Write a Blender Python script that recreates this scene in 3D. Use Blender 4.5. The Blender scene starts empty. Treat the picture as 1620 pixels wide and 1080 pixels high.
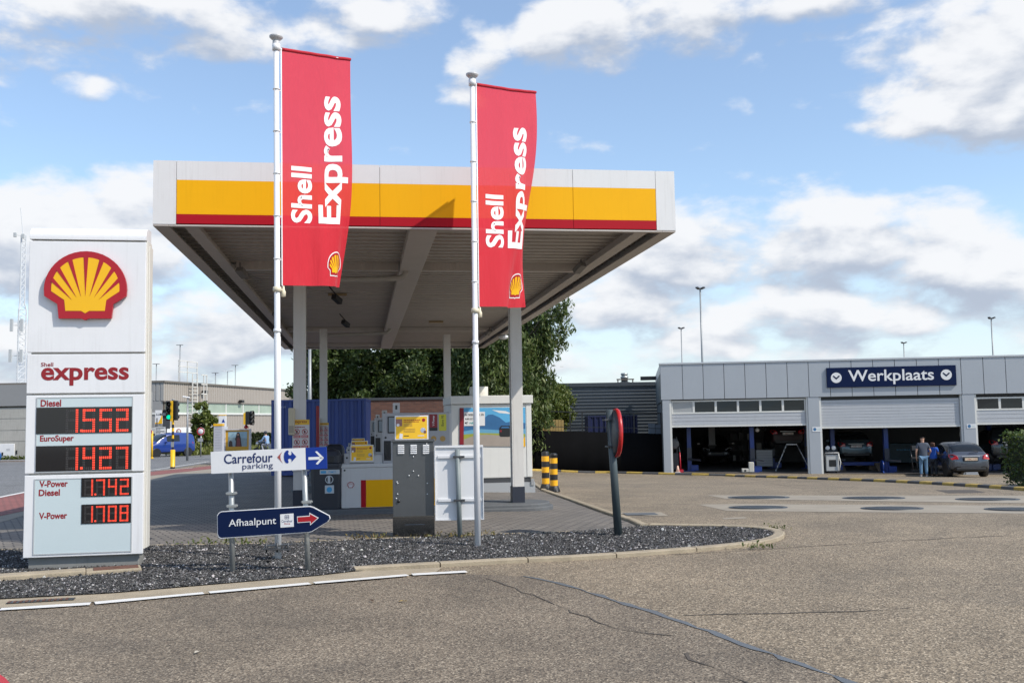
import bpy, bmesh, math, random
import numpy as np
from mathutils import Vector, Matrix
from mathutils.geometry import tessellate_polygon
random.seed(7); rng = np.random.default_rng(7)
SC = bpy.context.scene; COL = SC.collection
# ------------------------------------------------------------------ camera
FPX, CH, PITCH, ROLL = 1575.0, 1.65, math.atan(123.5/1575), 0.0165
cam_d = bpy.data.cameras.new('camera'); cam = bpy.data.objects.new('camera', cam_d); COL.objects.link(cam)
cam_d.sensor_width = 36; cam_d.lens = 36*FPX/1620; cam_d.clip_end = 3000; cam_d.clip_start = 0.1
cam.matrix_world = Matrix.Translation((0, 0, CH)) @ Matrix.Rotation(math.pi/2+PITCH, 4, 'X') @ Matrix.Rotation(-ROLL, 4, 'Z')
SC.camera = cam
# ------------------------------------------------------------------ sun, exposure
SUN = Vector((1.435, -.795, 1.64)).normalized()
sd = bpy.data.lights.new('sun', 'SUN'); sun = bpy.data.objects.new('sun', sd); COL.objects.link(sun)
sd.energy = 4.3; sd.angle = math.radians(0.5); sd.color = (1.0, 0.94, 0.84)
sun.rotation_euler = (-SUN).to_track_quat('-Z', 'Y').to_euler()
SC.view_settings.view_transform = 'Standard'; SC.view_settings.look = 'None'
SC.view_settings.exposure = 0.12; SC.view_settings.gamma = 1.0
try: SC.cycles.max_bounces = 6; SC.cycles.transparent_max_bounces = 12
except Exception: pass

# ------------------------------------------------------------------ node helper + sky
class NT:
    def __init__(s, tree): s.t = tree; s.n = tree.nodes; s.l = tree.links
    def new(s, typ, **kw):
        n = s.n.new(typ)
        for k, v in kw.items(): setattr(n, k, v)
        return n
    def link(s, a, b): s.l.new(a, b)
    def val(s, sock, v):
        if isinstance(v, bpy.types.NodeSocket): s.link(v, sock)
        elif v is not None: sock.default_value = v
    def math(s, op, a, b=None, c=None, clamp=False):
        n = s.new('ShaderNodeMath', operation=op, use_clamp=clamp)
        s.val(n.inputs[0], a)
        if b is not None: s.val(n.inputs[1], b)
        if c is not None: s.val(n.inputs[2], c)
        return n.outputs[0]
    def mix(s, f, a, b, blend='MIX'):
        n = s.new('ShaderNodeMix', data_type='RGBA', blend_type=blend)
        s.val(n.inputs[0], f); s.val(n.inputs[6], a); s.val(n.inputs[7], b)
        return n.outputs[2]
    def noise(s, vec, scale, detail=4, rough=.55, dist=0.0):
        n = s.new('ShaderNodeTexNoise'); n.inputs['Scale'].default_value = scale
        n.inputs['Detail'].default_value = detail; n.inputs['Roughness'].default_value = rough
        n.inputs['Distortion'].default_value = dist
        if vec is not None: s.link(vec, n.inputs['Vector'])
        return n.outputs['Fac']
    def ramp(s, v, a, b, lo=0.0, hi=1.0, smooth=True):
        n = s.new('ShaderNodeMapRange'); n.interpolation_type = 'SMOOTHSTEP' if smooth else 'LINEAR'
        s.val(n.inputs[0], v); n.inputs[1].default_value = a; n.inputs[2].default_value = b
        n.inputs[3].default_value = lo; n.inputs[4].default_value = hi
        return n.outputs[0]

world = bpy.data.worlds.new('World'); SC.world = world; world.use_nodes = True
W = NT(world.node_tree); W.n.clear()
wo = W.new('ShaderNodeOutputWorld'); bg = W.new('ShaderNodeBackground'); W.link(bg.outputs[0], wo.inputs[0])
bg.inputs[1].default_value = 0.12
sky = W.new('ShaderNodeTexSky', sky_type='NISHITA'); sky.sun_disc = False
sky.sun_elevation = math.asin(SUN.z); sky.sun_rotation = math.atan2(SUN.x, SUN.y)
sky.air_density = 1.0; sky.dust_density = 0.6; sky.ozone_density = 1.6
tc = W.new('ShaderNodeTexCoord'); sx = W.new('ShaderNodeSeparateXYZ'); W.link(tc.outputs['Generated'], sx.inputs[0])
az = W.math('ARCTAN2', sx.outputs[0], sx.outputs[1]); el = W.math('ARCSINE', sx.outputs[2])
cv = W.new('ShaderNodeCombineXYZ'); W.link(az, cv.inputs[0]); W.link(W.math('MULTIPLY', el, 1.9), cv.inputs[1])
cv2 = W.new('ShaderNodeCombineXYZ'); W.link(az, cv2.inputs[0]); W.link(W.math('MULTIPLY_ADD', el, 1.9, 0.05), cv2.inputs[1])
cv2.inputs[0].default_value = 0
n1 = W.noise(cv.outputs[0], 11.0, 9, .55, .12); n2 = W.noise(cv2.outputs[0], 11.0, 5, .5, .12)
nb = W.noise(cv.outputs[0], 3.2, 3, .5)
def pxdir(u, v):
    a = (u-810)/FPX; b = -(v-540)/FPX; c, s = math.cos(ROLL), math.sin(ROLL); a, b = a*c+b*s, -a*s+b*c
    d = Vector((a, math.cos(PITCH)-b*math.sin(PITCH), math.sin(PITCH)+b*math.cos(PITCH))).normalized()
    return math.atan2(d.x, d.y), math.asin(d.z)
CLOUDS = [(1570, 110, 180, 110, 1.2), (1500, 180, 110, 45, .85), (980, 45, 190, 62, 1.0), (1180, 5, 320, 34, .8), (755, 70, 62, 60, .68), (590, 18, 170, 40, .76),
          (133, 138, 40, 24, .62), (60, 390, 230, 95, 1.2), (230, 330, 100, 62, 1.0), (330, 520, 210, 80, .8), (110, 560, 300, 60, .8), (300, 30, 330, 52, .8), (90, 20, 200, 70, .75),
          (1110, 395, 150, 68, 1.1), (1340, 385, 230, 70, 1.0), (1550, 420, 190, 80, 1.05), (960, 480, 210, 65, .85), (1290, 495, 330, 60, .85), (1450, 325, 90, 28, .6), (1000, 555, 700, 40, .62),
          (735, 160, 40, 22, .4), (1570, 205, 60, 30, .7)]
def cloud_density(el):
  dens = None
  for (u, v, ru, rv, k) in CLOUDS:
      a0, e0 = pxdir(u, v); ra, re = ru/FPX, rv/FPX
      q = W.math('ADD', W.math('POWER', W.math('ABSOLUTE', W.math('MULTIPLY_ADD', az, 1/ra, -a0/ra)), 2.0),
               W.math('POWER', W.math('ABSOLUTE', W.math('MULTIPLY_ADD', el, 1/re, -e0/re)), 2.0))
      d = W.math('MULTIPLY', W.math('MAXIMUM', W.math('SUBTRACT', 1.0, W.math('MULTIPLY', q, .6)), -.25), k)
      dens = d if dens is None else W.math('MAXIMUM', dens, d)
  return dens
dens = cloud_density(el); dens_up = cloud_density(W.math('ADD', el, .016))
behind = W.math('MULTIPLY', W.ramp(W.math('ABSOLUTE', az), .6, .9), W.ramp(nb, .5, .7, -.2, .6))
dens = W.math('MAXIMUM', dens, behind)
dd = W.math('SUBTRACT', dens, dens_up)
den = W.math('ADD', W.math('MULTIPLY', dens, .72), W.math('MULTIPLY', W.math('SUBTRACT', n1, .5), 1.9))
mask = W.ramp(den, .14, .58)
shade = W.math('SUBTRACT', n2, n1)
lit = W.ramp(W.math('ADD', W.math('MULTIPLY_ADD', dd, .7, W.math('MULTIPLY', shade, -1.0)), W.math('MULTIPLY', W.math('SUBTRACT', nb, .5), -.34)), -.22, .16)
ccol = W.mix(lit, (3.7, 4.2, 5.1, 1), (7.2, 7.3, 7.5, 1))
haze = W.ramp(el, .0, .22, 1.0, 0.0)
skyc = W.mix(W.math('MULTIPLY_ADD', haze, .5, .12), W.mix(1.0, sky.outputs[0], (1.45, 1.52, 1.56, 1), 'MULTIPLY'), (5.9, 6.7, 7.6, 1))
W.link(W.mix(W.math('MULTIPLY', mask, .97), skyc, ccol), bg.inputs[0])

# ------------------------------------------------------------------ ground profile and pixel helpers
def sst(t): t = max(0.0, min(1.0, t)); return t*t*(3-2*t)
def G(x, y):
    r = -(1.03+.0145*(max(-9, min(25, x))-7.6))*max(0, min(1, (y-16)/29))
    l = -.45*max(0, min(1, (y-16)/32))-.25*max(0, min(1, (y-48)/32))
    t = sst((x+5)/9); return l+(r-l)*t
def ray(u, v):
    a = (u-810)/FPX; b = -(v-540)/FPX; c, s = math.cos(ROLL), math.sin(ROLL); a, b = a*c+b*s, -a*s+b*c
    d = (a, math.cos(PITCH)-b*math.sin(PITCH), math.sin(PITCH)+b*math.cos(PITCH)); return Vector((d[0]/d[1], 1, d[2]/d[1]))
def at(u, v, Y): d = ray(u, v); return Vector((d.x*Y, Y, CH+d.z*Y))
def gnd(u, v):
    d = ray(u, v); y = 3.0
    while y < 300 and CH+d.z*y > G(d.x*y, y): y += .03
    return Vector((d.x*y, y, G(d.x*y, y)))
class Frame:
    """a local frame of a standing thing: origin on the ground, x along its front, y away from the camera"""
    def __init__(s, o, yaw): s.o = Vector(o); s.yaw = yaw; s.xd = Vector((math.cos(yaw), math.sin(yaw), 0)); s.yd = Vector((-math.sin(yaw), math.cos(yaw), 0))
    def p(s, u, v, yl=0.0):
        c = Vector((0, 0, CH)); d = ray(u, v); q = s.o+s.yd*yl; t = (q-c).dot(s.yd)/d.dot(s.yd); w = c+d*t-s.o
        return (w.dot(s.xd), w.z)
    def box(s, u0, v0, u1, v1, yl=0.0):
        um, vm = (u0+u1)/2, (v0+v1)/2
        return s.p(u0, vm, yl)[0], s.p(um, v1, yl)[1], s.p(u1, vm, yl)[0], s.p(um, v0, yl)[1]
    def w(s, x, y, z=0): return s.o+s.xd*x+s.yd*y+Vector((0, 0, z))

# ------------------------------------------------------------------ materials
MATS = {}
def mat(name, col, rough=.55, metal=0.0, var=.08, vscale=3.0, bump=0.0, bscale=40.0, streak=0.0, coat=0.0, emit=None, estr=1.0, spec=None):
    if name in MATS: return MATS[name]
    m = bpy.data.materials.new(name); m.use_nodes = True; t = NT(m.node_tree); b = t.n['Principled BSDF']
    tcn = t.new('ShaderNodeTexCoord'); o = tcn.outputs['Object']
    c = (*col, 1); out = c
    if var > 0:
        f = t.noise(o, vscale, 5, .6); f2 = t.noise(o, vscale*14, 3, .6)
        k = t.math('ADD', t.math('MULTIPLY_ADD', f, var*2.6, 1-var*1.3), t.math('MULTIPLY_ADD', f2, var*.9, -var*.45))
        hs = t.new('ShaderNodeHueSaturation'); hs.inputs['Color'].default_value = c; t.link(k, hs.inputs['Value']); out = hs.outputs[0]
    if streak > 0:
        mp = t.new('ShaderNodeMapping'); mp.inputs['Scale'].default_value = (6, 6, .35); t.link(o, mp.inputs[0])
        sf = t.ramp(t.noise(mp.outputs[0], 3.0, 5, .65), .5, .75); out = t.mix(t.math('MULTIPLY', sf, streak), out, (col[0]*.45, col[1]*.42, col[2]*.38, 1))
    t.val(b.inputs['Base Color'], out)
    b.inputs['Roughness'].default_value = rough; b.inputs['Metallic'].default_value = metal
    if spec is not None: b.inputs['Specular IOR Level'].default_value = spec
    if coat: b.inputs['Coat Weight'].default_value = coat; b.inputs['Coat Roughness'].default_value = .08
    if rough > .3:
        rv = t.noise(o, vscale*2.3, 4, .6); t.link(t.math('MULTIPLY_ADD', rv, .2, rough-.1), b.inputs['Roughness'])
    if bump:
        bn = t.new('ShaderNodeBump'); bn.inputs['Strength'].default_value = bump; bn.inputs['Distance'].default_value = .02
        t.link(t.noise(o, bscale, 5, .65), bn.inputs['Height']); t.link(bn.outputs[0], b.inputs['Normal'])
    if emit: b.inputs['Emission Color'].default_value = (*emit, 1); b.inputs['Emission Strength'].default_value = estr
    MATS[name] = m; return m

# ------------------------------------------------------------------ mesh builder
class MB:
    def __init__(s): s.v = []; s.f = []; s.m = []; s.s = []
    def add(s, vs, fs, m=0, sm=False):
        k = len(s.v); s.v += [tuple(v) for v in vs]
        for f in fs: s.f.append(tuple(i+k for i in f)); s.m.append(m); s.s.append(sm)
        return s
    def bx(s, x0, y0, z0, x1, y1, z1, m=0):
        vs = [(x, y, z) for z in (z0, z1) for y in (y0, y1) for x in (x0, x1)]
        return s.add(vs, [(0, 2, 3, 1), (4, 5, 7, 6), (0, 1, 5, 4), (2, 6, 7, 3), (0, 4, 6, 2), (1, 3, 7, 5)], m)
    def bar(s, p, q, w, h, m=0, up=(0, 0, 1)):
        p, q = Vector(p), Vector(q); d = (q-p).normalized(); u = Vector(up)
        if abs(d.dot(u)) > .95: u = Vector((0, 1, 0))
        a = d.cross(u).normalized()*w/2; b = a.cross(d).normalized()*h/2
        vs = [c+i*a+j*b for c in (p, q) for i, j in ((-1, -1), (1, -1), (1, 1), (-1, 1))]
        return s.add(vs, [(0, 3, 2, 1), (4, 5, 6, 7), (0, 1, 5, 4), (1, 2, 6, 5), (2, 3, 7, 6), (3, 0, 4, 7)], m)
    def cyl(s, p, q, r0, r1=None, n=16, m=0, cap=True):
        p, q = Vector(p), Vector(q); r1 = r0 if r1 is None else r1; d = (q-p).normalized()
        u = Vector((1, 0, 0)) if abs(d.x) < .9 else Vector((0, 1, 0)); a = d.cross(u).normalized(); b = d.cross(a)
        vs = []
        for c, r in ((p, r0), (q, r1)):
            vs += [c+(a*math.cos(2*math.pi*i/n)+b*math.sin(2*math.pi*i/n))*r for i in range(n)]
        s.add(vs, [(i, (i+1) % n, n+(i+1) % n, n+i) for i in range(n)], m, True)
        if cap: s.add(vs, [tuple(range(n))[::-1], tuple(range(n, 2*n))], m)
        return s
    def tube(s, pts, r, n=10, m=0):
        pts = [Vector(p) for p in pts]; rs = r if isinstance(r, (list, tuple)) else [r]*len(pts); vs = []; a = None
        for i, p in enumerate(pts):
            d = (pts[min(i+1, len(pts)-1)]-pts[max(i-1, 0)]).normalized()
            if a is None: a = d.cross(Vector((1, 0, 0)) if abs(d.x) < .9 else Vector((0, 1, 0))).normalized()
            a = (a-d*a.dot(d)).normalized(); b = d.cross(a)
            vs += [p+(a*math.cos(2*math.pi*k/n)+b*math.sin(2*math.pi*k/n))*rs[i] for k in range(n)]
        fs = [(i*n+k, i*n+(k+1) % n, (i+1)*n+(k+1) % n, (i+1)*n+k) for i in range(len(pts)-1) for k in range(n)]
        s.add(vs, fs, m, True); L = (len(pts)-1)*n
        return s.add(vs, [tuple(range(n))[::-1], tuple(range(L, L+n))], m)
    def lathe(s, prof, c=(0, 0, 0), n=24, m=0, axis='Z'):
        vs = []
        for r, z in prof:
            for i in range(n):
                t = 2*math.pi*i/n; x, y = r*math.cos(t), r*math.sin(t)
                vs.append((c[0]+x, c[1]+y, c[2]+z) if axis == 'Z' else ((c[0]+x, c[1]+z, c[2]+y) if axis == 'Y' else (c[0]+z, c[1]+x, c[2]+y)))
        fs = [(j*n+i, j*n+(i+1) % n, (j+1)*n+(i+1) % n, (j+1)*n+i) for j in range(len(prof)-1) for i in range(n)]
        s.add(vs, fs, m, True)
        e = len(prof)-1
        if prof[0][0] > 1e-4: s.add(vs, [tuple(range(n))], m)
        if prof[e][0] > 1e-4: s.add(vs, [tuple(range(e*n, e*n+n))], m)
        return s
    def prism(s, poly, y0, y1, m=0, f=None):
        """poly in (x,z) extruded from y0 to y1; f maps (x,y,z) if given"""
        n = len(poly); f = f or (lambda x, y, z: (x, y, z))
        vs = [f(x, y0, z) for x, z in poly]+[f(x, y1, z) for x, z in poly]
        tris = tessellate_polygon([[Vector((x, z, 0)) for x, z in poly]])
        fs = [tuple(t) for t in tris]+[tuple(i+n for i in t) for t in tris]
        fs += [(i, (i+1) % n, n+(i+1) % n, n+i) for i in range(n)]
        return s.add(vs, fs, m)
    def build(s, name, mats, parent=None, bevel=0.0, loc=None, rz=0.0, seg=2, fix=True):
        me = bpy.data.meshes.new(name); me.from_pydata(s.v, [], s.f)
        mats = mats if isinstance(mats, (list, tuple)) else [mats]
        for x in mats: me.materials.append(x)
        me.polygons.foreach_set('material_index', s.m); me.polygons.foreach_set('use_smooth', s.s)
        if fix:
            bm = bmesh.new(); bm.from_mesh(me); bmesh.ops.remove_doubles(bm, verts=bm.verts, dist=1e-5)
            bmesh.ops.recalc_face_normals(bm, faces=bm.faces); bm.to_mesh(me); bm.free()
        me.update(); o = bpy.data.objects.new(name, me); COL.objects.link(o)
        if parent: o.parent = parent
        if loc is not None: o.location = loc
        o.rotation_euler.z = rz
        if bevel:
            b = o.modifiers.new('bevel', 'BEVEL'); b.width = bevel; b.segments = seg; b.limit_method = 'ANGLE'; b.angle_limit = math.radians(40)
        return o
def tag(o, label=None, cat=None, group=None, kind=None):
    for k, v in (('label', label), ('category', cat), ('group', group), ('kind', kind)):
        if v: o[k] = v
    return o
def thing(name, label, cat, loc=(0, 0, 0), rz=0.0, group=None):
    o = bpy.data.objects.new(name, None); COL.objects.link(o); o.location = loc; o.rotation_euler.z = rz; o.empty_display_size = .2
    return tag(o, label, cat, group)
def copy_tree(o, parent=None):
    c = o.copy(); COL.objects.link(c); c.parent = parent
    for ch in list(o.children): copy_tree(ch, c)
    return c
_tc = {}
def text_mesh(body, bold=0.0, shear=0.0):
    k = (body, bold, shear)
    if k in _tc: return _tc[k]
    cu = bpy.data.curves.new('lettering', 'FONT'); cu.body = body; cu.offset = bold*.45; cu.shear = shear; cu.resolution_u = 4; cu.fill_mode = 'BOTH'
    ob = bpy.data.objects.new('lettering', cu); COL.objects.link(ob)
    dg = bpy.context.evaluated_depsgraph_get(); dg.update()
    me = bpy.data.meshes.new_from_object(ob.evaluated_get(dg)); bpy.data.objects.remove(ob); bpy.data.curves.remove(cu)
    vs = [v.co.copy() for v in me.vertices]; fs = [tuple(p.vertices) for p in me.polygons]; bpy.data.meshes.remove(me)
    x0, x1 = min(v.x for v in vs), max(v.x for v in vs); y0, y1 = min(v.y for v in vs), max(v.y for v in vs)
    vs = [((v.x-x0)/(x1-x0), (v.y-y0)/(y1-y0)) for v in vs]
    _tc[k] = (vs, fs); return _tc[k]
def text(mb, body, x0, z0, x1, z1, y, m=0, bold=.012, f=None, shear=0.0):
    """flat lettering filling the box x0..x1, z0..z1 at depth y (or mapped by f)"""
    vs, fs = text_mesh(body, bold, shear)
    pts = [(x0+a*(x1-x0), y, z0+b*(z1-z0)) for a, b in vs]
    if f: pts = [f(*p) for p in pts]
    mb.add(pts, fs, m); return mb
def lines(mb, x0, z0, x1, z1, y, n, m=0, seed=1):
    """rows of small print, each row a few word-length dashes"""
    r = random.Random(seed); h = (z1-z0)/n
    for i in range(n):
        x = x0; z = z0+i*h
        while x < x1-.2*(x1-x0)*r.random():
            w = min((x1-x0)*(.05+.13*r.random()), x1-x); mb.add([(x, y, z+h*.2), (x+w, y, z+h*.2), (x+w, y, z+h*.62), (x, y, z+h*.62)], [(0, 1, 2, 3)], m); x += w+(x1-x0)*.025
    return mb
def rect(mb, x0, z0, x1, z1, y, m=0): return mb.add([(x0, y, z0), (x1, y, z0), (x1, y, z1), (x0, y, z1)], [(0, 1, 2, 3)], m)
def disc(mb, x, z, r, y, m=0, n=24): return mb.add([(x+r*math.cos(2*math.pi*i/n), y, z+r*math.sin(2*math.pi*i/n)) for i in range(n)], [tuple(range(n))], m)
def ring(mb, x, z, r, w, y, m=0, n=24):
    vs = [(x+q*math.cos(2*math.pi*i/n), y, z+q*math.sin(2*math.pi*i/n)) for q in (r-w, r) for i in range(n)]
    return mb.add(vs, [(i, (i+1) % n, n+(i+1) % n, n+i) for i in range(n)], m)
# scallop emblem in unit coordinates: x -0.5..0.5, z 0..0.86
def _arc():
    pts = []
    for i in range(33):
        t = math.radians(-14+i*(208/32)); pts.append((.5*math.cos(t)*1.0, .36+.5*math.sin(t)))
    return pts
def emblem_polys():
    R = [(0, .0), (.05, .02), (.32, .02), (.34, .2), (.5, .30)]
    arc = []
    for i in range(25):
        t = math.radians(-8+i*(196/24)); arc.append((.505*math.cos(t), .385+.48*math.sin(t)))
    red = R+arc+[(-x, z) for x, z in R[::-1][:-1]]
    Y = [(0, .085), (.05, .115), (.24, .115), (.255, .25), (.415, .36)]
    tips = []
    for i in range(29):
        t = math.radians(0+i*(180/28)); tips.append((.415*math.cos(t), .40+.385*math.sin(t)))
    yel = Y+tips+[(-x, z) for x, z in Y[::-1][:-1]]
    wed = []
    for k, (bx_, bz_) in enumerate([(0, .30), (.052, .295), (.108, .285), (.165, .255)]):
        for sg in ((1,) if k == 0 else (1, -1)):
            t = math.radians(90-[0, 27, 52, 74][k]); c, s_ = .43*math.cos(t), .40+.40*math.sin(t); w = .030
            px_, pz_ = -math.sin(t)*w, math.cos(t)*w
            wed.append([(sg*bx_, bz_), (sg*(c-px_), s_-pz_), (sg*(c+px_), s_+pz_)])
    return red, yel, wed
def emblem(name, parent, cx, z0, w, y, depth=.0, f=None, white=False, mats=None, h=1.0):
    red, yel, wed = emblem_polys(); mb = MB(); T = lambda P, k=1.0: [(cx+x*w*k, z0+w*h*(.43+(z-.43)*k)) for x, z in P]; e = .003
    if white: mb.prism(T(red, 1.1), y, y-e, 2, f)
    yy = y-e if white else y
    mb.prism(T(red), yy, yy-depth-e, 0, f); yy -= depth+e
    mb.prism(T(yel), yy, yy-e, 1, f); yy -= e
    for q in wed: mb.prism(T(q), yy, yy-e, 0, f)
    return mb.build(name, mats or [M_RED, M_YEL, M_WHITE], parent)

M_WHITE = mat('white paint', (.70, .70, .705), .38, var=.04, streak=.09)
M_TOTEM = mat('totem white enamel', (.70, .70, .71), .34, var=.05, streak=.16)
M_WHITE2 = mat('weathered white metal', (.70, .70, .69), .45, var=.05, streak=.28)
M_RED = mat('red enamel', (.36, .004, .012), .35, var=.04)
M_YEL = mat('yellow enamel', (.80, .43, .0), .35, var=.04)
M_FYEL = mat('yellow fascia', (.80, .40, .0), .55, var=.03, vscale=1.2, streak=.1, spec=.2)
M_FRED = mat('red fascia', (.36, .003, .012), .55, var=.03, vscale=1.2, spec=.2)
M_TXTRED = mat('dark red lettering', (.25, .008, .012), .45, var=.02)
M_PALE = mat('pale blue panel', (.50, .58, .60), .25, var=.03)
M_BLACK = mat('black plastic', (.012, .012, .013), .4, var=.1)
M_DKGREY = mat('dark grey metal', (.05, .053, .058), .45, var=.1)
M_GREY = mat('grey metal', (.30, .31, .32), .45, var=.08)
M_GALV = mat('galvanised steel', (.36, .37, .36), .42, metal=.55, var=.16, vscale=9)
M_NAVY = mat('navy blue sheet', (.004, .012, .050), .5, var=.05, spec=.12)
M_BLUE = mat('royal blue sheet', (.008, .035, .24), .45, var=.04, spec=.25)
M_LED = mat('red led', (.1, .01, .01), .4, var=0, emit=(1.0, .07, .03), estr=1.6)
M_LEDOFF = mat('unlit led', (.05, .045, .045), .4, var=0)
M_GLASSDK = mat('dark display glass', (.012, .012, .014), .06, var=.05)
M_GLASS = mat('tinted glass', (.012, .015, .018), .04, var=.05, spec=.4)
M_TYRE = mat('tyre rubber', (.015, .015, .015), .75, var=.15)
M_SILVER = mat('silver metal', (.55, .56, .57), .28, metal=.8, var=.06)
M_CONC = mat('kerb concrete', (.33, .275, .195), .85, var=.34, vscale=3.2, bump=.5, bscale=60)
M_CONCD = mat('dark island concrete', (.10, .105, .11), .7, var=.18, bump=.2)
# ================================================================== SETTING: ground sheets
def asphalt(name, c0, c1, chip, cells, patch=.25):
    m = bpy.data.materials.new(name); m.use_nodes = True; t = NT(m.node_tree); b = t.n['Principled BSDF']
    o = t.new('ShaderNodeTexCoord').outputs['Object']
    vo = t.new('ShaderNodeTexVoronoi'); vo.inputs['Scale'].default_value = cells; t.link(o, vo.inputs['Vector'])
    sp = t.new('ShaderNodeSeparateColor'); t.link(vo.outputs['Color'], sp.inputs[0])
    base = t.mix(t.ramp(sp.outputs[0], .05, .95), (*c0, 1), (*c1, 1))
    base = t.mix(t.ramp(sp.outputs[1], .86, .93), base, (*chip, 1))
    big = t.noise(o, .55, 6, .62, .4); mid = t.noise(o, 3.1, 5, .6)
    k = t.math('MULTIPLY', t.math('MULTIPLY_ADD', big, patch*2.4, 1-patch*1.2), t.math('MULTIPLY_ADD', mid, .34, .83))
    hs = t.new('ShaderNodeHueSaturation'); t.link(base, hs.inputs['Color']); t.link(k, hs.inputs['Value'])
    oil = t.math('MAXIMUM', t.ramp(t.noise(o, 1.3, 5, .7, .8), .62, .80), t.math('MULTIPLY', t.ramp(t.noise(o, .33, 4, .6, 1.5), .50, .68), .5))
    t.link(t.mix(t.math('MULTIPLY', oil, .42), hs.outputs[0], (.035, .032, .03, 1)), b.inputs['Base Color'])
    b.inputs['Roughness'].default_value = .82
    bn = t.new('ShaderNodeBump'); bn.inputs['Strength'].default_value = .55; bn.inputs['Distance'].default_value = .006
    t.link(vo.outputs['Distance'], bn.inputs['Height']); t.link(bn.outputs[0], b.inputs['Normal'])
    return m
M_ASPH = asphalt('worn yard asphalt', (.085, .066, .044), (.275, .217, .146), (.45, .37, .265), 80, .42)
M_ROAD = asphalt('road asphalt', (.072, .056, .040), (.225, .180, .128), (.36, .30, .22), 85, .48)
M_STREET = asphalt('street asphalt', (.09, .09, .09), (.2, .2, .2), (.3, .3, .3), 60, .2)
def pavers(name, c0, c1, cm, yaw, bw=.22, bh=.11):
    m = bpy.data.materials.new(name); m.use_nodes = True; t = NT(m.node_tree); b = t.n['Principled BSDF']
    o = t.new('ShaderNodeTexCoord').outputs['Object']
    mp = t.new('ShaderNodeMapping'); mp.inputs['Rotation'].default_value = (0, 0, yaw); t.link(o, mp.inputs[0])
    br = t.new('ShaderNodeTexBrick'); t.link(mp.outputs[0], br.inputs['Vector']); br.inputs['Scale'].default_value = 1.0
    br.inputs['Brick Width'].default_value = bw; br.inputs['Row Height'].default_value = bh; br.inputs['Mortar Size'].default_value = .013
    br.inputs['Mortar Smooth'].default_value = .3
    br.inputs['Color1'].default_value = (*c0, 1); br.inputs['Color2'].default_value = (*c1, 1); br.inputs['Mortar'].default_value = (*cm, 1)
    k = t.math('MULTIPLY', t.math('MULTIPLY_ADD', t.noise(o, .7, 5, .6), .7, .65), t.math('MULTIPLY_ADD', t.noise(o, 30, 3, .6), .4, .8))
    hs = t.new('ShaderNodeHueSaturation'); t.link(br.outputs['Color'], hs.inputs['Color']); t.link(k, hs.inputs['Value'])
    oil = t.ramp(t.noise(o, .9, 5, .65, .6), .62, .8)
    t.link(t.mix(t.math('MULTIPLY', oil, .45), hs.outputs[0], (.03, .03, .032, 1)), b.inputs['Base Color']); b.inputs['Roughness'].default_value = .8
    bn = t.new('ShaderNodeBump'); bn.inputs['Strength'].default_value = .6; bn.inputs['Distance'].default_value = .008; bn.invert = True
    t.link(br.outputs['Fac'], bn.inputs['Height']); t.link(bn.outputs[0], b.inputs['Normal'])
    return m
M_PAVE = pavers('concrete block pavers', (.21, .185, .158), (.155, .138, .12), (.028, .026, .026), -.15-.35, .24, .12)
M_REDP = pavers('red cycle track pavers', (.30, .10, .085), (.24, .085, .075), (.12, .06, .05), .3, .2, .1)
M_LINE = mat('worn white road paint', (.66, .65, .62), .6, var=.14, vscale=9, streak=0)
M_SEAL = mat('bitumen seal', (.105, .112, .118), .5, var=.2, vscale=6)
M_CRACK = mat('asphalt crack', (.075, .062, .05), .9, var=.3)
M_BAND = mat('concrete band', (.285, .248, .195), .85, var=.24, vscale=1.4, bump=.3, bscale=70)
M_GRAVEL = mat('dark gravel bed', (.032, .031, .032), .9, var=.7, vscale=26, bump=1.0, bscale=45)
M_STONE = None

def grid_lines(a, b, step): return list(np.arange(a, b+1e-6, step))
xs = sorted(set([-900, -500, -300, -200, -140, -100, -75, -60, -50, -42, -36, -30, -25, -20]+grid_lines(-16, 26, .5)+[30, 36, 45, 60, 80, 120, 200, 300, 500, 900]))
ys = sorted(set([-60, -30, -15, -6, 0]+grid_lines(3, 62, .5)+[65, 70, 75, 80, 90, 100, 120, 150, 200, 300, 500, 800, 1500]))
gv = [(x, y, G(x, y)) for y in ys for x in xs]; nx = len(xs)
gf = [(j*nx+i, j*nx+i+1, (j+1)*nx+i+1, (j+1)*nx+i) for j in range(len(ys)-1) for i in range(nx-1)]
mb = MB(); mb.add(gv, gf, 0, True); tag(mb.build('ground', M_ASPH, fix=False), kind='structure')

def sheet_mesh(polys, dz, thick=0.0):
    bm = bmesh.new()
    for P in polys:
        tr = tessellate_polygon([[Vector((p[0], p[1], 0)) for p in P]])
        vs = [bm.verts.new((p[0], p[1], 0)) for p in P]
        for t in tr:
            try: bm.faces.new([vs[i] for i in t])
            except ValueError: pass
    def cut(axis, lo, hi, lines_):
        for c in lines_:
            if lo < c < hi:
                pc = [0, 0, 0]; pc[axis] = c; pn = [0, 0, 0]; pn[axis] = 1
                bmesh.ops.bisect_plane(bm, geom=bm.verts[:]+bm.edges[:]+bm.faces[:], plane_co=pc, plane_no=pn, dist=1e-5)
    X = [v.co.x for v in bm.verts]; Yv = [v.co.y for v in bm.verts]
    cut(0, min(X), max(X), xs); cut(1, min(Yv), max(Yv), ys)
    for v in bm.verts: v.co.z = G(v.co.x, v.co.y)+dz
    bmesh.ops.recalc_face_normals(bm, faces=bm.faces)
    if sum(f.normal.z for f in bm.faces) < 0: bmesh.ops.reverse_faces(bm, faces=bm.faces)
    return bm
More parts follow.
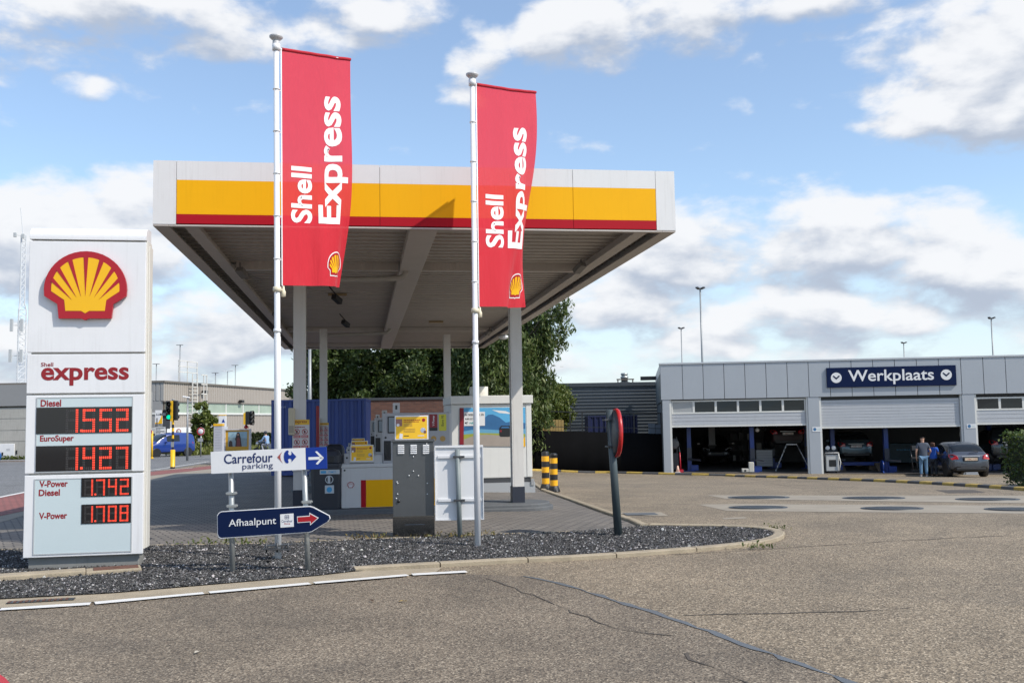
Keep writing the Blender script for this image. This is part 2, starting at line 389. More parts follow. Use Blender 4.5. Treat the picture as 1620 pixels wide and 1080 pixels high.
def sheet(name, polys, dz, m, kind='structure'):
    bm = sheet_mesh(polys, dz); me = bpy.data.meshes.new(name); bm.to_mesh(me); bm.free(); me.materials.append(m)
    o = bpy.data.objects.new(name, me); COL.objects.link(o)
    if kind: o['kind'] = kind
    return o
def px(L): return [tuple(gnd(u, v)[:2]) for u, v in L]
def strip_poly(pts, w, jit=0.0, seed=0):
    r = random.Random(seed); L, R = [], []
    for i, p in enumerate(pts):
        a = Vector(pts[max(i-1, 0)]); b = Vector(pts[min(i+1, len(pts)-1)]); d = (b-a).normalized(); n = Vector((-d.y, d.x)); ww = w*(1+jit*(r.random()*2-1))
        L.append(tuple(Vector(p)+n*ww/2)); R.append(tuple(Vector(p)-n*ww/2))
    return [[L[i], L[i+1], R[i+1], R[i]] for i in range(len(pts)-1)]
def resample(pts, step):
    out = [Vector(pts[0])]
    for a, b in zip(pts[:-1], pts[1:]):
        a, b = Vector(a), Vector(b); n = max(1, int((b-a).length/step))
        out += [a.lerp(b, (i+1)/n) for i in range(n)]
    return out
def smooth(pts, it=2):
    pts = [Vector(p) for p in pts]
    for _ in range(it):
        q = [pts[0]]
        for a, b in zip(pts[:-1], pts[1:]): q += [a.lerp(b, .25), a.lerp(b, .75)]
        q.append(pts[-1]); pts = q
    return pts
# island outline
INNER = [(-160, 962), (0, 950), (177, 940), (333, 927), (500, 913), (560, 906), (660, 898), (800, 890), (935, 884), (1080, 872), (1150, 866), (1205, 859)]
TIP = [(1226, 851), (1226, 844), (1205, 839)]
BACK = [(1150, 836), (1020, 834), (900, 843), (700, 850), (560, 856), (400, 862), (230, 865), (0, 872), (-160, 877)]
inner = px(INNER); tipp = px(TIP); back = px(BACK)
island = inner+tipp+back
# road sheet (finer asphalt): in front of the seam
seam_px = [(830, 912), (900, 927), (985, 955), (1080, 985), (1190, 1025), (1330, 1075), (1400, 1100)]
seam = px(seam_px)
roadL = [(-30, 2), (-30, 7.2)]+px([(-160, 976), (0, 964), (177, 953), (333, 941), (500, 926), (600, 917), (690, 908), (760, 909)])+seam+[(3.0, 2)]
sheet('road', [roadL], .004, M_ROAD)
# concrete gutter along the road
gut_o = px([(-160, 975), (0, 963), (177, 952), (333, 940), (500, 925), (600, 916), (690, 906)])
gut_i = px([(-160, 962), (0, 950), (177, 940), (333, 927), (500, 913), (560, 906), (700, 899)])
sheet('gutter', [gut_o+gut_i[::-1]], .012, M_CONC)
for k, (a, b) in enumerate([((-140, 976), (-8, 967)), ((0, 966), (143, 957)), ((150, 956), (322, 940.5)), ((331, 939.5), (490, 925)), ((497, 924), (645, 912)), ((652, 911), (738, 906))]):
    tag(sheet('road_marking', strip_poly([Vector(p) for p in resample(px([a, b]), .3)], 0.13, .12, k), .017, M_LINE))
sheet('asphalt_seam', strip_poly([p+Vector((random.Random(int(p.x*97)).uniform(-.02, .02), random.Random(int(p.y*89)).uniform(-.02, .02))) for p in resample(smooth(seam, 1), .16)], .052, .75, 3), .0085, M_SEAL)
for k, L in enumerate([[(1060, 878), (1180, 871), (1320, 862), (1480, 852), (1640, 846)], [(770, 915), (850, 945), (930, 980), (1000, 1000), (1070, 1006)], [(1080, 1036), (1150, 1068), (1200, 1090)],
                       [(1180, 756), (1260, 772), (1330, 782)], [(1410, 752), (1500, 766), (1620, 785)], [(1080, 975), (1200, 972), (1320, 968), (1440, 962)]]):
    pts = resample(smooth(px(L), 1), .18); r = random.Random(k)
    pts = [p+Vector((r.uniform(-.03, .03), r.uniform(-.03, .03))) for p in pts]
    sheet('asphalt_crack', strip_poly(pts, .015, .8, k), .0085 if k in (1, 2) else .0045, M_CRACK)
# pavers
right_edge = px([(1020, 834), (960, 812), (905, 792), (862, 777)]); far_r = [(.2, 40), (.0, 47)]
left_edge = px([(332, 749), (300, 752), (233, 762), (120, 795), (37, 816), (0, 827), (-160, 868)])
pave = right_edge+far_r+[(-9.5, 47), (-13.5, 47)]+left_edge+back[::-1][:-2]
sheet('block_paving', [pave], .006, M_PAVE)
cs_in = px([(-160, 868), (0, 827), (37, 816), (120, 795), (233, 762), (300, 752), (332, 749)])
cs_out = px([(-160, 858), (0, 817), (37, 809), (120, 784), (233, 753), (332, 742)])
sheet('pavement_edge', [cs_in+[(-13.5, 47), (-14.4, 52)]+cs_out[::-1]], .0095, M_BAND)
rd_out = px([(-160, 826), (0, 788), (37, 780), (120, 763), (233, 746.5), (332, 737)])
sheet('cycle_track', [cs_out+[(-14.4, 52), (-14.8, 62), (-16.4, 62)]+rd_out[::-1]], .013, M_REDP)
st_edge = px([(-160, 826), (0, 788), (37, 780), (120, 763), (233, 746.5), (332, 732)])
sheet('street', [st_edge+[(-15.8, 70), (-12, 110), (-10, 200), (-70, 200), (-72, 69.5), (-45, 68.5), (-40, 30)]], .005, M_STREET)
for k, L in enumerate([[(-120, 812), (0, 787), (37, 779.5), (120, 762.5), (233, 744.5), (332, 730)], [(248, 744), (305, 740)]]):
    tag(sheet('road_marking', strip_poly(resample(px(L), .5), .16, .08, 11+k), .0175, M_LINE))
# far kerb strip of brick by the grey wall
M_SOIL = mat('reddish verge', (.25, .17, .13), .9, var=.25)
sheet('verge', [[(-70, 66.6), (-27, 66.6), (-27, 68.4), (-70, 68.4)]], .016, M_SOIL)
sheet('red_kerb_paint', [px([(-40, 1042), (8, 1074), (30, 1100), (-60, 1120)])], .009, mat('red road paint', (.42, .03, .04), .7, var=.15))
# kerb stones
def kerb(name, pts, w, h, m, step=1.0, gap=.015, kind='structure', mats=None):
    pts = resample(pts, .25); mb = MB(); acc = 0; d0 = 0; idx = 0
    for i in range(len(pts)-1):
        a, b = pts[i], pts[i+1]; l = (b-a).length; d = (b-a).normalized(); n = Vector((-d.y, d.x))
        pa = pts[max(i-1, 0)]; pb = pts[min(i+2, len(pts)-1)]
        na = (b-pa).normalized(); na = Vector((-na.y, na.x)); nb_ = (pb-a).normalized(); nb_ = Vector((-nb_.y, nb_.x))
        acc += l; end = acc >= step; bb = b-d*gap if end else b
        vs = []
        for p, nn in ((a, na), (bb, nb_)):
            g = G(p.x, p.y)
            for s_, z in ((-.5, -.12), (-.5, h*.8), (-.38, h), (.38, h), (.5, h*.8), (.5, -.12)): q = p+nn*w*s_; vs.append((q.x, q.y, g+z))
        mm = idx % len(mats) if mats else 0
        mb.add(vs, [(k, k+1, 7+k, 6+k) for k in range(5)]+[(0, 1, 2, 3, 4, 5), (6, 7, 8, 9, 10, 11)], mm)
        if end: acc = 0; idx += 1
    o = mb.build(name, mats or m, fix=True)
    return tag(o, kind=kind)
kpath = [Vector(p) for p in px([(560, 904), (660, 897.5), (800, 890), (935, 884), (1080, 873), (1150, 867), (1205, 860), (1232, 852), (1233, 844), (1207, 838), (1150, 835), (1030, 833)])]
kerb('kerb', smooth(kpath, 1), .15, .05, M_CONC, .9)
kerb('kerb', [Vector(p) for p in back[2:]], .07, .03, M_CONC, 1.0)
kerb('kerb', [Vector(p) for p in right_edge]+[Vector((.42, 38)), Vector((.3, 46))], .13, .05, M_CONC, 1.0)
# gravel bed and its stones
bm = sheet_mesh([island], .02)
for v in bm.verts: v.co.z += .0
me = bpy.data.meshes.new('gravel_bed'); bm.to_mesh(me); bm.free(); me.materials.append(M_GRAVEL)
o = bpy.data.objects.new('gravel_bed', me); COL.objects.link(o); o['kind'] = 'structure'
def inside(P, x, y):
    c = False; n = len(P)
    for i in range(n):
        x1, y1 = P[i]; x2, y2 = P[i-1]
        if (y1 > y) != (y2 > y) and x < (x2-x1)*(y-y1)/(y2-y1)+x1: c = not c
    return c
mst = bpy.data.materials.new('gravel stones'); mst.use_nodes = True; t = NT(mst.node_tree); b = t.n['Principled BSDF']
ca = t.new('ShaderNodeVertexColor', layer_name='stone'); t.link(ca.outputs[0], b.inputs['Base Color']); b.inputs['Roughness'].default_value = .75
def stones(n):
    x0, x1 = min(p[0] for p in island), max(p[0] for p in island); y0, y1 = min(p[1] for p in island), max(p[1] for p in island)
    P = []
    while len(P) < n:
        x, y = rng.uniform(max(x0, -7.5), x1), rng.uniform(y0, y1)
        if inside(island, x, y): P.append((x, y))
    P = np.array(P); N = len(P); base = np.array([(1, 0, 0), (-1, 0, 0), (0, 1, 0), (0, -1, 0), (0, 0, 1), (0, 0, -1)], float)
    F = np.array([(0, 2, 4), (2, 1, 4), (1, 3, 4), (3, 0, 4), (2, 0, 5), (1, 2, 5), (3, 1, 5), (0, 3, 5)])
    sz = rng.gamma(5, .0013, N)+.0035; big = rng.random(N) < .02; sz[big] *= 1.5
    V = np.repeat(base[None], N, 0)*(sz[:, None, None]*rng.uniform(.55, 1.25, (N, 6, 1))); V += rng.normal(0, .25, V.shape)*sz[:, None, None]
    a = rng.uniform(0, 6.28, N); ca_, sa = np.cos(a), np.sin(a); X = V[..., 0]*ca_[:, None]-V[..., 1]*sa[:, None]; Y = V[..., 0]*sa[:, None]+V[..., 1]*ca_[:, None]
    Z = V[..., 2]*.75; zz = np.array([G(x, y) for x, y in P])+.02+sz*rng.uniform(-.1, .9, N)
    V = np.stack([X+P[:, :1], Y+P[:, 1:], Z+zz[:, None]], -1).reshape(-1, 3); FF = (F[None]+6*np.arange(N)[:, None, None]).reshape(-1, 3)
    me = bpy.data.meshes.new('gravel'); me.from_pydata(V.tolist(), [], FF.tolist()); me.materials.append(mst)
    tone = rng.choice([.025, .045, .075, .115, .19, .42], N, p=[.27, .26, .20, .14, .08, .05]); tint = np.stack([tone*rng.uniform(.98, 1.1, N), tone, tone*rng.uniform(.92, 1.04, N)], -1)
    col = np.concatenate([tint, np.ones((N, 1))], -1); col = np.repeat(np.repeat(col, 8, 0), 3, 0)
    at_ = me.color_attributes.new('stone', 'FLOAT_COLOR', 'CORNER'); at_.data.foreach_set('color', col.ravel())
    o = bpy.data.objects.new('gravel', me); COL.objects.link(o); o['kind'] = 'stuff'
    return tag(o, 'loose dark grey gravel covering the traffic island', 'gravel')
stones(85000)
# manholes and concrete bands
sheet('concrete_band', [px([(1117, 783), (1700, 784), (1700, 797), (1150, 789)])], .0045, M_BAND)
sheet('concrete_band', [px([(1104, 798), (1160, 797), (1700, 800), (1700, 813), (1150, 808)])], .0045, M_BAND)
M_IRON = mat('cast iron cover', (.055, .06, .065), .5, metal=.3, var=.2, vscale=8)
for k, (u, v, r, lb) in enumerate([(1200, 787, .70, 'round dark iron cover at the left end of the farther concrete band'), (1382, 788, .66, 'round dark iron cover in the middle of the farther concrete band'),
      (1562, 790, .62, 'round dark iron cover at the right of the farther concrete band'), (1199, 803, .55, 'round dark iron cover at the left end of the nearer concrete band'),
      (1411, 804.5, .54, 'round dark iron cover in the middle of the nearer concrete band'), (1608, 806, .51, 'round dark iron cover at the right of the nearer concrete band, cut by the frame')]):
    g = gnd(u, v); mb = MB(); mb.lathe([(0, .016), (r*.93, .016), (r*.94, .010), (r*.96, .010), (r*.97, .017), (r, .017), (r, -.02)], n=40)
    for i in range(-7, 8):
        w = math.sqrt(max(0, (r*.85)**2-(i*r*.115)**2)); mb.bx(-w, i*r*.115-.02, .014, w, i*r*.115+.02, .022)
    o = mb.build('manhole_cover', M_IRON, loc=g); e = .5
    sl = Vector((1, 0, G(g.x+e, g.y)-g.z)).cross(Vector((0, 1, (G(g.x, g.y+e)-G(g.x, g.y-e)))))
    o.rotation_mode = 'QUATERNION'; o.rotation_quaternion = Vector((0, 0, 1)).rotation_difference(sl)
    tag(o, lb, 'manhole cover', 'iron covers set in the concrete bands')
# drain grate in the gutter, slot drain, patches
M_RUST = mat('rusty steel plate', (.115, .05, .032), .75, var=.35, vscale=8, bump=.3)
a, b = gnd(10, 957), gnd(117, 950.5); d = (b-a).normalized(); mb = MB(); L = (b-a).length
mb.bx(0, -.03, -.02, L, .09, .016, 0)
for i in range(int(L/.05)): mb.bx(i*.05+.008, -.015, .0165, i*.05+.03, .075, .02, 1)
tag(mb.build('drain_grate', [M_BLACK, M_RUST], loc=a+Vector((0, 0, .004)), rz=math.atan2(d.y, d.x)), 'rusty slotted drain grate set in the road gutter', 'drain grate')
sheet('concrete_patch', [px([(1000, 814), (960, 811), (1045, 810), (1058, 816), (1028, 816)])], .0045, M_BAND)
sheet('drain_channel', [px([(985, 812), (1035, 811), (1042, 814.5), (992, 815.5)])], .009, M_CONCD)
sheet('concrete_patch', [px([(1142, 819.5), (1178, 817.5), (1182, 820), (1146, 821.5)])], .0045, M_BAND)
sheet('asphalt_patch', [px([(1480, 775), (1540, 774.5), (1560, 779), (1500, 780)])], .0045, M_CRACK)
# yellow and black low kerb before the workshop
M_KY = mat('worn yellow kerb paint', (.47, .32, .07), .7, var=.4, vscale=5); M_KB = mat('worn black kerb paint', (.085, .083, .082), .75, var=.35, vscale=5)
kp = [Vector(p) for p in px([(838, 744), (870, 745), (960, 748), (1060, 750.5), (1150, 752.5), (1240, 756), (1320, 759), (1400, 762), (1480, 766), (1560, 771), (1640, 777)])]
o = kerb('painted_kerb', kp, .24, .09, None, .74, .01, None, [M_KY, M_KB])
o['kind'] = 'structure'
# old concrete kerb with a rusty cover before the totem
a, b = gnd(-40, 925), gnd(224, 906); d = (b-a); L = d.length
ok = thing('concrete_kerb_block', 'weathered concrete kerb block with a rusty plate, before the price totem', 'kerb block', a, math.atan2(d.y, d.x))
mb = MB(); mb.bx(0, -.02, -.05, L-.58, .22, .075); mb.bx(L-.578, -.03, -.05, L, .27, .06); mb.build('block', M_CONC, ok, bevel=.015)
mb = MB(); mb.bx(L-.5, .015, .055, L-.03, .235, .068); mb.bx(L-.3, .1, .068, L-.22, .13, .074); mb.build('cover_plate', M_RUST, ok, bevel=.003)
# weeds
def leafcloud(pts, size, aspect=2.0, up=0.3, seed=0, droop=0.0, jitter=.5):
    """leaf-sized quads (numpy) centred on pts"""
    r = np.random.default_rng(seed); N = len(pts); P = np.asarray(pts)
    n = r.normal(size=(N, 3)); n[:, 2] += up; n /= np.linalg.norm(n, axis=1)[:, None]
    t = r.normal(size=(N, 3)); t[:, 2] -= droop; t -= n*np.sum(t*n, 1)[:, None]; t /= np.linalg.norm(t, axis=1)[:, None]; b_ = np.cross(n, t)
    s = size*r.uniform(1-jitter, 1+jitter, N)[:, None]; L = t*s*aspect/2; Wd = b_*s/2
    bend = n*s*.18
    V = np.stack([P-L, P+Wd-bend*.3, P+L-bend, P-Wd-bend*.3], 1).reshape(-1, 3)
    return V, np.arange(4*N).reshape(-1, 4)
def leaf_mat(name, c0, c1, c2, sc=1.3):
    m = bpy.data.materials.new(name); m.use_nodes = True; t = NT(m.node_tree); b = t.n['Principled BSDF']
    o = t.new('ShaderNodeTexCoord').outputs['Object']; g = t.new('ShaderNodeNewGeometry')
    c = t.mix(t.ramp(t.noise(o, sc, 4, .6), .35, .65), (*c0, 1), (*c1, 1)); c = t.mix(t.ramp(g.outputs['Random Per Island'], .55, 1.0), c, (*c2, 1))
    t.link(c, b.inputs['Base Color']); b.inputs['Roughness'].default_value = .5
    tr = t.new('ShaderNodeBsdfTranslucent'); t.link(c, tr.inputs[0]); mx = t.new('ShaderNodeMixShader'); mx.inputs[0].default_value = .3
    out = t.n['Material Output']; t.link(b.outputs[0], mx.inputs[1]); t.link(tr.outputs[0], mx.inputs[2]); t.link(mx.outputs[0], out.inputs[0])
    return m
def leaves_obj(name, V, F, m, parent=None, loc=None):
    me = bpy.data.meshes.new(name); me.from_pydata(V.tolist(), [], F.tolist()); me.materials.append(m)
    o = bpy.data.objects.new(name, me); COL.objects.link(o)
    if parent: o.parent = parent
    if loc is not None: o.location = loc
    return o
M_WEED = leaf_mat('weed leaves', (.07, .10, .02), (.12, .15, .035), (.2, .19, .05), 5)
M_DRY = leaf_mat('dry grass', (.30, .22, .09), (.22, .17, .07), (.12, .13, .04), 5)
for (u, v, n, sp, mm, lb) in [(1200, 868, 60, .09, M_WEED, 'small green weed by the kerb at the right end of the gravel island'), (1229, 838, 40, .07, M_WEED, 'tiny yellow-green weed behind the rounded kerb tip of the island'),
                              (360, 862, 130, .28, M_WEED, 'low green moss and weeds between the two sign posts'), (715, 851, 170, .3, M_DRY, 'dry yellow grass growing below the white sign back'), (592, 853, 90, .16, M_DRY, 'tuft of dry grass at the left foot of the steel cabinet')]:
    g = gnd(u, v); P = np.stack([rng.normal(0, sp, n)*1.3, rng.normal(0, sp*.35, n), np.abs(rng.normal(.015, .03, n))+.02], -1)
    V, F = leafcloud(P, .022, 2.6, .1, int(u), -1.5); tag(leaves_obj('weed', V, F, mm, None, g), lb, 'weed')
# ================================================================== PRICE TOTEM
R = math.radians
TF = Frame((at(36, 879, 11.6).x, 11.6, 0), R(9.7)); tot = thing('price_totem', 'tall white price totem with a red and yellow shell emblem and red digital prices', 'price sign', TF.o, TF.yaw)
TW = TF.box(36, 870, 225.5, 880)[2]; zt = lambda v, u=130: TF.p(u, v)[1]
zz = [zt(879), zt(750), zt(747), zt(624.5), zt(621.5), zt(560), zt(557), zt(382), zt(379), zt(358)]
def totem_panel(name, z0, z1, x0=0, x1=None):
    mb = MB(); mb.bx(x0, 0, z0, x1 or TW, .05, z1); return mb.build(name, M_TOTEM, tot, bevel=.006)
plo = totem_panel('lower_price_panel', zz[0], zz[1]); phi = totem_panel('upper_price_panel', zz[2], zz[3]); pex = totem_panel('name_panel', zz[4], zz[5]); plg = totem_panel('emblem_panel', zz[6], zz[7])
mb = MB(); zc0, zc1 = zz[8], zz[9]; rr = .16
prof = [(0, zc0)]+[(rr-rr*math.cos(math.radians(a)), zc1-.13+.13*math.sin(math.radians(a))) for a in range(0, 91, 10)]+[(.31, zc1), (.31, zc0)]
mb.prism(prof, 0, TW, 0, lambda a, e, z: (e, a, z)); mb.build('cap', M_TOTEM, tot, bevel=.004)
mb = MB(); mb.bx(.03, .051, zz[0]+.05, TW+.012, .30, zc0-.002); mb.bx(TW+.0125, .075, zz[0]+.06, TW+.03, .27, zc0-.06)
mb.build('side_frame', mat('cream side frame', (.62, .60, .55), .45, var=.05, streak=.1), tot, bevel=.004)
mb = MB(); x0, _ = TF.p(46, 890, .1); x1, _ = TF.p(221, 890, .1); mb.bx(x0, .06, -.15, x1, .34, zz[0]+.01); mb.build('plinth', mat('grey plinth', (.21, .21, .20), .7, var=.12, streak=.3), tot, bevel=.01)
emb_c = TF.p(136.5, 507); w = TF.p(201.5, 450)[0]-TF.p(71, 450)[0]; h = TF.p(136, 395)[1]-TF.p(136, 507)[1]
emblem('shell_emblem', plg, emb_c[0], emb_c[1], w*.99, -.012, .045, None, False, None, h/(w*.885))
mb = MB(); text(mb, 'express', *TF.box(65, 581, 204, 609.5), -.003, 0, .06); mb.build('lettering', M_TXTRED, pex); mb = MB(); text(mb, 'Shell', *TF.box(65, 573.2, 84.5, 579.6), -.003, 0, .03); mb.build('lettering', M_TXTRED, pex)
def prices(parent, pale, disp, words):
    mb = MB(); b = TF.box(*pale); mb.bx(b[0], -.004, b[1], b[2], .002, b[3]); o = mb.build('pale_panel', M_PALE, parent)
    mb = MB(); bx0, bz0, bx1, bz1 = b; t_ = .012
    for q in ((bx0-t_, bz0-t_, bx1+t_, bz0), (bx0-t_, bz1, bx1+t_, bz1+t_), (bx0-t_, bz0, bx0, bz1), (bx1, bz0, bx1+t_, bz1)): mb.bx(q[0], -.008, q[1], q[2], .004, q[3])
    mb.build('panel_frame', M_GREY if False else mat('grey trim', (.42, .44, .45), .4, var=.03), parent)
    for w_, bb in words: mb = MB(); text(mb, w_, *TF.box(*bb), -.006, 0, .065); mb.build('lettering', M_TXTRED, parent)
    for num, db, dg_ in disp:
        b = TF.box(*db); mb = MB(); mb.bx(b[0], -.012, b[1], b[2], .002, b[3]); s = mb.build('price_display', M_GLASSDK, parent, bevel=.002)
        g = TF.box(*dg_); W_, H_ = (g[2]-g[0])/4, g[3]-g[1]; mb = MB(); cw = W_*.74
        SEG = {'a': ((0, 1), (1, 1)), 'g': ((0, .5), (1, .5)), 'd': ((0, 0), (1, 0)), 'f': ((0, .5), (0, 1)), 'b': ((1, .5), (1, 1)), 'e': ((0, 0), (0, .5)), 'c': ((1, 0), (1, .5))}
        DIG = {'0': 'abcdef', '1': 'bc', '2': 'abged', '4': 'fgbc', '5': 'afgcd', '7': 'abc', '8': 'abcdefg'}
        ds = cw*.085
        for i, ch in enumerate(num.replace('.', '')):
            mb = MB(); ox = g[0]+i*W_+W_*.13
            for k, (p, q) in SEG.items():
                on = k in DIG[ch]; n = 7
                for j in range(n):
                    for r_ in (0, 1):
                        f = j/(n-1); x = p[0]+(q[0]-p[0])*f; z = p[1]+(q[1]-p[1])*f; hz = p[1] == q[1]
                        X = ox+x*cw*.9+(0 if hz else (r_*(1 if p[0] == 0 else -1))*ds*1.25); Z = g[1]+z*H_*.96+((r_*(1 if p[1] < .7 else -1))*ds*1.25 if hz else 0)
                        rect(mb, X-ds*.52, Z-ds*.52, X+ds*.52, Z+ds*.52, -.0145 if on else -.0135, 0 if on else 1)
            mb.build('price_digit', [M_LED, M_LEDOFF], s)
        mb = MB(); X = g[0]+W_*1.0; Z = g[1]+ds*.4
        for a_, b_ in ((0, 0), (1, 0), (0, 1), (1, 1)): rect(mb, X+a_*ds*1.2-ds*.6, Z+b_*ds*1.2-ds*.6, X+a_*ds*1.2+ds*.5, Z+b_*ds*1.2+ds*.5, -.0145, 0)
        mb.build('decimal_point', [M_LED, M_LEDOFF], s)
prices(phi, (58.5, 629, 208.5, 744), [('1.552', (57.5, 643.5, 209, 685), (102, 646, 208, 682)), ('1.427', (57, 704, 208.5, 744), (102, 706.5, 207.5, 741))], [('Diesel', (64.5, 632, 97, 643)), ('EuroSuper', (63.5, 688, 117, 700.5))])
prices(plo, (55, 757, 207.5, 873), [('1.742', (129, 754.5, 208, 784.5), (132, 757, 207, 782)), ('1.708', (129, 796.5, 207.5, 827), (132, 799, 206.5, 824))], [('V-Power', (62.5, 759.5, 107.5, 770)), ('Diesel', (61.5, 773.5, 95, 784)), ('V-Power', (62, 810, 106.5, 820.5))])

# ================================================================== FLAGPOLES AND FLAGS
M_POLE = mat('white pole enamel', (.74, .74, .75), .3, var=.03, coat=.3)
M_FLAG = bpy.data.materials.new('red flag cloth'); M_FLAG.use_nodes = True; t = NT(M_FLAG.node_tree); b = t.n['Principled BSDF']
o_ = t.new('ShaderNodeTexCoord').outputs['Object']; wv = t.noise(o_, 220, 2, .5)
fc = t.mix(t.math('MULTIPLY', wv, .3), (.72, .014, .035, 1), (.52, .009, .024, 1)); t.link(fc, b.inputs['Base Color']); b.inputs['Roughness'].default_value = .75
b.inputs['Sheen Weight'].default_value = .15
mpf = t.new('ShaderNodeMapping'); mpf.inputs['Scale'].default_value = (7, 7, 1.3); t.link(o_, mpf.inputs[0]); bnf = t.new('ShaderNodeBump'); bnf.inputs['Strength'].default_value = .5; bnf.inputs['Distance'].default_value = .03; t.link(t.noise(mpf.outputs[0], 2.2, 5, .55, .6), bnf.inputs['Height']); t.link(bnf.outputs[0], b.inputs['Normal'])
tr = t.new('ShaderNodeBsdfTranslucent'); t.link(fc, tr.inputs[0]); tp = t.new('ShaderNodeBsdfTransparent'); tp.inputs[0].default_value = (.95, .82, .84, 1)
m1 = t.new('ShaderNodeMixShader'); m1.inputs[0].default_value = .28; m2 = t.new('ShaderNodeMixShader'); m2.inputs[0].default_value = .10
t.link(b.outputs[0], m1.inputs[1]); t.link(tr.outputs[0], m1.inputs[2]); t.link(m1.outputs[0], m2.inputs[1]); t.link(tp.outputs[0], m2.inputs[2]); t.link(m2.outputs[0], t.n['Material Output'].inputs[0])
M_FLAGW = mat('white flag print', (.74, .71, .71), .75, var=.02)
def flagpole(lb, lbf, base, top_uv, tl, tr_, bl, Y, ang, Lf, wave, ph):
    g = at(*base, Y); zt_ = at(*top_uv, g.y).z; topx = at(*top_uv, g.y).x; zt_ -= g.z
    pole = thing('flagpole', lb, 'flagpole', g, 0, 'white flagpoles before the canopy')
    lean = topx-g.x
    P = lambda z: Vector((lean*z/zt_, 0, z))
    mb = MB(); mb.tube([P(-.3), P(2.6), P(2.61), P(zt_-.12)], [.041, .041, .036, .033], 20)
    mb.cyl(P(2.66), P(2.70), .046, n=18); mb.build('pole', M_POLE, pole)
    mb = MB(); c = P(zt_); mb.lathe([(.045, -.16), (.045, -.07), (.03, -.06), (.06, -.045), (.085, -.02), (.085, 0), (.05, .012), (0, .018)], (c.x, 0, c.z-.02), 20); mb.build('finial', mat('grey finial', (.45, .45, .46), .4, var=.04), pole)
    d = Vector((math.cos(ang), math.sin(ang), 0)); nrm = Vector((math.sin(ang), -math.cos(ang), 0))   # towards the viewer
    za = at(tl[0], tl[1], g.y).z-g.z; zb = at(bl[0], bl[1], g.y).z-g.z; H_ = za-zb; off = .085
    a0 = P(za+.0); TILT = .17
    mb = MB(); mb.tube([a0+d*.03, a0+d*off, a0+d*(Lf*.93+off)+Vector((0, 0, TILT*.93))], .011, 10); mb.cyl(a0-Vector((0, 0, .04)), a0+Vector((0, 0, .04)), .05, n=16); mb.build('top_arm', M_POLE, pole)
    mb = MB(); zc = zb-.06; c = P(zc); mb.cyl(c-Vector((0, 0, .03)), c+Vector((0, 0, .03)), .052, n=16); q = c+d*(off+.01)
    mb.tube([c, q], .012, 8); mb.lathe([(.0, -.09), (.028, -.08), (.03, -.02), (.018, 0), (.012, .05), (0, .055)], (q.x, q.y, q.z), 12); mb.build('weight', mat('ivory plastic', (.62, .56, .42), .5, var=.08), pole)
    mb = MB(); e0, e1 = a0+d*(off-.012), P(zb)+d*(off-.012); mb.tube([e0, e1, q+Vector((0, 0, .04))], .009, 8)
    for k in range(1, 6):
        z = za-H_*k/5.6; mb.tube([P(z)+Vector((0, -.03, 0)), P(z)+d*(off*.55)+Vector((0, 0, -.012)), P(z)+d*(off-.01)], .005, 6)
        mb.cyl(P(z)-Vector((0, 0, .008)), P(z)+Vector((0, 0, .008)), .043, n=14)
    mb.build('halyard', M_POLE, pole)
    def fp(s, t_, o=0.0):
        amp = wave*s**1.4*(1.15-t_)
        y = amp*(math.sin(6.2*s+4.1*(1-t_)+ph)*.55+math.sin(11*s-7.0*(1-t_)+ph*2)*.22+.5*math.sin(2.6*(1-t_)+ph*.7)*s)
        y += .02*math.sin(23*s+2.1*math.sin(3*t_+ph))*(1-.6*t_)*s
        L = Lf*(1-.06*(1-t_)**2-.35*amp); z = za-(1-t_)*H_+TILT*s*(.45+.55*t_)
        p = P(za-(1-t_)*H_); return Vector((p.x, p.y, 0))+d*(off+s*L)+nrm*(y+o)+Vector((0, 0, z))
    NS, NTT = 26, 74; vs, fs = [], []
    for j in range(NTT+1):
        for i in range(NS+1): vs.append(fp(i/NS, j/NTT))
    fs = [(j*(NS+1)+i, j*(NS+1)+i+1, (j+1)*(NS+1)+i+1, (j+1)*(NS+1)+i) for j in range(NTT) for i in range(NS)]
    fl = thing('flag', lbf, 'flag', g, 0, 'red banner flags on the white poles')
    mb = MB(); mb.add(vs, fs, 0, True); cl = mb.build('cloth', M_FLAG, fl)
    hm = MB()
    hv = []
    for i in range(21):
        s = i/20; p = fp(s, 1.0); hv.append(p+Vector((0, 0, .0)))
    hm.tube(hv, .021, 10); hm.build('top_hem', mat('flag hem cloth', (.40, .006, .02), .8, var=.05), fl)
    def fine(mb_, f):   # split long faces so that the print follows the cloth
        bm = bmesh.new(); vv = [bm.verts.new(v) for v in mb_.v]
        for fa in mb_.f:
            try: bm.faces.new([vv[i] for i in fa])
            except ValueError: pass
        bmesh.ops.triangulate(bm, faces=bm.faces[:])
        for axis in (0, 2):
            for k in range(1, 80):
                c = k/40 if axis == 0 else k/80
                co = [0, 0, 0]; no = [0, 0, 0]; co[axis] = c; no[axis] = 1
                if c < 1: bmesh.ops.bisect_plane(bm, geom=bm.verts[:]+bm.edges[:]+bm.faces[:], plane_co=co, plane_no=no, dist=1e-6)
        bm.verts.index_update(); out = MB(); out.v = [tuple(f(*v.co)) for v in bm.verts]; out.f = [tuple(v.index for v in fa.verts) for fa in bm.faces]; out.m = [0]*len(out.f); out.s = [True]*len(out.f); bm.free(); return out
    F2 = lambda a, y, z: fp(a, z, .004)
    for wd, s0, s1, t0, t1 in (('Shell', .12, .425, .265, .505), ('Express', .50, .93, .265, .825)):
        v2, f2 = text_mesh(wd, .06)
        tm = MB(); tm.add([(s1-b_*(s1-s0), 0, t0+a_*(t1-t0)) for a_, b_ in v2], f2); fine(tm, F2).build('lettering', M_FLAGW, cl)
    asp = H_/Lf
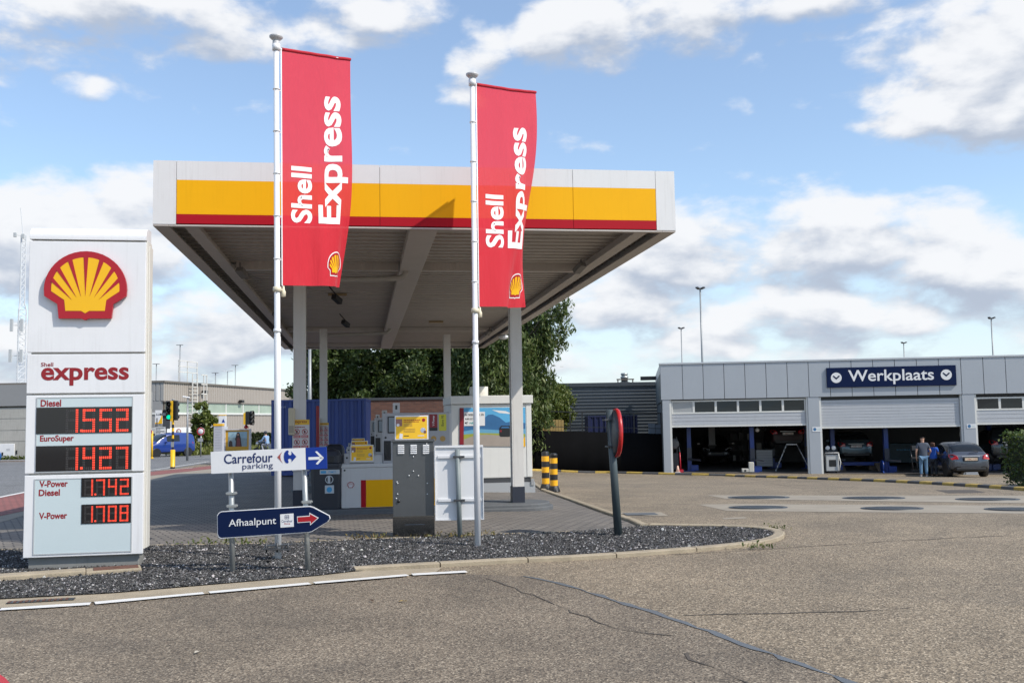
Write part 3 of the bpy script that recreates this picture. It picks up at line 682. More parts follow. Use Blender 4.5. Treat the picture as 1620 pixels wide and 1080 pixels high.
    red_, yel_, wed_ = emblem_polys(); em = MB()
    for lay, (PL, mi, k_) in enumerate((([red_], 2, 1.1), ([red_], 0, 1.0), ([yel_], 1, 1.0), (wed_, 0, 1.0))):
        tm = MB()
        for Q in PL:
            q3 = [(.80+.30*x*k_, 0, .045+.30/asp*(.43+(z_-.43)*k_)) for x, z_ in Q]; tm.add(q3, [tuple(t_) for t_ in tessellate_polygon([[Vector((a_, c_, 0)) for a_, b_, c_ in q3]])])
        fm = fine(tm, lambda a, y, z, o_=.004+.0022*lay: fp(a, z, o_)); em.add(fm.v, fm.f, mi, True)
    em.build('shell_emblem', [M_RED, M_YEL, M_FLAGW], cl)
    return g
gp = flagpole('taller white flagpole left of the canopy middle, nearer the price totem', 'red Shell Express banner on the left flagpole, its lower hem flat', (440, 872), (437, 55), (453, 75), (560, 98), (449, 450), 12.2, R(50), 1.13, .13, .6)
mb = MB()
for k, (dx, dy) in enumerate(((-.1, -.05), (.12, .03))): mb.bar((-.16, dy-.02, .05+k*.02), (.16, dy, .03+k*.05), .14, .012)
for x in (-.13, .0, .13): mb.cyl((x, -.05, 0), (x, -.05, .11), .012, n=8)
tag(mb.build('base_bracket', M_DKGREY, loc=gp), 'black steel base bracket of threaded bolts around the left flagpole', 'bracket')
flagpole('shorter white flagpole right of the steel cabinet', 'red Shell Express banner on the right flagpole, its free edge curled', (756, 866), (747, 115), (761, 131), (854, 148), (760, 484), 13.12, R(49), 1.22, .21, 2.1)

# ================================================================== CANOPY
CF = Frame((-5.13, 14.1, 0), R(8.6)); CWD = 7.79; CD = 24.6; ZB, ZT = 4.53, 5.46
can = thing('petrol_canopy', 'large flat petrol station canopy with white, yellow and red fascia on grey columns', 'canopy', CF.o, CF.yaw)
M_FW = mat('white fascia', (.66, .66, .655), .42, var=.04, streak=.16)
M_DECK = mat('canopy deck metal', (.40, .36, .32), .55, var=.14, streak=.25)
M_STEEL = mat('painted canopy steel', (.46, .42, .38), .5, var=.08, streak=.15)
M_COLUMN = mat('grey painted column', (.60, .58, .55), .42, var=.06, streak=.16)
zy1 = CF.p(420, 287)[1]; zy0 = CF.p(420, 340.5)[1]; zr0 = CF.p(420, 357)[1]
seam = [0]+[CF.p(u, 310)[0] for u in (279, 434, 601, 752, 906.5, 1037.5)]+[CWD]
for i in range(len(seam)-1):
    x0, x1 = seam[i]+.003, seam[i+1]-.003; mb = MB()
    if i in (0, len(seam)-2): mb.bx(x0, 0, ZB, x1, .06, ZT)
    else:
        mb.bx(x0, 0, zy1, x1, .06, ZT, 0); mb.bx(x0, -.001, zy0, x1, .06, zy1-.001, 1); mb.bx(x0, 0, ZB+.012, x1, .06, zy0-.001, 2)
    mb.build('corner_panel' if i in (0, len(seam)-2) else 'fascia_panel', [M_FW, M_FYEL, M_FRED], can)
mb = MB(); mb.bx(.01, .0605, ZB+.004, CWD-.01, .075, ZT-.02); mb.build('fascia_backing', M_DKGREY, can)
for nm, x0, x1 in (('side_fascia', 0, .06), ('side_fascia', CWD-.06, CWD)):
    mb = MB(); mb.bx(x0, .062, ZB, x1, CD-.062, ZT); mb.build(nm, M_FW, can)
mb = MB(); mb.bx(0, CD-.06, ZB, CWD, CD, ZT); mb.build('rear_fascia', M_FW, can)
mb = MB()   # underside lip
for q in ((.005, .005, .22, CD-.005), (CWD-.22, .005, CWD-.005, CD-.005), (.221, .005, CWD-.221, .10), (.221, CD-.25, CWD-.221, CD-.005)): mb.bx(q[0], q[1], ZB-.028, q[2], q[3], ZB-.003)
mb.build('soffit_lip', M_STEEL, can, bevel=.004)
mb = MB(); mb.bx(.07, .08, ZT-.12, CWD-.07, CD-.07, ZT-.08); mb.build('roof_sheet', M_GREY, can)
prof = []; y = .1; zd = ZB+.16
while y < CD-.2:
    prof += [(y, zd), (y+.17, zd), (y+.19, zd+.10), (y+.31, zd+.10), (y+.33, zd)]; y += .33
vs = [(x, a, z) for x in (.08, CWD-.08) for a, z in prof]; n = len(prof); mb = MB(); mb.add(vs, [(i, i+1, n+i+1, n+i) for i in range(n-1)]); mb.build('corrugated_soffit', M_DECK, can)
for x0, x1, z in ((.42, .62, ZB-.02), (3.68, 4.10, ZB-.03), (CWD-.62, CWD-.42, ZB-.02)):
    mb = MB(); zf = .02
    mb.bx(x0, .11, z, x1, CD-.26, z+zf); mb.bx((x0+x1)/2-.012, .11, z+zf, (x0+x1)/2+.012, CD-.26, zd) if x1-x0 < .3 else mb.bx(x0+.01, .12, z+zf, x1-.01, CD-.27, zd)
    mb.build('beam', M_STEEL, can, bevel=.003)
for y in (4.5, 17.6, CD-.7):
    mb = MB(); mb.bx(.63, y-.09, ZB+.02, 3.67, y+.09, zd); mb.bx(4.11, y-.09, ZB+.02, CWD-.63, y+.09, zd); mb.build('cross_beam', M_STEEL, can)
cols = [(1.8, 4.5), (5.93, 4.5), (1.8, 16.2), (5.75, 18.2)]
for x, y in cols:
    w = CF.w(x, y); g = G(w.x, w.y); h = .125
    mb = MB(); mb.bx(x-.085, y-.125, g+.1, x+.112, y+.125, ZB-.03); mb.bx(x-.112, y-.125, g+.1, x-.0855, y-.10, ZB-.03); mb.bx(x-.112, y+.1, g+.1, x-.0855, y+.125, ZB-.03)
    c = mb.build('column', M_COLUMN, can, bevel=.004)
    mb = MB(); mb.bx(x-.122, y-.138, g+.11, x+.122, y+.138, g+.45); mb.build('foot_guard', mat('dark blue foot paint', (.022, .026, .04), .45, var=.1), c, bevel=.004)
def pipe(pts, nm='drain_pipe'):
    mb = MB(); mb.tube(smooth3(pts), .055, 12); mb.build(nm, mat('grey drain pipe', (.33, .31, .28), .5, var=.06), can)
def smooth3(P):
    P = [Vector(p) for p in P]
    for _ in range(2):
        q = [P[0]]
        for a, b in zip(P[:-1], P[1:]): q += [a.lerp(b, .2) if (a-b).length > .4 else a.lerp(b, .3), a.lerp(b, .8) if (a-b).length > .4 else a.lerp(b, .7)]
        q.append(P[-1]); P = q
    return P
pipe([(1.95, 4.2, 4.32), (3.55, 4.2, 4.36), (3.78, 4.2, 4.38), (3.8, 4.2, 4.56)]); pipe([(1.95, 16.0, 4.3), (3.55, 16.0, 4.36), (3.8, 16.0, 4.38), (3.82, 16.0, 4.56)])
M_LAMP = mat('grey lamp housing', (.16, .15, .14), .5, var=.1)
for x, y, dz, a in ((.75, 4.0, -.06, .5), (.75, 11.5, -.06, .5), (CWD-.75, 3.4, -.02, -.5), (CWD-.75, 11.2, -.02, -.5), (CWD-.75, 17, -.02, -.5)):
    mb = MB(); mb.bar((x, y-.16, ZB+dz), (x+a*.2, y+.02, ZB+dz-.12), .15, .10); mb.bar((x, y+.02, ZB+dz+.02), (x, y+.02, ZB+.1), .03, .03); mb.build('floodlight', M_LAMP, can, bevel=.01)
for x, y in ((2.35, 7.6), (2.45, 13.2)):
    mb = MB(); mb.bar((x-.1, y, ZB+.13), (x+.05, y, ZB-.05), .03, .03); mb.bar((x+.0, y-.12, ZB-.1), (x+.14, y+.12, ZB-.2), .12, .12); mb.build('camera', M_BLACK, can, bevel=.01)
for x, y in ((2.3, 5.1), (5.3, 3.2), (2.4, 9.0), (5.2, 15.5)):
    mb = MB(); mb.bx(x-.22, y-.07, zd-.07, x+.22, y+.07, zd-.01); mb.build('ceiling_lamp', mat('lamp glass', (.30, .22, .12), .3, var=.1), can, bevel=.01)
mb = MB(); p = CF.p(777, 537, 17.5); mb.lathe([(0, .0), (.16, -.02), (.17, -.08), (.1, -.14), (0, -.16)], (CWD-.1, 18.5, ZB-.03), 16); mb.build('globe_lamp', M_WHITE, can)

# pump islands
def island_slab(x0, x1, y, hw, lb, top=.12):
    c = CF.w((x0+x1)/2, y); g = G(c.x, c.y); mb = MB(); P = []
    for i in range(13): a = -math.pi/2+math.pi*i/12; P.append((x1+hw*math.cos(a), hw*math.sin(a)))
    for i in range(13): a = math.pi/2+math.pi*i/12; P.append((x0+hw*math.cos(a), hw*math.sin(a)))
    def ext(k, z0, z1):
        n = len(P); cx_ = (x0+x1)/2
        vs = [(x+(k if x > cx_ else -k), yy*(1+k/hw), z) for z in (z0, z1) for x, yy in P]
        mb.add(vs, [tuple(range(n))[::-1], tuple(range(n, 2*n))]+[(i, (i+1) % n, n+(i+1) % n, n+i) for i in range(n)])
    ext(0.0, g-.4, g+top); ext(.06, g-.4, g+top*.5)
    o = mb.build('pump_island', M_CONCD, bevel=.02, loc=(CF.w(0, y).x, CF.w(0, y).y, 0), rz=CF.yaw)
    return tag(o, lb, 'pump island', 'raised kerbs under the pumps'), g+top
_, zi = island_slab(1.75, 5.95, 4.6, .62, 'dark raised kerb with rounded end under the front fuel pump and right column')
_, zi2 = island_slab(1.75, 5.0, 12.0, .55, 'dark raised kerb under the middle fuel pump', .2)
_, zi3 = island_slab(1.75, 5.9, 19.2, .55, 'dark raised kerb under the rear fuel pump', .28)

# ================================================================== FUEL PUMPS
PY = 18.55; PO = at(539, 805, PY); PFr = Frame((PO.x, PY, 0), CF.yaw); zb0 = PFr.p(560, 805)[1]
M_PUMP = mat('pump white enamel', (.50, .50, .49), .4, var=.06, streak=.12); M_PUMPG = mat('pump grey panel', (.36, .36, .37), .4, var=.06)
M_POSTER = mat('poster yellow', (.85, .50, .02), .5, var=.04); M_PHOTO = mat('poster photo tones', (.25, .12, .1), .5, var=.5, vscale=18); M_PHOTOB = mat('poster pale tones', (.4, .45, .55), .5, var=.5, vscale=25)
M_GOLD = mat('gold sticker', (.42, .25, .06), .4, var=.08); M_LIME = mat('lime label', (.55, .52, .03), .4, var=.04); M_DKRED = mat('dark red label', (.22, .006, .015), .4, var=.05)
def poster(parent, b, y, nm='poster'):
    x0, z0, x1, z1 = b; w, h = x1-x0, z1-z0; mb = MB(); mb.bx(x0, y, z0, x1, y+.025, z1, 0); fr = mb.build(nm, M_WHITE, parent, bevel=.004)
    e = w*.035; X = lambda a: x0+e+(w-2*e)*a; Z = lambda c: z0+e+(h-2*e)*c; mb = MB()
    rect(mb, X(0), Z(0), X(1), Z(1), y-.002, 0)
    rect(mb, X(.0), Z(.58), X(.2), Z(.9), y-.004, 1); disc(mb, X(.07), Z(.63), w*.045, y-.0045, 4, 12); disc(mb, X(.87), Z(.38), w*.075, y-.004, 2); disc(mb, X(.93), Z(.3), w*.045, y-.0043, 1); disc(mb, X(.89), Z(.84), w*.05, y-.004, 3)
    lines(mb, X(.25), Z(.74), X(.78), Z(.9), y-.004, 2, 3, 2); lines(mb, X(.25), Z(.55), X(.55), Z(.72), y-.004, 3, 5, 3); lines(mb, X(.25), Z(.28), X(.62), Z(.48), y-.004, 3, 5, 4)
    mb.add([(X(.1), y-.004, Z(.02)), (X(.2), y-.004, Z(.0)), (X(.22), y-.004, Z(.22)), (X(.12), y-.004, Z(.25))], [(0, 1, 2, 3)], 4); lines(mb, X(.25), Z(.1), X(.42), Z(.18), y-.004, 1, 6, 6); lines(mb, X(.7), Z(.08), X(.92), Z(.2), y-.004, 1, 4, 7)
    mb.build('print', [M_POSTER, M_PHOTO, M_PHOTOB, M_RED, M_WHITE, M_GOLD, M_BLACK], fr); return fr
def make_pump():
    pt = thing('fuel_pump', 'front fuel pump with number 1 plate, grey head and yellow and red lower cabinet', 'fuel pump', (PO.x, PY, zb0), CF.yaw, 'fuel pumps in a row under the canopy')
    Bx = lambda *a, yl=0: (lambda b: (b[0], b[1]-zb0, b[2], b[3]-zb0))(PFr.box(*a, yl))
    b = Bx(540, 738, 712, 803); mb = MB(); mb.bx(b[0], 0, b[1]+.02, b[2], .55, b[3]); cab = mb.build('lower_cabinet', M_PUMP, pt, bevel=.008)
    mb = MB(); mb.bx(b[0]-.02, -.015, b[3]+.001, b[2]+.01, .57, b[3]+.07); mb.build('cabinet_top', M_PUMP, pt, bevel=.008)
    mb = MB(); mb.bx(b[0]+.02, .02, -.05, b[2]-.02, .53, b[1]+.02); mb.build('base', M_DKGREY, pt)
    mb = MB(); q = Bx(571, 759, 579, 802); rect(mb, *q, -.003, 0); q2 = Bx(579.3, 757.5, 711.5, 802); rect(mb, q[2]+.002, q[1], q2[2], q[3], -.003, 1); q3 = Bx(543.5, 742, 547, 745.5); disc(mb, (q3[0]+q3[2])/2, (q3[1]+q3[3])/2, .018, -.003, 2, 12); mb.build('stripe', [M_FRED, M_FYEL, M_BLACK], cab)
    q = Bx(549, 761, 560.5, 771.5); emblem('shell_emblem', cab, (q[0]+q[2])/2, q[1], q[2]-q[0], -.002, 0, None, False, [M_TXTRED, M_WHITE, M_WHITE])
    h = Bx(606, 652.5, 711, 737, yl=.06); mb = MB(); mb.bx(h[0], .06, h[1]+.005, h[2], .5, h[3]); hd = mb.build('head', M_PUMPG, pt, bevel=.01)
    mb = MB(); mb.bx(h[2]+.001, .1, h[1]+.01, h[2]+.05, .46, h[3]-.02); mb.build('end_post', M_PUMP, hd, bevel=.006)
    q = Bx(615, 660, 640, 683, yl=.06); mb = MB(); mb.bx(q[0]-.02, .045, q[1]-.02, q[2]+.02, .065, q[3]+.02, 0); rect(mb, *q, .043, 1); mb.build('screen', [M_BLACK, mat('grey lcd', (.22, .26, .29), .2, var=.06)], hd)
    q = Bx(607.5, 697, 618.5, 728, yl=.06); mb = MB(); mb.bx(q[0], .05, q[1], q[2], .062, q[3]); mb.bx(q[0]+.02, .0, q[1]+.08, q[0]+.06, .05, q[3]-.05); mb.build('nozzle_bay', M_BLACK, hd, bevel=.004)
    mb = MB(); mb.tube([(q[0]+.05, .03, q[3]-.05), (q[0]+.03, .02, q[3]-.2), (q[0]+.05, .02, q[1]+.05)], .014, 8); mb.build('hose', M_DKGREY, hd)
    mb = MB()
    for (u0, u1, m_) in ((665, 677.5, 0), (679.3, 692, 0), (694.3, 706, 1)):
        q = Bx(u0, 655, u1, 681, yl=.06); rect(mb, *q, .056, m_)
        if m_ == 0: rect(mb, q[0], q[1], q[2], q[1]+.06, .054, 2)
        vt, ft = text_mesh('V-Power' if m_ == 0 else 'Euro 95', .02); zz0, zz1 = q[1]+.09, q[3]-.02; xm = (q[0]+q[2])/2
        mb.add([(xm+.022-bb*.044, .053, zz0+aa*(zz1-zz0)) for aa, bb in vt], ft, 3 if m_ == 0 else 2)
    for u in (686, 700.3): q = Bx(u-4.3, 689, u+4.3, 698, yl=.06); disc(mb, (q[0]+q[2])/2, (q[1]+q[3])/2, .052, .056, 4)
    q = Bx(610, 688, 613.5, 692, yl=.06); disc(mb, q[0], q[1], .02, .056, 2, 12)
    mb.build('grade_labels', [M_DKRED, M_LIME, M_BLACK, M_WHITE, M_GOLD], hd)
    q = Bx(544.5, 717, 553, 731, yl=.1); mb = MB(); mb.bx(q[0], .08, q[1]-.03, q[2], .3, q[3]); disc(mb, (q[0]+q[2])/2, (q[1]+q[3])/2, .02, .078, 1, 12); mb.build('card_reader', [M_PUMPG, M_BLACK], pt, bevel=.005)
    q = Bx(591.5, 719, 605.5, 737, yl=.1); mb = MB(); mb.bx(q[0], .1, q[1]-.03, q[2], .4, q[3]); mb.build('side_box', M_PUMP, pt, bevel=.006)
    poster(pt, Bx(554.5, 703.5, 591, 729.5, yl=.05), .05)
    q = Bx(621.5, 637, 632.5, 652.5, yl=.2); mb = MB(); mb.bx(q[0], .2, q[1]-.02, q[2], .26, q[3]); npl = mb.build('number_plate', M_PUMP, pt, bevel=.006)
    mb = MB(); text(mb, '1', *Bx(625.3, 641, 628.6, 647.5, yl=.2), .197, 0, .03); mb.build('number', M_BLACK, npl)
    return pt
p1 = make_pump(); dirp = Vector((-.158, .987, 0)); PS = 7.35
for k, lb in ((1, 'middle fuel pump of the row, half hidden behind the front pump'), (2, 'rearmost fuel pump of the row, by the blue container')):
    c = copy_tree(p1); c.location = p1.location+dirp*PS*k; c.location.z -= .055*k; c['label'] = lb
tag(p1)
# stainless cabinet and the poster on it
cb = gnd(621, 853); SF = Frame((cb.x, cb.y, 0), R(4)); sc_ = thing('steel_cabinet', 'dark stainless steel cabinet with three louvre vents, standing before the pumps', 'cabinet', SF.o, SF.yaw)
M_INOX = mat('brushed stainless steel', (.26, .265, .27), .12, metal=1.0, var=.1, vscale=5); M_INOXU = mat('dull dark steel door', (.12, .125, .13), .3, metal=.55, var=.12, vscale=4)
b = SF.box(621, 699, 687, 853); mb = MB(); mb.bx(b[0], 0, -.02, b[2], .42, SF.p(654, 818)[1]); mb.build('lower_body', M_INOX, sc_, bevel=.006)
mb = MB(); z0 = SF.p(654, 817)[1]; mb.bx(b[0]+.004, .004, z0, b[2]-.004, .416, b[3]); door = mb.build('upper_door', M_INOXU, sc_, bevel=.006)
mb = MB(); mb.bx(b[0]-.014, -.02, b[3]+.001, b[2]+.014, .44, b[3]+.035); mb.build('lid', M_INOXU, sc_, bevel=.006)
mb = MB(); mb.bx(b[0]-.004, -.006, z0-.012, b[2]+.004, .0, z0+.012); mb.build('seam_strip', M_INOX, sc_)
for u in (634.5, 654.5, 674):
    mb = MB()
    for k in range(5): q = SF.box(u-5, 703.2+k*3, u+5, 705.2+k*3); mb.add([(q[0], -.002, q[3]), (q[2], -.002, q[3]), (q[2], -.016, q[1]), (q[0], -.016, q[1])], [(0, 1, 2, 3)]); mb.add([(q[0], -.016, q[1]), (q[2], -.016, q[1]), (q[2], -.001, q[1]-.004), (q[0], -.001, q[1]-.004)], [(0, 1, 2, 3)])
    mb.build('louvre_vent', mat('bright louvre steel', (.72, .72, .72), .3, metal=.2, var=.03), door)
mb = MB()
for u, v in ((654, 722), (647, 752), (662, 752), (654, 745), (628, 762), (629, 764), (676, 764), (629, 781), (676, 781), (627, 788), (675, 702), (675, 716)): q = SF.p(u, v); mb.lathe([(.009, .004), (.009, -.008), (0, -.01)], (q[0], 0, q[1]), 10, 0, 'Y')
mb.build('rivets', mat('bright louvre steel', (.72, .72, .72)), door)
q = SF.p(630.5, 792.5); mb = MB(); mb.lathe([(.022, .006), (.022, -.012), (.012, -.016), (0, -.016)], (q[0], 0, q[1]), 16, 0, 'Y'); mb.build('lock', M_BLACK, door)
q = SF.box(640, 829, 672, 849); mb = MB(); mb.bx(q[0], -.006, q[1], q[2], .002, q[3]); mb.build('access_plate', M_INOX, sc_, bevel=.003)
pb = SF.box(624.5, 657, 677.5, 695.5, .1); pst = poster(None, (pb[0], pb[1], pb[2], pb[3]), .1, 'advert_board'); pst.location = SF.o; pst.rotation_euler.z = SF.yaw
tag(pst, 'yellow advert board in a white frame standing on top of the steel cabinet', 'advert board')

# ================================================================== WHITE SIGN SEEN FROM BEHIND
g = gnd(728, 852); BF = Frame((g.x, g.y, 0), R(2)); sb = thing('sign_board', 'white sign board seen from behind, bolted to a grey post', 'sign', BF.o, BF.yaw)
b = BF.box(689.5, 707.5, 763.5, 821, .05); mb = MB(); mb.bx(b[0], .05, b[1], b[2], .062, b[3])
for q in ((b[0]-.012, b[1]-.012, b[2]+.012, b[1]), (b[0]-.012, b[3], b[2]+.012, b[3]+.03), (b[0]-.012, b[1], b[0], b[3]), (b[2], b[1], b[2]+.012, b[3])): mb.bx(q[0], .03, q[1], q[2], .075, q[3])
mb.build('board', M_WHITE, sb, bevel=.003)
for v in (722, 790.5):
    z = BF.p(726, v, .04)[1]; mb = MB(); mb.bx(b[0]+.03, .028, z-.02, b[2]-.02, .049, z+.02); mb.build('rail', M_WHITE, sb, bevel=.003)
    mb = MB(); mb.bx(-.085, -.035, z-.014, .075, .02, z+.014); mb.cyl((-.07, -.05, z), (-.07, .03, z), .008, n=8); mb.cyl((.06, -.05, z), (.06, .03, z), .008, n=8); mb.build('clamp', M_DKGREY, sb, bevel=.003)
x1_, z1_ = BF.p(723.5, 710); mb = MB(); mb.cyl((0, -.0, -.1), (x1_, 0, z1_), .034, n=16); mb.build('post', mat('grey green post paint', (.17, .20, .205), .5, var=.1, streak=.1), sb)

# ================================================================== ADBLUE CABIN
CB = Frame((at(713.5, 779, 26).x, 26, 0), CF.yaw); zc = CB.p(775, 780)[1]
cabn = thing('adblue_cabin', 'white tank cabin with a mountain road mural behind the right column', 'cabin', CB.o, CB.yaw)
M_CAB = mat('cabin cream white', (.66, .655, .63), .45, var=.04, streak=.12)
b = CB.box(714, 639, 841.5, 756); mb = MB(); mb.bx(b[0], 0, b[1], b[2], 2.4, b[3]); cbody = mb.build('body', M_CAB, cabn, bevel=.02)
r = CB.box(712.5, 625.5, 842.5, 638.5); mb = MB(); mb.bx(r[0], -.06, r[1], r[2], 2.46, r[3]); mb.build('roof', M_CAB, cabn, bevel=.015)
mb = MB(); mb.bx(b[2]-.14, -.012, b[1]+.02, b[2]-.012, .0, b[3]); mb.build('corner_trim', M_CAB, cbody)
s = CB.box(716, 756, 840, 763.5); mb = MB(); mb.bx(s[0], .02, s[1], s[2], 2.3, s[3]+.03); mb.build('skirt', M_DKGREY, cabn)
mch = bpy.data.materials.new('chequer plate'); mch.use_nodes = True; t = NT(mch.node_tree); bb_ = t.n['Principled BSDF']; o_ = t.new('ShaderNodeTexCoord').outputs['Object']
ck = t.new('ShaderNodeTexVoronoi'); ck.inputs['Scale'].default_value = 14; ck.inputs['Randomness'].default_value = 0; t.link(o_, ck.inputs['Vector'])
t.link(t.mix(t.ramp(ck.outputs['Distance'], .25, .4), (.8, .8, .8, 1), (.42, .43, .44, 1)), bb_.inputs['Base Color']); bb_.inputs['Metallic'].default_value = .3; bb_.inputs['Roughness'].default_value = .4
q = CB.box(715, 763.5, 846.5, 780); mb = MB(); mb.bx(q[0], -.03, q[1]-.05, q[2], 2.4, q[3]); mb.build('step_plate', mch, cabn)
q = CB.box(840, 757, 845, 767, -.04); mb = MB(); mb.bx(q[0], -.06, q[1], q[2], -.03, q[3]); mb.build('junction_box', M_GREY, cabn, bevel=.005)
q = CB.p(757.5, 618, .8); mb = MB(); mb.cyl((q[0], .8, r[3]), (q[0], .8, r[3]+.26), .25, n=28); mb.build('roof_vent', mat('cream vent', (.62, .59, .52), .5, var=.05), cabn, bevel=.01)
mb = MB(); F3 = lambda L: [(CB.p(u, v)[0], CB.p(u, v)[1]) for u, v in L]
def poly(mb_, L, y, m): P = F3(L); tr_ = tessellate_polygon([[Vector((x, z, 0)) for x, z in P]]); mb_.add([(x, y, z) for x, z in P], [tuple(t_) for t_ in tr_], m)
for L, y, m in (([(727, 645), (831, 644), (831, 706), (727, 705)], -.014, 0), ([(733, 676), (752, 665), (760, 660), (766, 661), (772, 656), (779, 655), (790, 660), (800, 668), (812, 666), (831, 669), (831, 690), (733, 690)], -.016, 1),
     ([(733, 682), (755, 678), (790, 680), (831, 678), (831, 690), (733, 692)], -.018, 2), ([(733, 687), (760, 684.5), (831, 686), (831, 706), (733, 705)], -.020, 3), ([(733, 695), (752, 688), (770, 687), (831, 691), (831, 706), (733, 705)], -.022, 4),
     ([(824, 698), (831, 690), (831, 706), (826, 706)], -.024, 7), ([(727, 645), (733.5, 645), (733.5, 703), (727, 703)], -.026, 5), ([(734, 651.5), (767, 651), (767, 673), (734, 673.5)], -.026, 6), ([(778, 648), (800, 650), (812, 655), (790, 653)], -.0155, 6),
     ([(790, 676.5), (793, 673), (806, 673), (808, 678), (808, 689), (805.5, 690.5), (792, 690.5), (790, 689)], -.026, 8), ([(792, 677), (794, 674.5), (804.5, 674.5), (806, 677)], -.028, 1), ([(790.5, 680), (793.5, 680), (793.5, 683), (790.5, 683)], -.028, 5)):
    poly(mb, L, y, m)
mb.bx(CB.p(727, 650)[0], -.012, CB.p(770, 705)[1], CB.p(831, 650)[0], -.003, CB.p(770, 645)[1], 0)
for s_, bx_ in (('IN DIESELMODEL EN', (735.5, 654, 765, 657.5)), ('AAN SCHONE', (735.5, 660.5, 757, 664)), ):
    text(mb, s_, *CB.box(*bx_), -.029, 8, .02)
text(mb, 'MET', *CB.box(735.5, 667, 740.5, 670.5), -.029, 8, .02); text(mb, 'AdBlue', *CB.box(742, 667, 755, 670.5), -.029, 9, .03)
mb.build('mural', [mat('mural sky', (.09, .36, .62), .4, var=.15, vscale=1.5), mat('mural mountain', (.03, .13, .30), .4, var=.2), mat('mural haze', (.12, .33, .5), .4, var=.1), mat('mural field', (.30, .33, .05), .4, var=.2), mat('mural road', (.33, .28, .24), .4, var=.15), M_DKRED, M_WHITE, M_YEL, M_BLACK, mat('mural teal', (.0, .32, .33), .4)], cbody)

# ================================================================== BINS, NOTICES, DISPENSERS
M_BIN = mat('dark bin plastic', (.022, .026, .036), .42, var=.12); M_LBLUE = mat('light blue label', (.05, .30, .55), .4, var=.05)
def bin_(u0, v0, u1, v1, Y, lb, label=True):
    o = at(u0, v1, Y); BFm = Frame((o.x, Y, 0), CF.yaw); w = BFm.p(u1, v1)[0]; z0 = BFm.p(u0, v1)[1]; z1 = BFm.p(u0, v0)[1]
    t_ = thing('litter_bin', lb, 'litter bin', (o.x, Y, z0), CF.yaw, 'black litter bins by the left column'); h = z1-z0
    prof = lambda k: [(w*(.5+.5*k*sx_), .45*(.5+.5*k*sy_)) for sx_, sy_ in ((-.8, -1), (.8, -1), (1, -.7), (1, .7), (.8, 1), (-.8, 1), (-1, .7), (-1, -.7))]
    mb = MB(); n = 8; lev = [(0, .84), (h*.06, .9), (h*.72, 1.0), (h*.725, 1.03), (h*.77, 1.03), (h*.775, .98)]; vs = [(x, y, z) for z, k in lev for x, y in prof(k)]
    mb.add(vs, [(j*n+i, j*n+(i+1) % n, (j+1)*n+(i+1) % n, (j+1)*n+i) for j in range(len(lev)-1) for i in range(n)]+[tuple(range(n))[::-1], tuple(range((len(lev)-1)*n, len(lev)*n))])
    body = mb.build('body', M_BIN, t_, bevel=.012)
    mb = MB(); lev = [(h*.776, .95), (h*.9, .95), (h*.97, .8), (h, .5)]; vs = [(x, y, z) for z, k in lev for x, y in prof(k)]
    mb.add(vs, [(j*n+i, j*n+(i+1) % n, (j+1)*n+(i+1) % n, (j+1)*n+i) for j in range(len(lev)-1) for i in range(n)]+[tuple(range(n))[::-1], tuple(range((len(lev)-1)*n, len(lev)*n))]); mb.build('hood', M_BIN, t_, bevel=.012)
    mb = MB(); mb.bx(w*.25, -.012, h*.8, w*.75, .02, h*.89); mb.build('opening', M_BLACK, t_)
    if label:
        mb = MB(); y = -.012; rect(mb, w*.3, h*.605, w*.93, h*.675, y, 0); rect(mb, w*.33, h*.62, w*.5, h*.66, y-.002, 1); text(mb, 'PMD', w*.58, h*.625, w*.82, h*.655, y-.002, 1, .02)
        ring(mb, w*.6, h*.52, w*.13, w*.025, y, 0); rect(mb, w*.55, h*.46, w*.63, h*.57, y-.002, 0); rect(mb, w*.46, h*.3, w*.75, h*.43, y, 0); disc(mb, w*.6, h*.36, w*.09, y-.002, 1, 12); mb.build('label', [mat('off white label', (.45, .5, .53), .5), M_LBLUE], body)
    return t_
bin_(491, 711, 541, 811, 18.4, 'near black litter bin with white recycling stickers')
bin_(512, 703, 546, 790, 19.9, 'far black litter bin half hidden behind the one with stickers', False)
M_IVORY = mat('aged ivory plastic', (.50, .44, .31), .5, var=.12, streak=.15); M_NRED = mat('prohibition red', (.42, .01, .02), .5)
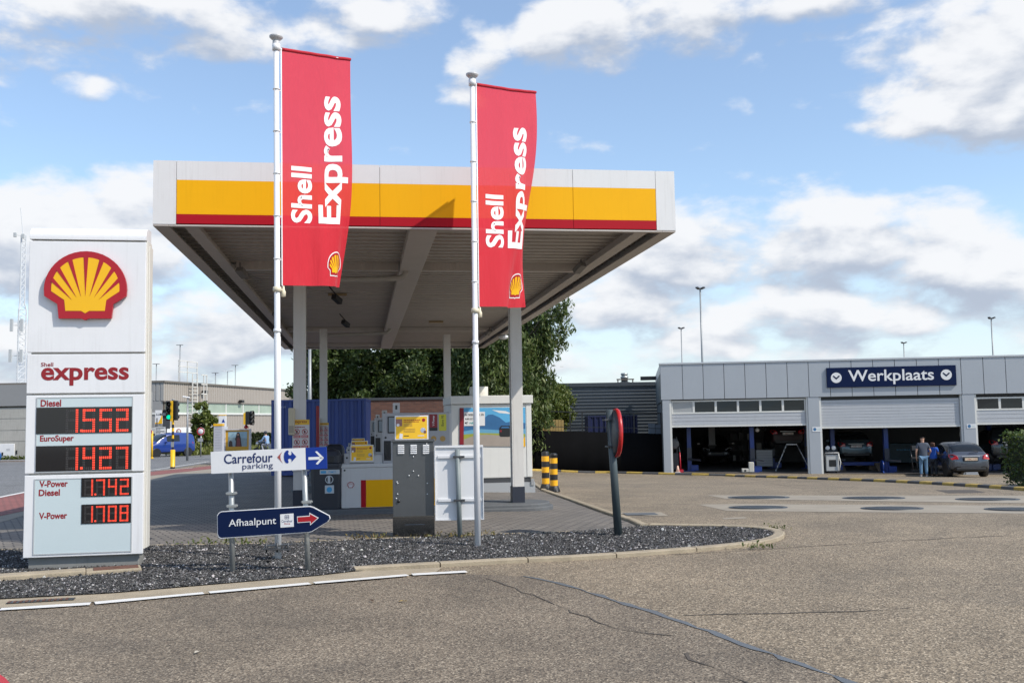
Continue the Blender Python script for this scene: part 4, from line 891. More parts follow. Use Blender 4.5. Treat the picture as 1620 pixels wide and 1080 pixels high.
def notice(colxy, u0, v0, u1, v1, du0, dv0, du1, dv1, lb, lb2):
    x, y = colxy; w = CF.w(x, y-.16); NF = Frame((w.x, w.y, 0), CF.yaw); b = NF.box(u0, v0, u1, v1)
    nb = thing('notice_board', lb, 'notice board', NF.o, NF.yaw, 'prohibition notices on the left columns'); mb = MB(); mb.bx(b[0], 0, b[1], b[2], .012, b[3]); bd = mb.build('board', mat('notice white', (.55, .54, .53), .45, var=.04), nb)
    W_, H_ = b[2]-b[0], b[3]-b[1]; mb = MB(); rect(mb, b[0], b[3]-H_*.1, b[2], b[3], -.002, 1); text(mb, 'express', b[0]+W_*.12, b[3]-H_*.085, b[0]+W_*.85, b[3]-H_*.025, -.004, 3, .02)
    lines(mb, b[0]+W_*.15, b[3]-H_*.16, b[0]+W_*.85, b[3]-H_*.125, -.002, 1, 3, 5)
    for r_ in range(4):
        for c_ in range(2):
            cx_, cz_ = b[0]+W_*(.27+.46*c_), b[3]-H_*(.235+.2*r_); ring(mb, cx_, cz_, W_*.17, W_*.035, -.002, 2); mb.bar((cx_-W_*.1, -.003, cz_+W_*.1), (cx_+W_*.1, -.003, cz_-W_*.1), W_*.03, .001, 2, (0, 1, 0)); rect(mb, cx_-W_*.05, cz_-W_*.09, cx_+W_*.04, cz_+W_*.08, -.0015, 0)
            rect(mb, cx_-W_*.2, cz_-H_*.12, cx_+W_*.2, cz_-H_*.068, -.002, 2); lines(mb, cx_-W_*.17, cz_-H_*.112, cx_+W_*.17, cz_-H_*.075, -.004, 2, 4, r_*2+c_)
    mb.build('print', [M_BLACK, mat('notice yellow', (.75, .45, .03), .45), M_NRED, M_TXTRED, M_WHITE], bd)
    q = NF.box(du0, dv0, du1, dv1, -.1); mb = MB(); mb.bx(q[0], -.1, q[1], q[2], .06, q[3]); zc_ = q[1]+(q[3]-q[1])*.35; mb2 = mb.build('paper_dispenser', M_IVORY, bevel=.02, loc=NF.o, rz=NF.yaw, seg=3)
    mb = MB(); mb.bx(q[0]+.01, -.108, q[1]+.04, q[2]-.01, -.1, zc_); mb.build('front_cover', mat('brown tinted plastic', (.30, .26, .2), .3, var=.1), mb2, bevel=.006)
    tag(mb2, lb2, 'dispenser', 'paper dispensers on the left columns')
notice(cols[0], 462.5, 663.5, 489.5, 745, 456, 645, 466, 688, 'larger white prohibition notice with yellow heading on the front left column', 'larger ivory paper dispenser beside the front left column')
notice(cols[2], 503.5, 668.5, 520, 706, 500.5, 661, 506, 686, 'smaller white prohibition notice with yellow heading on the rear left column', 'smaller ivory paper dispenser beside the rear left column')
w = CF.w(2.12, 4.75); mb = MB(); mb.bx(-.03, -.03, 0, .03, .03, 1.92); mb.bx(-.05, -.05, -.1, .05, .05, .015)
tag(mb.build('red_post', mat('dark red post paint', (.25, .01, .015), .45, var=.08), bevel=.008, loc=(w.x, w.y, G(w.x, w.y)+.1), rz=CF.yaw), 'slim dark red post beside the front left column', 'post')

# ================================================================== DIRECTION SIGNS
DF = Frame((at(365, 908, 11.15).x, 11.15, 0), 0.0); ds = thing('direction_sign', 'pair of direction signs, white parking sign over dark blue arrow sign, on two galvanised posts', 'direction sign', DF.o, 0)
D = lambda L: [DF.p(u, v) for u, v in L]
for (a, b_) in (((362.5, 752), (366, 910)), ((478.5, 746), (486.5, 907))):
    pa, pb = DF.p(*a), DF.p(*b_); mb = MB(); mb.cyl((pb[0], .06, pb[1]-.15), (pa[0], .06, pa[1]+.24), .030, n=16); mb.build('post', M_GALV, ds)
for u, v in ((364, 780.5), (365, 800.5), (484, 794)):
    x, z = DF.p(u, v); mb = MB(); mb.bx(x-.05, .015, z-.014, x+.05, .1, z+.014); mb.cyl((x-.065, .05, z), (x+.065, .05, z), .007, n=8); mb.build('clamp', M_GALV, ds, bevel=.003)
mb = MB(); mb.prism(D([(333, 714.5), (483, 708), (484, 742.5), (334, 749)]), 0, .02, 0); pk = mb.build('parking_sign', M_WHITE, ds, bevel=.002)
mb = MB(); mb.prism(D([(483.3, 708), (516.5, 706.5), (517.5, 741), (484.3, 742.5)]), -.001, .02, 0); bl_ = mb.build('arrow_panel', M_BLUE, pk, bevel=.002)
mb = MB()
for P in ([(488, 722.8), (506, 722), (506, 726.5), (488, 727.2)], [(498.5, 714.2), (501.5, 713.2), (512.3, 723.5), (508.5, 724.8)], [(508.5, 723), (512.3, 724.3), (502.5, 734.6), (499.5, 733.2)]): mb.prism(D(P), -.003, -.0015, 0)
mb.build('arrow', M_WHITE, bl_)
M_NTXT = mat('navy lettering', (.008, .02, .10), .45); M_DKR = mat('faded red emblem', (.32, .07, .06), .5)
def sl(f0, u0, v0, u1, v1, rise):   # lettering on the slanted board: f maps unit box to the px quad
    return lambda x, y, z: (lambda p: (p[0], y, p[1]))(DF.p(u0+x*(u1-u0), v1-z*(v1-v0)-rise*x))
mb = MB()
def serif(mb_, body, q, y, m, bold):
    text(mb_, body, 0, 0, 1, 1, y, m, bold, sl(0, *q))
serif(mb, 'Carrefour', (354.5, 718, 431.5, 733.5, 3.0), -.003, 0, .03); mb.build('lettering', M_NTXT, pk); mb = MB(); serif(mb, 'parking', (383.5, 733, 432, 744.5, 2.2), -.003, 0, .004)
mb.build('lettering', M_NTXT, pk)
Z = lambda L: [(330+x/6.355, 690+z/6.355) for x, z in L]
mb = MB(); mb.prism(D(Z([(690, 208), (742, 152), (724, 185), (722, 212), (728, 240), (745, 266)])), -.003, -.001, 0)
mb.prism(D(Z([(757, 205), (761, 168), (776, 146), (792, 139), (804, 144), (806, 156), (800, 168), (806, 184), (820, 190), (832, 184), (836, 170), (832, 150), (883, 203), (834, 258), (837, 240), (830, 226), (816, 221), (803, 228), (799, 242), (806, 254), (803, 266), (790, 270), (774, 262), (761, 240)])), -.003, -.001, 1); mb.build('emblem', [M_DKR, M_BLUE], pk)
ab = [(350, 808.5), (346, 810.5), (343.2, 815), (343.8, 845), (345.5, 849.5), (349.5, 851.5), (489, 841.8), (494, 840.3), (519, 824.5), (522.6, 819.8), (521.3, 815), (496, 801.5), (490, 799.8)]
mb = MB(); mb.prism(D(ab), 0, .02, 0); arw = mb.build('pickup_sign', M_WHITE, ds, bevel=.002)
cx_, cy_ = 432, 826; ab2 = [(cx_+(u-cx_)*.989, cy_+(v-cy_)*.945) for u, v in ab]
mb = MB(); mb.prism(D(ab2), -.002, -.0005, 0); mb.build('blue_face', M_NAVY, arw)
mb = MB(); text(mb, 'Afhaalpunt', 0, 0, 1, 1, -.005, 0, .012, sl(0, 362, 821.3, 437, 836, 4.4))
mb.prism(D([(443.3, 813), (464.5, 811.5), (465, 832.5), (444, 834)]), -.0045, -.003, 0)
mb.prism(D([(470, 816.5), (489.5, 815), (489.5, 810.3), (504.5, 818.5), (490.8, 830.5), (490.6, 825.2), (470.6, 826.6)]), -.0045, -.003, 0); mb.build('lettering', M_WHITE, arw)
mb = MB(); mb.prism(D([(471, 817.6), (490.5, 816.2), (490.5, 812.4), (502.5, 819), (491.8, 828.2), (491.7, 824), (471.5, 825.4)]), -.006, -.005, 0)
text(mb, 'Drive', 0, 0, 1, 1, -.0055, 0, .01, sl(0, 450, 826.5, 459, 829.5, .5)); text(mb, 'Carrefour', 0, 0, 1, 1, -.0055, 1, .01, sl(0, 445.5, 822, 463, 826, .8))
for q in ((451, 814.5, 457, 815.3), (451, 819.5, 457, 820.3), (450.6, 814.5, 451.3, 820.5), (456.7, 814.2, 457.4, 820.2), (453.7, 814.5, 454.3, 820), (450.6, 817, 457.4, 817.7)): b = DF.box(*q); rect(mb, *b, -.0055, 1)
mb.build('red_arrow', [M_RED, M_NTXT], arw)

# ================================================================== CONVEX MIRROR, BOLLARDS
g = gnd(979, 849); mt = thing('traffic_mirror', 'round convex traffic mirror with red rim seen from behind, on a leaning dark post', 'traffic mirror', g)
tp_ = at(964, 648, g.y)-g; mb = MB(); mb.tube([(0, 0, -.1), tp_], [.058, .050], 16); mb.build('post', mat('dark green grey post', (.045, .062, .068), .42, var=.12, streak=.1), mt)
c = at(974.5, 684.5, g.y)-g; nrm = Vector((.993, .09, -.02)).normalized(); rot = Vector((0, 0, 1)).rotation_difference(nrm)
mb = MB(); mb.lathe([(0, .045), (.2, .04), (.30, .0), (.315, -.03), (.27, -.055), (.15, -.075), (0, -.08)], n=40); 
o = mb.build('mirror_back', M_DKGREY, mt); o.location = c+nrm*.0; o.rotation_mode = 'QUATERNION'; o.rotation_quaternion = rot
mb = MB(); mb.lathe([(.30, .025), (.33, .035), (.345, .015), (.34, -.02), (.32, -.025), (.30, .025)], n=48); o2 = mb.build('rim', mat('bright red rim', (.42, .014, .014), .35, var=.05), mt); o2.location = c; o2.rotation_mode = 'QUATERNION'; o2.rotation_quaternion = rot
mb = MB()
for u, v in ((962, 664), (966.5, 706)): q = at(u, v, g.y)-g; mb.bar(q+Vector((-.07, -.02, 0)), q+Vector((.13, .02, 0)), .13, .022)
mb.build('bracket', M_DKGREY, mt, bevel=.004)
M_BY = mat('bollard yellow', (.82, .40, .01), .35, var=.05); M_BB = mat('bollard black', (.014, .014, .016), .45, var=.1)
def bollard(lb, u, v):
    g = gnd(u, v); t_ = thing('bollard', lb, 'bollard', g, 0, 'yellow and black bollards'); r_ = .105; h = 1.12*(60/1575*g.y)/1.12
    h = at(u, v-61.5, g.y).z-g.z; mb = MB(); zl = [.16, .33, .48, .63, .78, .93, 1.0]; z = [k*h for k in (.16, .31, .455, .595, .74, .875, .94)]
    for i in range(6): mb.cyl((0, 0, z[i]), (0, 0, z[i+1]), r_, n=24, m=i % 2, cap=False)
    mb.lathe([(r_, z[6]), (r_*1.02, h*.945), (r_*1.0, h*.97), (r_*.6, h), (0, h)], n=24, m=1); mb.build('tube', [M_BY, M_BB], t_)
    mb = MB(); mb.lathe([(r_*1.45, 0), (r_*1.45, h*.03), (r_*1.18, h*.155), (r_*1.02, h*.165)], n=24)
    for k in range(6): a = k*math.pi/3; mb.bar((math.cos(a)*r_*1.05, math.sin(a)*r_*1.05, h*.14), (math.cos(a)*r_*1.5, math.sin(a)*r_*1.5, .01), .05, .03)
    mb.build('foot', M_BB, t_)
    return t_
bollard('yellow and black striped bollard, the left and farther of the two right of the cabin', 863.5, 775); bollard('yellow and black striped bollard, the right and nearer of the two right of the cabin', 876.5, 778)
# ================================================================== WORKSHOP
WF = Frame((at(1049, 747, 48.2).x, 48.2, 0), R(-7.7)); wk = thing('workshop', 'long grey workshop with open sectional doors and a blue Werkplaats sign', 'workshop', WF.o, WF.yaw)
M_CLAD = mat('grey aluminium cladding', (.36, .385, .415), .42, metal=.15, var=.05, vscale=.8, streak=.06); M_SHUT = mat('grey door slats', (.44, .455, .48), .4, metal=.1, var=.05, streak=.1)
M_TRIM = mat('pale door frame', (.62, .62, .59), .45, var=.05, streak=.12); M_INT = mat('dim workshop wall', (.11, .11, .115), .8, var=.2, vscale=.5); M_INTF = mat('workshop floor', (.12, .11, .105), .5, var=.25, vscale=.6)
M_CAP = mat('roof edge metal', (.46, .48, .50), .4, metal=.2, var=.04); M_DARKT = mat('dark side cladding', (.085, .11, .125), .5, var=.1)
X0 = WF.p(1044.5, 600)[0]; XE = WF.p(1620, 600)[0]+9.0; ZT_ = WF.p(1250, 570.5)[1]; ZS = WF.p(1250, 628.5)[1]; DEP = 13.0
pw = (WF.p(1554, 590)[0]-WF.p(1078.5, 600)[0])/14.0; xj = WF.p(1079.5, 600)[0]
js = [X0]+[xj+pw*k for k in range(0, 40) if xj+pw*k < XE-.2]+[XE]
mb = MB()
for a, b_ in zip(js[:-1], js[1:]): mb.bx(a+.012, -.05, ZS, b_-.012, .0, ZT_-.06)
mb.bx(X0+.02, .001, ZS+.01, XE-.02, .04, ZT_-.07, 1)
mb.build('cladding', [M_CLAD, M_DKGREY], wk, bevel=.006)
mb = MB(); mb.bx(X0-.05, -.09, ZT_-.058, XE, .3, ZT_+.03); mb.build('roof_edge', M_CAP, wk, bevel=.01)
gz = lambda x: G(*(WF.w(x, 0)[:2]))
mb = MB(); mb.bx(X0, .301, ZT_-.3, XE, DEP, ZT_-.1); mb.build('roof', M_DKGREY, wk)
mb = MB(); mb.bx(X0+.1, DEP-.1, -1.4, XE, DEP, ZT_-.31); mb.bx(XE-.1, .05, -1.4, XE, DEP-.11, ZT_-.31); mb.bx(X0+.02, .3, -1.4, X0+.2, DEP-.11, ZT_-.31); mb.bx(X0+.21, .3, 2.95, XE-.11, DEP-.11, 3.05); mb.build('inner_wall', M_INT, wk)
# splayed end wall (dark cladding) receding to the left
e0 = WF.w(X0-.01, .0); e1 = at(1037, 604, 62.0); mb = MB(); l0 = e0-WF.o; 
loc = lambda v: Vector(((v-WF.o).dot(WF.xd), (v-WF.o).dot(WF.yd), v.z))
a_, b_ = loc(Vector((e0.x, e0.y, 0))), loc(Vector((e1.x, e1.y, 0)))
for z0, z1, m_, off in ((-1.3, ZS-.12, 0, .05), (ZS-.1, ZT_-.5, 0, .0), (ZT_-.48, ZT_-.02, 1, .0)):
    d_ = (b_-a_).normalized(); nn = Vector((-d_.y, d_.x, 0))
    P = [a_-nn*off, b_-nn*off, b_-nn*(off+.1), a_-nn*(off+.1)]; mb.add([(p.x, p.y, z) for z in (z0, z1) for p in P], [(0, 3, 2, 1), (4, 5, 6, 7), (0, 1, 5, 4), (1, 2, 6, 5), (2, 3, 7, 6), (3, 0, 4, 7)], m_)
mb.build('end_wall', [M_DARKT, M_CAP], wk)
mb = MB(); q = loc(at(1037, 598, 60)); mb.bx(q.x-.9, q.y-.5, q.z-.1, q.x+.1, q.y+.5, q.z+.1); mb.build('eave_box', M_BLACK, wk)
colx = [WF.p(1055, 690)[0], WF.p(1289, 690)[0], WF.p(1534.5, 690)[0]]; bay = colx[2]-colx[1]; colx += [colx[2]+bay]
cwid = [.34, .52, .54, .54]
cob = []
for k, (x, w_) in enumerate(zip(colx, cwid)):
    g = gz(x); mb = MB(); mb.bx(x-w_/2, -.03, g-.1, x+w_/2, .28, ZS-.004); c = mb.build('column', M_CLAD, wk, bevel=.006); cob.append(c)
    mb = MB(); s_ = .09
    mb.bx(x+w_/2+.002, .02, g-.1, x+w_/2+s_, .24, ZS-.02)
    if k == 0: pass
    else: mb.bx(x-w_/2-s_, .02, g-.1, x-w_/2-.002, .24, ZS-.02)
    mb.build('door_frame', M_TRIM, c)
    if k in (1, 2):
        q = WF.box(1285, 675, 1299.5, 682.5) if k == 1 else WF.box(1529, 670.5, 1543.5, 677); mb = MB(); mb.bx(q[0], -.045, q[1], q[2], -.032, q[3], 0); disc(mb, q[0]+.11, (q[1]+q[3])/2, .075, -.047, 1, 16); lines(mb, q[0]+.22, q[1]+.05, q[2]-.03, q[3]-.05, -.047, 2, 2, 3); mb.build('bay_sign', [M_WHITE, mat('sign blue', (.03, .14, .3), .4), mat('sign pale green', (.4, .55, .5), .5)], c)
def slats(mb, x0, x1, z0, z1, y, n, m=0):
    h = (z1-z0)/n
    for i in range(n): mb.bx(x0, y, z0+i*h+.008, x1, y+.04, z0+(i+1)*h-.008, m)
    mb.bx(x0+.01, y+.03, z0, x1-.01, y+.05, z1, m)
def door(k, ztop, zbot, win, npan, nsl):
    x0, x1 = colx[k]+cwid[k]/2+.1, colx[k+1]-cwid[k+1]/2-.1; mb = MB(); zb = zbot; zwin = win[1] if win else ztop
    slats(mb, x0, x1, zb, zwin if not win else win[0], .1, nsl); d = mb.build('sectional_door', M_SHUT, wk)
    mb = MB(); mb.bx(x0-.01, .08, zb-.09, x1+.01, .16, zb-.002); mb.build('bottom_rail', M_TRIM, d)
    if win:
        fw = .075; W_ = x1-x0; mb = MB(); z0, z1 = win; mb.bx(x0, .08, z0, x1, .15, z0+fw); mb.bx(x0, .08, z1-fw, x1, .15, z1)
        for i in range(npan+1): xm = x0+W_*i/npan; a0 = max(x0, xm-fw*.7); a1 = min(x1, xm+fw*.7); mb.bx(a0, .081, z0+fw, a1, .149, z1-fw)
        fr = mb.build('window_frame', M_TRIM, d)
        for i in range(npan):
            mb = MB(); tl_ = random.Random(i*7+k).uniform(-.02, .02); xa, xb = x0+W_*i/npan+.055, x0+W_*(i+1)/npan-.055
            mb.add([(xa, .11+tl_, z0+fw), (xb, .11-tl_, z0+fw), (xb, .118-tl_*1.3, z1-fw), (xa, .118+tl_*.3, z1-fw)], [(0, 1, 2, 3)])
            mb.build('pane', mat('whitened pane', (.34, .35, .35), .25, var=.1) if (k == 0 and i in (0,)) else M_GLASS, fr)
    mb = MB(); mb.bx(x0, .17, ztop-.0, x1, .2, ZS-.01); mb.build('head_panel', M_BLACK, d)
    return d
zv = lambda u, v: WF.p(u, v)[1]
door(0, zv(1150, 632), zv(1150, 671.5), (zv(1150, 653.5), zv(1150, 632.0)), 6, 3)
d2 = door(1, zv(1410, 631), zv(1410, 673), None, 0, 9)
door(2, zv(1580, 626), zv(1580, 668), (zv(1580, 648.5), zv(1580, 627.5)), 6, 3)
q = WF.box(1308, 579.5, 1513, 611.0, -.14); mb = MB(); mb.bx(q[0], -.14, q[1], q[2], -.052, q[3]); sg = mb.build('name_sign', M_NAVY, wk, bevel=.008)
mb = MB(); text(mb, 'Werkplaats', *WF.box(1342, 584, 1477.5, 607.5, -.14), -.143, 0, .03)
for u, v in ((1323, 597.3), (1497, 592.5)): x, z = WF.p(u, v, -.14); disc(mb, x, z, .245, -.143, 0, 32)
mb.build('lettering', M_WHITE, sg); mb = MB()
for u, v in ((1323, 597.3), (1497, 592.5)):
    x, z = WF.p(u, v, -.14); mb.prism([(x-.17, z+.07), (x-.12, z+.11), (x, z), (x+.12, z+.11), (x+.17, z+.07), (x, z-.09)], -.148, -.145, 0)
mb.build('chevrons', M_NAVY, sg)
# floor slab inside
P = [WF.w(X0+.2, .05), WF.w(XE-.1, .05), WF.w(XE-.1, DEP-.1), WF.w(X0+.2, DEP-.1)]
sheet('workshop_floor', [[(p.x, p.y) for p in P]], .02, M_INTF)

def wl(u, v, yl): x, z = WF.p(u, v, yl); return WF.w(x, yl, z)
M_LIFT = mat('lift blue enamel', (.008, .035, .19), .35, var=.08)
def lift(u, yl, lb, hgt=3.4):
    x = WF.p(u, 720, yl)[0]; w = WF.w(x, yl); g = G(w.x, w.y)+.02; t_ = thing('lift_post', lb, 'car lift', (w.x, w.y, g), WF.yaw, 'blue car lift posts in the bays')
    mb = MB(); mb.bx(-.10, -.12, 0, .10, -.1, hgt); mb.bx(-.10, -.099, 0, -.08, .14, hgt); mb.bx(.08, -.099, 0, .10, .14, hgt); mb.build('post', M_LIFT, t_, bevel=.005)
    mb = MB(); mb.bx(-.28, -.3, 0, .28, .3, .03); mb.bx(.06, -.2, .03, .42, .2, .3); mb.build('foot', M_LIFT, t_, bevel=.01)
    mb = MB(); mb.bx(-.11, -.2, .55, .11, -.125, 1.15); mb.bar((-.05, -.2, .6), (.5, -.6, .55), .09, .08); mb.build('carriage', mat('lift dark steel', (.03, .035, .05), .4), t_)
lift(1090.5, 1.6, 'blue lift post at the left of the first bay, behind the red jack'); lift(1190, 1.0, 'blue lift post in the middle of the first bay beside the white bin')
lift(1317.5, 2.4, 'blue lift post behind the grey gas machine'); lift(1402, 1.2, 'blue lift post right of the car on the ramp in the second bay')
# ------------------------------------------------------------------ cars
M_CARG = mat('dark grey car paint', (.075, .085, .105), .26, metal=.6, var=.03, coat=.8); M_CARB = mat('steel blue car paint', (.06, .10, .125), .28, metal=.5, var=.03, coat=.7); M_CARK = mat('black car paint', (.015, .016, .018), .25, metal=.2, var=.03, coat=.8)
M_CARR = mat('dark red underbody paint', (.025, .008, .009), .4, metal=.2, var=.1); M_TAIL = mat('red tail lamp', (.45, .008, .015), .15, var=.05, coat=.8); M_LENS = mat('clear lamp lens', (.6, .62, .65), .12, metal=.3, var=.05, coat=.5)
def car(name, lb, cat, paint, L=3.95, Wd=1.70, H=1.50, kind='hatch', plate='1-ABC-123', plate_col=None, rims=True, group=None):
    t_ = thing(name, lb, cat, (0, 0, 0), 0, group); w = Wd/2
    if kind == 'hatch': ST = [(0, .40, .58, .62, .80, .70), (.03, .27, .80, .84, .86, .78), (.10, .22, .92, .96, .955, .80), (.20, .20, .95, 1.02, .985, .76), (.52, .19, .95, .945, 1.0, .70), (1.25, .18, .93, 1.0, 1.0, .71), (2.1, .18, .90, .985, 1.0, .70), (2.85, .18, .88, .63, .99, .80), (3.55, .19, .80, .565, .95, .78), (3.86, .24, .66, .46, .82, .66), (3.95, .36, .5, .38, .66, .5)]
    elif kind == 'suv': ST = [(0, .5, .72, .76, .82, .72), (.03, .36, .95, 1.0, .9, .8), (.1, .3, 1.05, 1.1, .97, .8), (.25, .28, 1.08, 1.2, .99, .76), (.6, .27, 1.08, .96, 1.0, .72), (1.4, .27, 1.06, 1.0, 1.0, .73), (2.4, .27, 1.03, .98, 1.0, .72), (3.2, .27, 1.0, .66, .99, .82), (4.1, .28, .95, .6, .95, .8), (4.45, .33, .8, .5, .82, .66), (4.5, .45, .6, .4, .66, .5)]
    else: ST = [(0, .42, .6, .62, .86, .8), (.03, .3, 1.0, 1.02, .95, .86), (.08, .26, 1.02, 1.5, .98, .86), (.2, .25, 1.02, .97, 1.0, .83), (1.3, .24, 1.02, 1.0, 1.0, .84), (2.4, .24, 1.0, .985, 1.0, .82), (3.15, .24, .98, .60, .99, .84), (3.7, .25, .88, .52, .95, .8), (3.95, .3, .72, .42, .84, .7), (4.02, .42, .55, .36, .7, .5)]
    sy = L/ST[-1][0]; ring_ = []
    for (y, zb, zbelt, zr, wb, wr) in ST:
        zr_ = zr*H if zr > .3 and ((kind == 'hatch' and .2 < y < 2.9) or (kind == 'suv' and .2 < y < 3.3) or (kind == 'van' and .1 < y < 3.2)) else max(zr, zbelt+.03) if y < .3 else None
        if zr_ is None: zr_ = zr*H
        if zr_ < zbelt+.03: zr_ = zbelt+.035
        W_ = wb*w; Rr = wr*w; mid = zb+(zbelt-zb)*.5; y_ = y*sy
        ring_.append([(0, y_, zb), (W_*.8, y_, zb), (W_*.97, y_, zb+.10), (W_*1.0, y_, mid), (W_*.985, y_, zbelt-.05), (W_*.965, y_, zbelt), (Rr+.04*(1 if zr_ > zbelt+.1 else 0), y_, zr_-.09 if zr_ > zbelt+.2 else zr_-.012), (Rr*.93, y_, zr_-.02 if zr_ > zbelt+.2 else zr_-.005), (0, y_, zr_)])
    mb = MB(); NR = len(ring_[0]); vs = [p for r_ in ring_ for p in r_]+[(-p[0], p[1], p[2]) for r_ in ring_ for p in r_]; K = len(ST)*NR; fs = []
    gh = [i for i, s_ in enumerate(ST) if ring_[i][-1][2]-ring_[i][5][2] > .25]; roof0, roof1 = gh[0], gh[-1]
    for i in range(len(ST)-1):
        for k in range(NR-1):
            a, b_, c, d = i*NR+k, i*NR+k+1, (i+1)*NR+k+1, (i+1)*NR+k; m_ = 0
            if k == 5 and roof0 <= i < roof1 and not (kind == 'van' and i < 4): m_ = 1
            if k in (6, 7) and i == roof0-1: m_ = 1
            if k in (6, 7) and i == roof1: m_ = 1
            if k in (0, 1): m_ = 2
            mb.add([vs[q] for q in (a, b_, c, d)], [(0, 1, 2, 3)], m_, True); mb.add([vs[K+q] for q in (a, d, c, b_)], [(0, 1, 2, 3)], m_, True)
    for e in (0, len(ST)-1):
        r_ = ring_[e]; mb.add(r_+[(-p[0], p[1], p[2]) for p in r_[::-1]], [tuple(range(2*NR))], 0)
    body = mb.build('body', [paint, M_GLASS, M_BLACK], t_); sub = body.modifiers.new('sub', 'SUBSURF'); sub.levels = sub.render_levels = 2
    rT = {'hatch': .30, 'suv': .35, 'van': .31}[kind]; yw = (.62*sy, (L-.85*sy))
    for sx in (-1, 1):
        for y in yw:
            mb = MB(); x = sx*(w-.10); mb.lathe([(rT*.62, -.10), (rT*.93, -.10), (rT, -.07), (rT, .07), (rT*.93, .10), (rT*.62, .10)], (x, y, rT), 28, 0, 'X'); wh = mb.build('wheel', M_TYRE, t_)
            mb = MB(); f = sx
            mb.lathe([(rT*.64, f*.085), (rT*.58, f*.09), (rT*.54, f*.03), (0, f*.03)], (x, y, rT), 28, 1, 'X')
            for q in range(5): a = q*2*math.pi/5+.3; mb.bar((x+f*.075, y, rT), (x+f*.085, y+math.cos(a)*rT*.6, rT+math.sin(a)*rT*.6), rT*.16, .02, 0, (1, 0, 0))
            mb.cyl((x+f*.03, y, rT), (x+f*.095, y, rT), rT*.14, n=12); mb.build('rim', [M_SILVER, M_BLACK], wh)
            mb = MB(); mb.lathe([(rT*1.04, -.11), (rT*1.12, -.11), (rT*1.12, .105), (rT*1.04, .105)], (x-sx*.008, y, rT+.01), 28, 0, 'X'); mb.build('wheel_arch', M_BLACK, t_)
    zl = {'hatch': .86, 'suv': 1.02, 'van': .95}[kind]; zp = {'hatch': .76, 'suv': .92, 'van': .8}[kind]
    for sx in (-1, 1):
        mb = MB(); P = [(sx*w*.60, -.03, zl-.10), (sx*w*.93, .03, zl-.12), (sx*w*1.0, .22, zl+.0), (sx*w*.985, .26, zl+.10), (sx*w*.86, .05, zl+.11), (sx*w*.66, -.01, zl+.04)]
        mb.add(P+[(p[0]*.9, p[1]+.12, p[2]) for p in P], [(0, 1, 2, 3, 4, 5)]+[(i, (i+1) % 6, 6+(i+1) % 6, 6+i) for i in range(6)]); mb.build('tail_lamp', M_TAIL, t_, bevel=.012)
        mb = MB(); zf = {'hatch': .68, 'suv': .84, 'van': .78}[kind]; P = [(sx*w*.5, L-.05, zf-.05), (sx*w*.86, L-.17, zf-.04), (sx*w*.93, L-.42, zf+.1), (sx*w*.78, L-.36, zf+.13), (sx*w*.52, L-.12, zf+.07)]
        mb.add(P+[(p[0]*.9, p[1]-.14, p[2]-.02) for p in P], [(0, 1, 2, 3, 4)]+[(i, (i+1) % 5, 5+(i+1) % 5, 5+i) for i in range(5)]); mb.build('headlight', M_LENS, t_, bevel=.012)
        mb = MB(); mb.bx(min(sx*w*1.0, sx*(w+.2)), L*.60, zl+.06, max(sx*w*1.0, sx*(w+.2)), L*.60+.1, zl+.2); mb.build('mirror', paint, t_, bevel=.03)
    mb = MB(); mb.bx(-.3, -.052, zp-.09, .3, -.02, zp+.09, 2); mb.bx(-.26, -.06, zp-.055, .26, -.053, zp+.055, 0); text(mb, plate, -.23, zp-.035, .23, zp+.035, -.062, 1, .02); mb.build('number_plate', [plate_col or mat('plate white', (.62, .62, .60), .4), M_TXTRED, M_BLACK], t_)
    mb = MB(); mb.bx(-.38, -.055, zp+.105, .38, -.02, zp+.135); mb.build('boot_strip', M_SILVER, t_, bevel=.006)
    mb = MB(); zw = {'hatch': 1.02, 'suv': 1.2, 'van': 1.1}[kind]; mb.bar((-.02, .09, zw), (.36, .12, zw+.03), .03, .025); mb.build('wiper', M_BLACK, t_)
    mb = MB(); mb.bx(-w*.72, -.015, .28, w*.72, .05, .40); mb.build('bumper_insert', M_BLACK, t_, bevel=.02)
    mb = MB(); mb.bx(-.36, L-.06, .42, .36, L+.005, .56); mb.build('grille', M_BLACK, t_, bevel=.015)
    return t_
def put(o, w, z, yaw): o.location = (w.x, w.y, z); o.rotation_euler.z = yaw; return o
c = car('parked_car', 'dark grey hatchback parked outside the workshop beside the two people', 'car', M_CARG, plate_col=mat('plate cream', (.60, .50, .36), .4), group='cars at the workshop')
g = at(1537, 751, 42.6); put(c, g, G(g.x, g.y), R(-3))
# car on the ramp, second bay
mb_r = thing('car_ramp', 'blue low car ramp under the steel blue car in the second bay', 'car ramp', (0, 0, 0))
w_ = wl(1358, 745, 3.0); gg = G(w_.x, w_.y)+.02; mb_r.location = (w_.x, w_.y, gg); mb_r.rotation_euler.z = WF.yaw
mb = MB(); mb.bx(-1.0, -.1, .25, 1.0, .12, .42); mb.build('front_beam', M_LIFT, mb_r, bevel=.01)
mb = MB()
for x in (-1.25, .75): mb.bx(x, -.09, .30, x+.5, 4.6, .40); mb.add([(x, -.1, .38), (x+.5, -.1, .38), (x+.5, -1.0, 0), (x, -1.0, 0), (x, -.1, .0), (x+.5, -.1, 0)], [(0, 1, 2, 3), (0, 3, 4), (1, 5, 2), (0, 4, 5, 1), (3, 2, 5, 4)])
mb.bx(-.9, .4, 0, -.6, .7, .3); mb.bx(.6, .4, 0, .9, .7, .3); mb.bx(-.9, 3.6, 0, -.6, 3.9, .3); mb.bx(.6, 3.6, 0, .9, 3.9, .3); mb.build('track', mat('ramp steel', (.16, .12, .09), .6, var=.2), mb_r, bevel=.006)
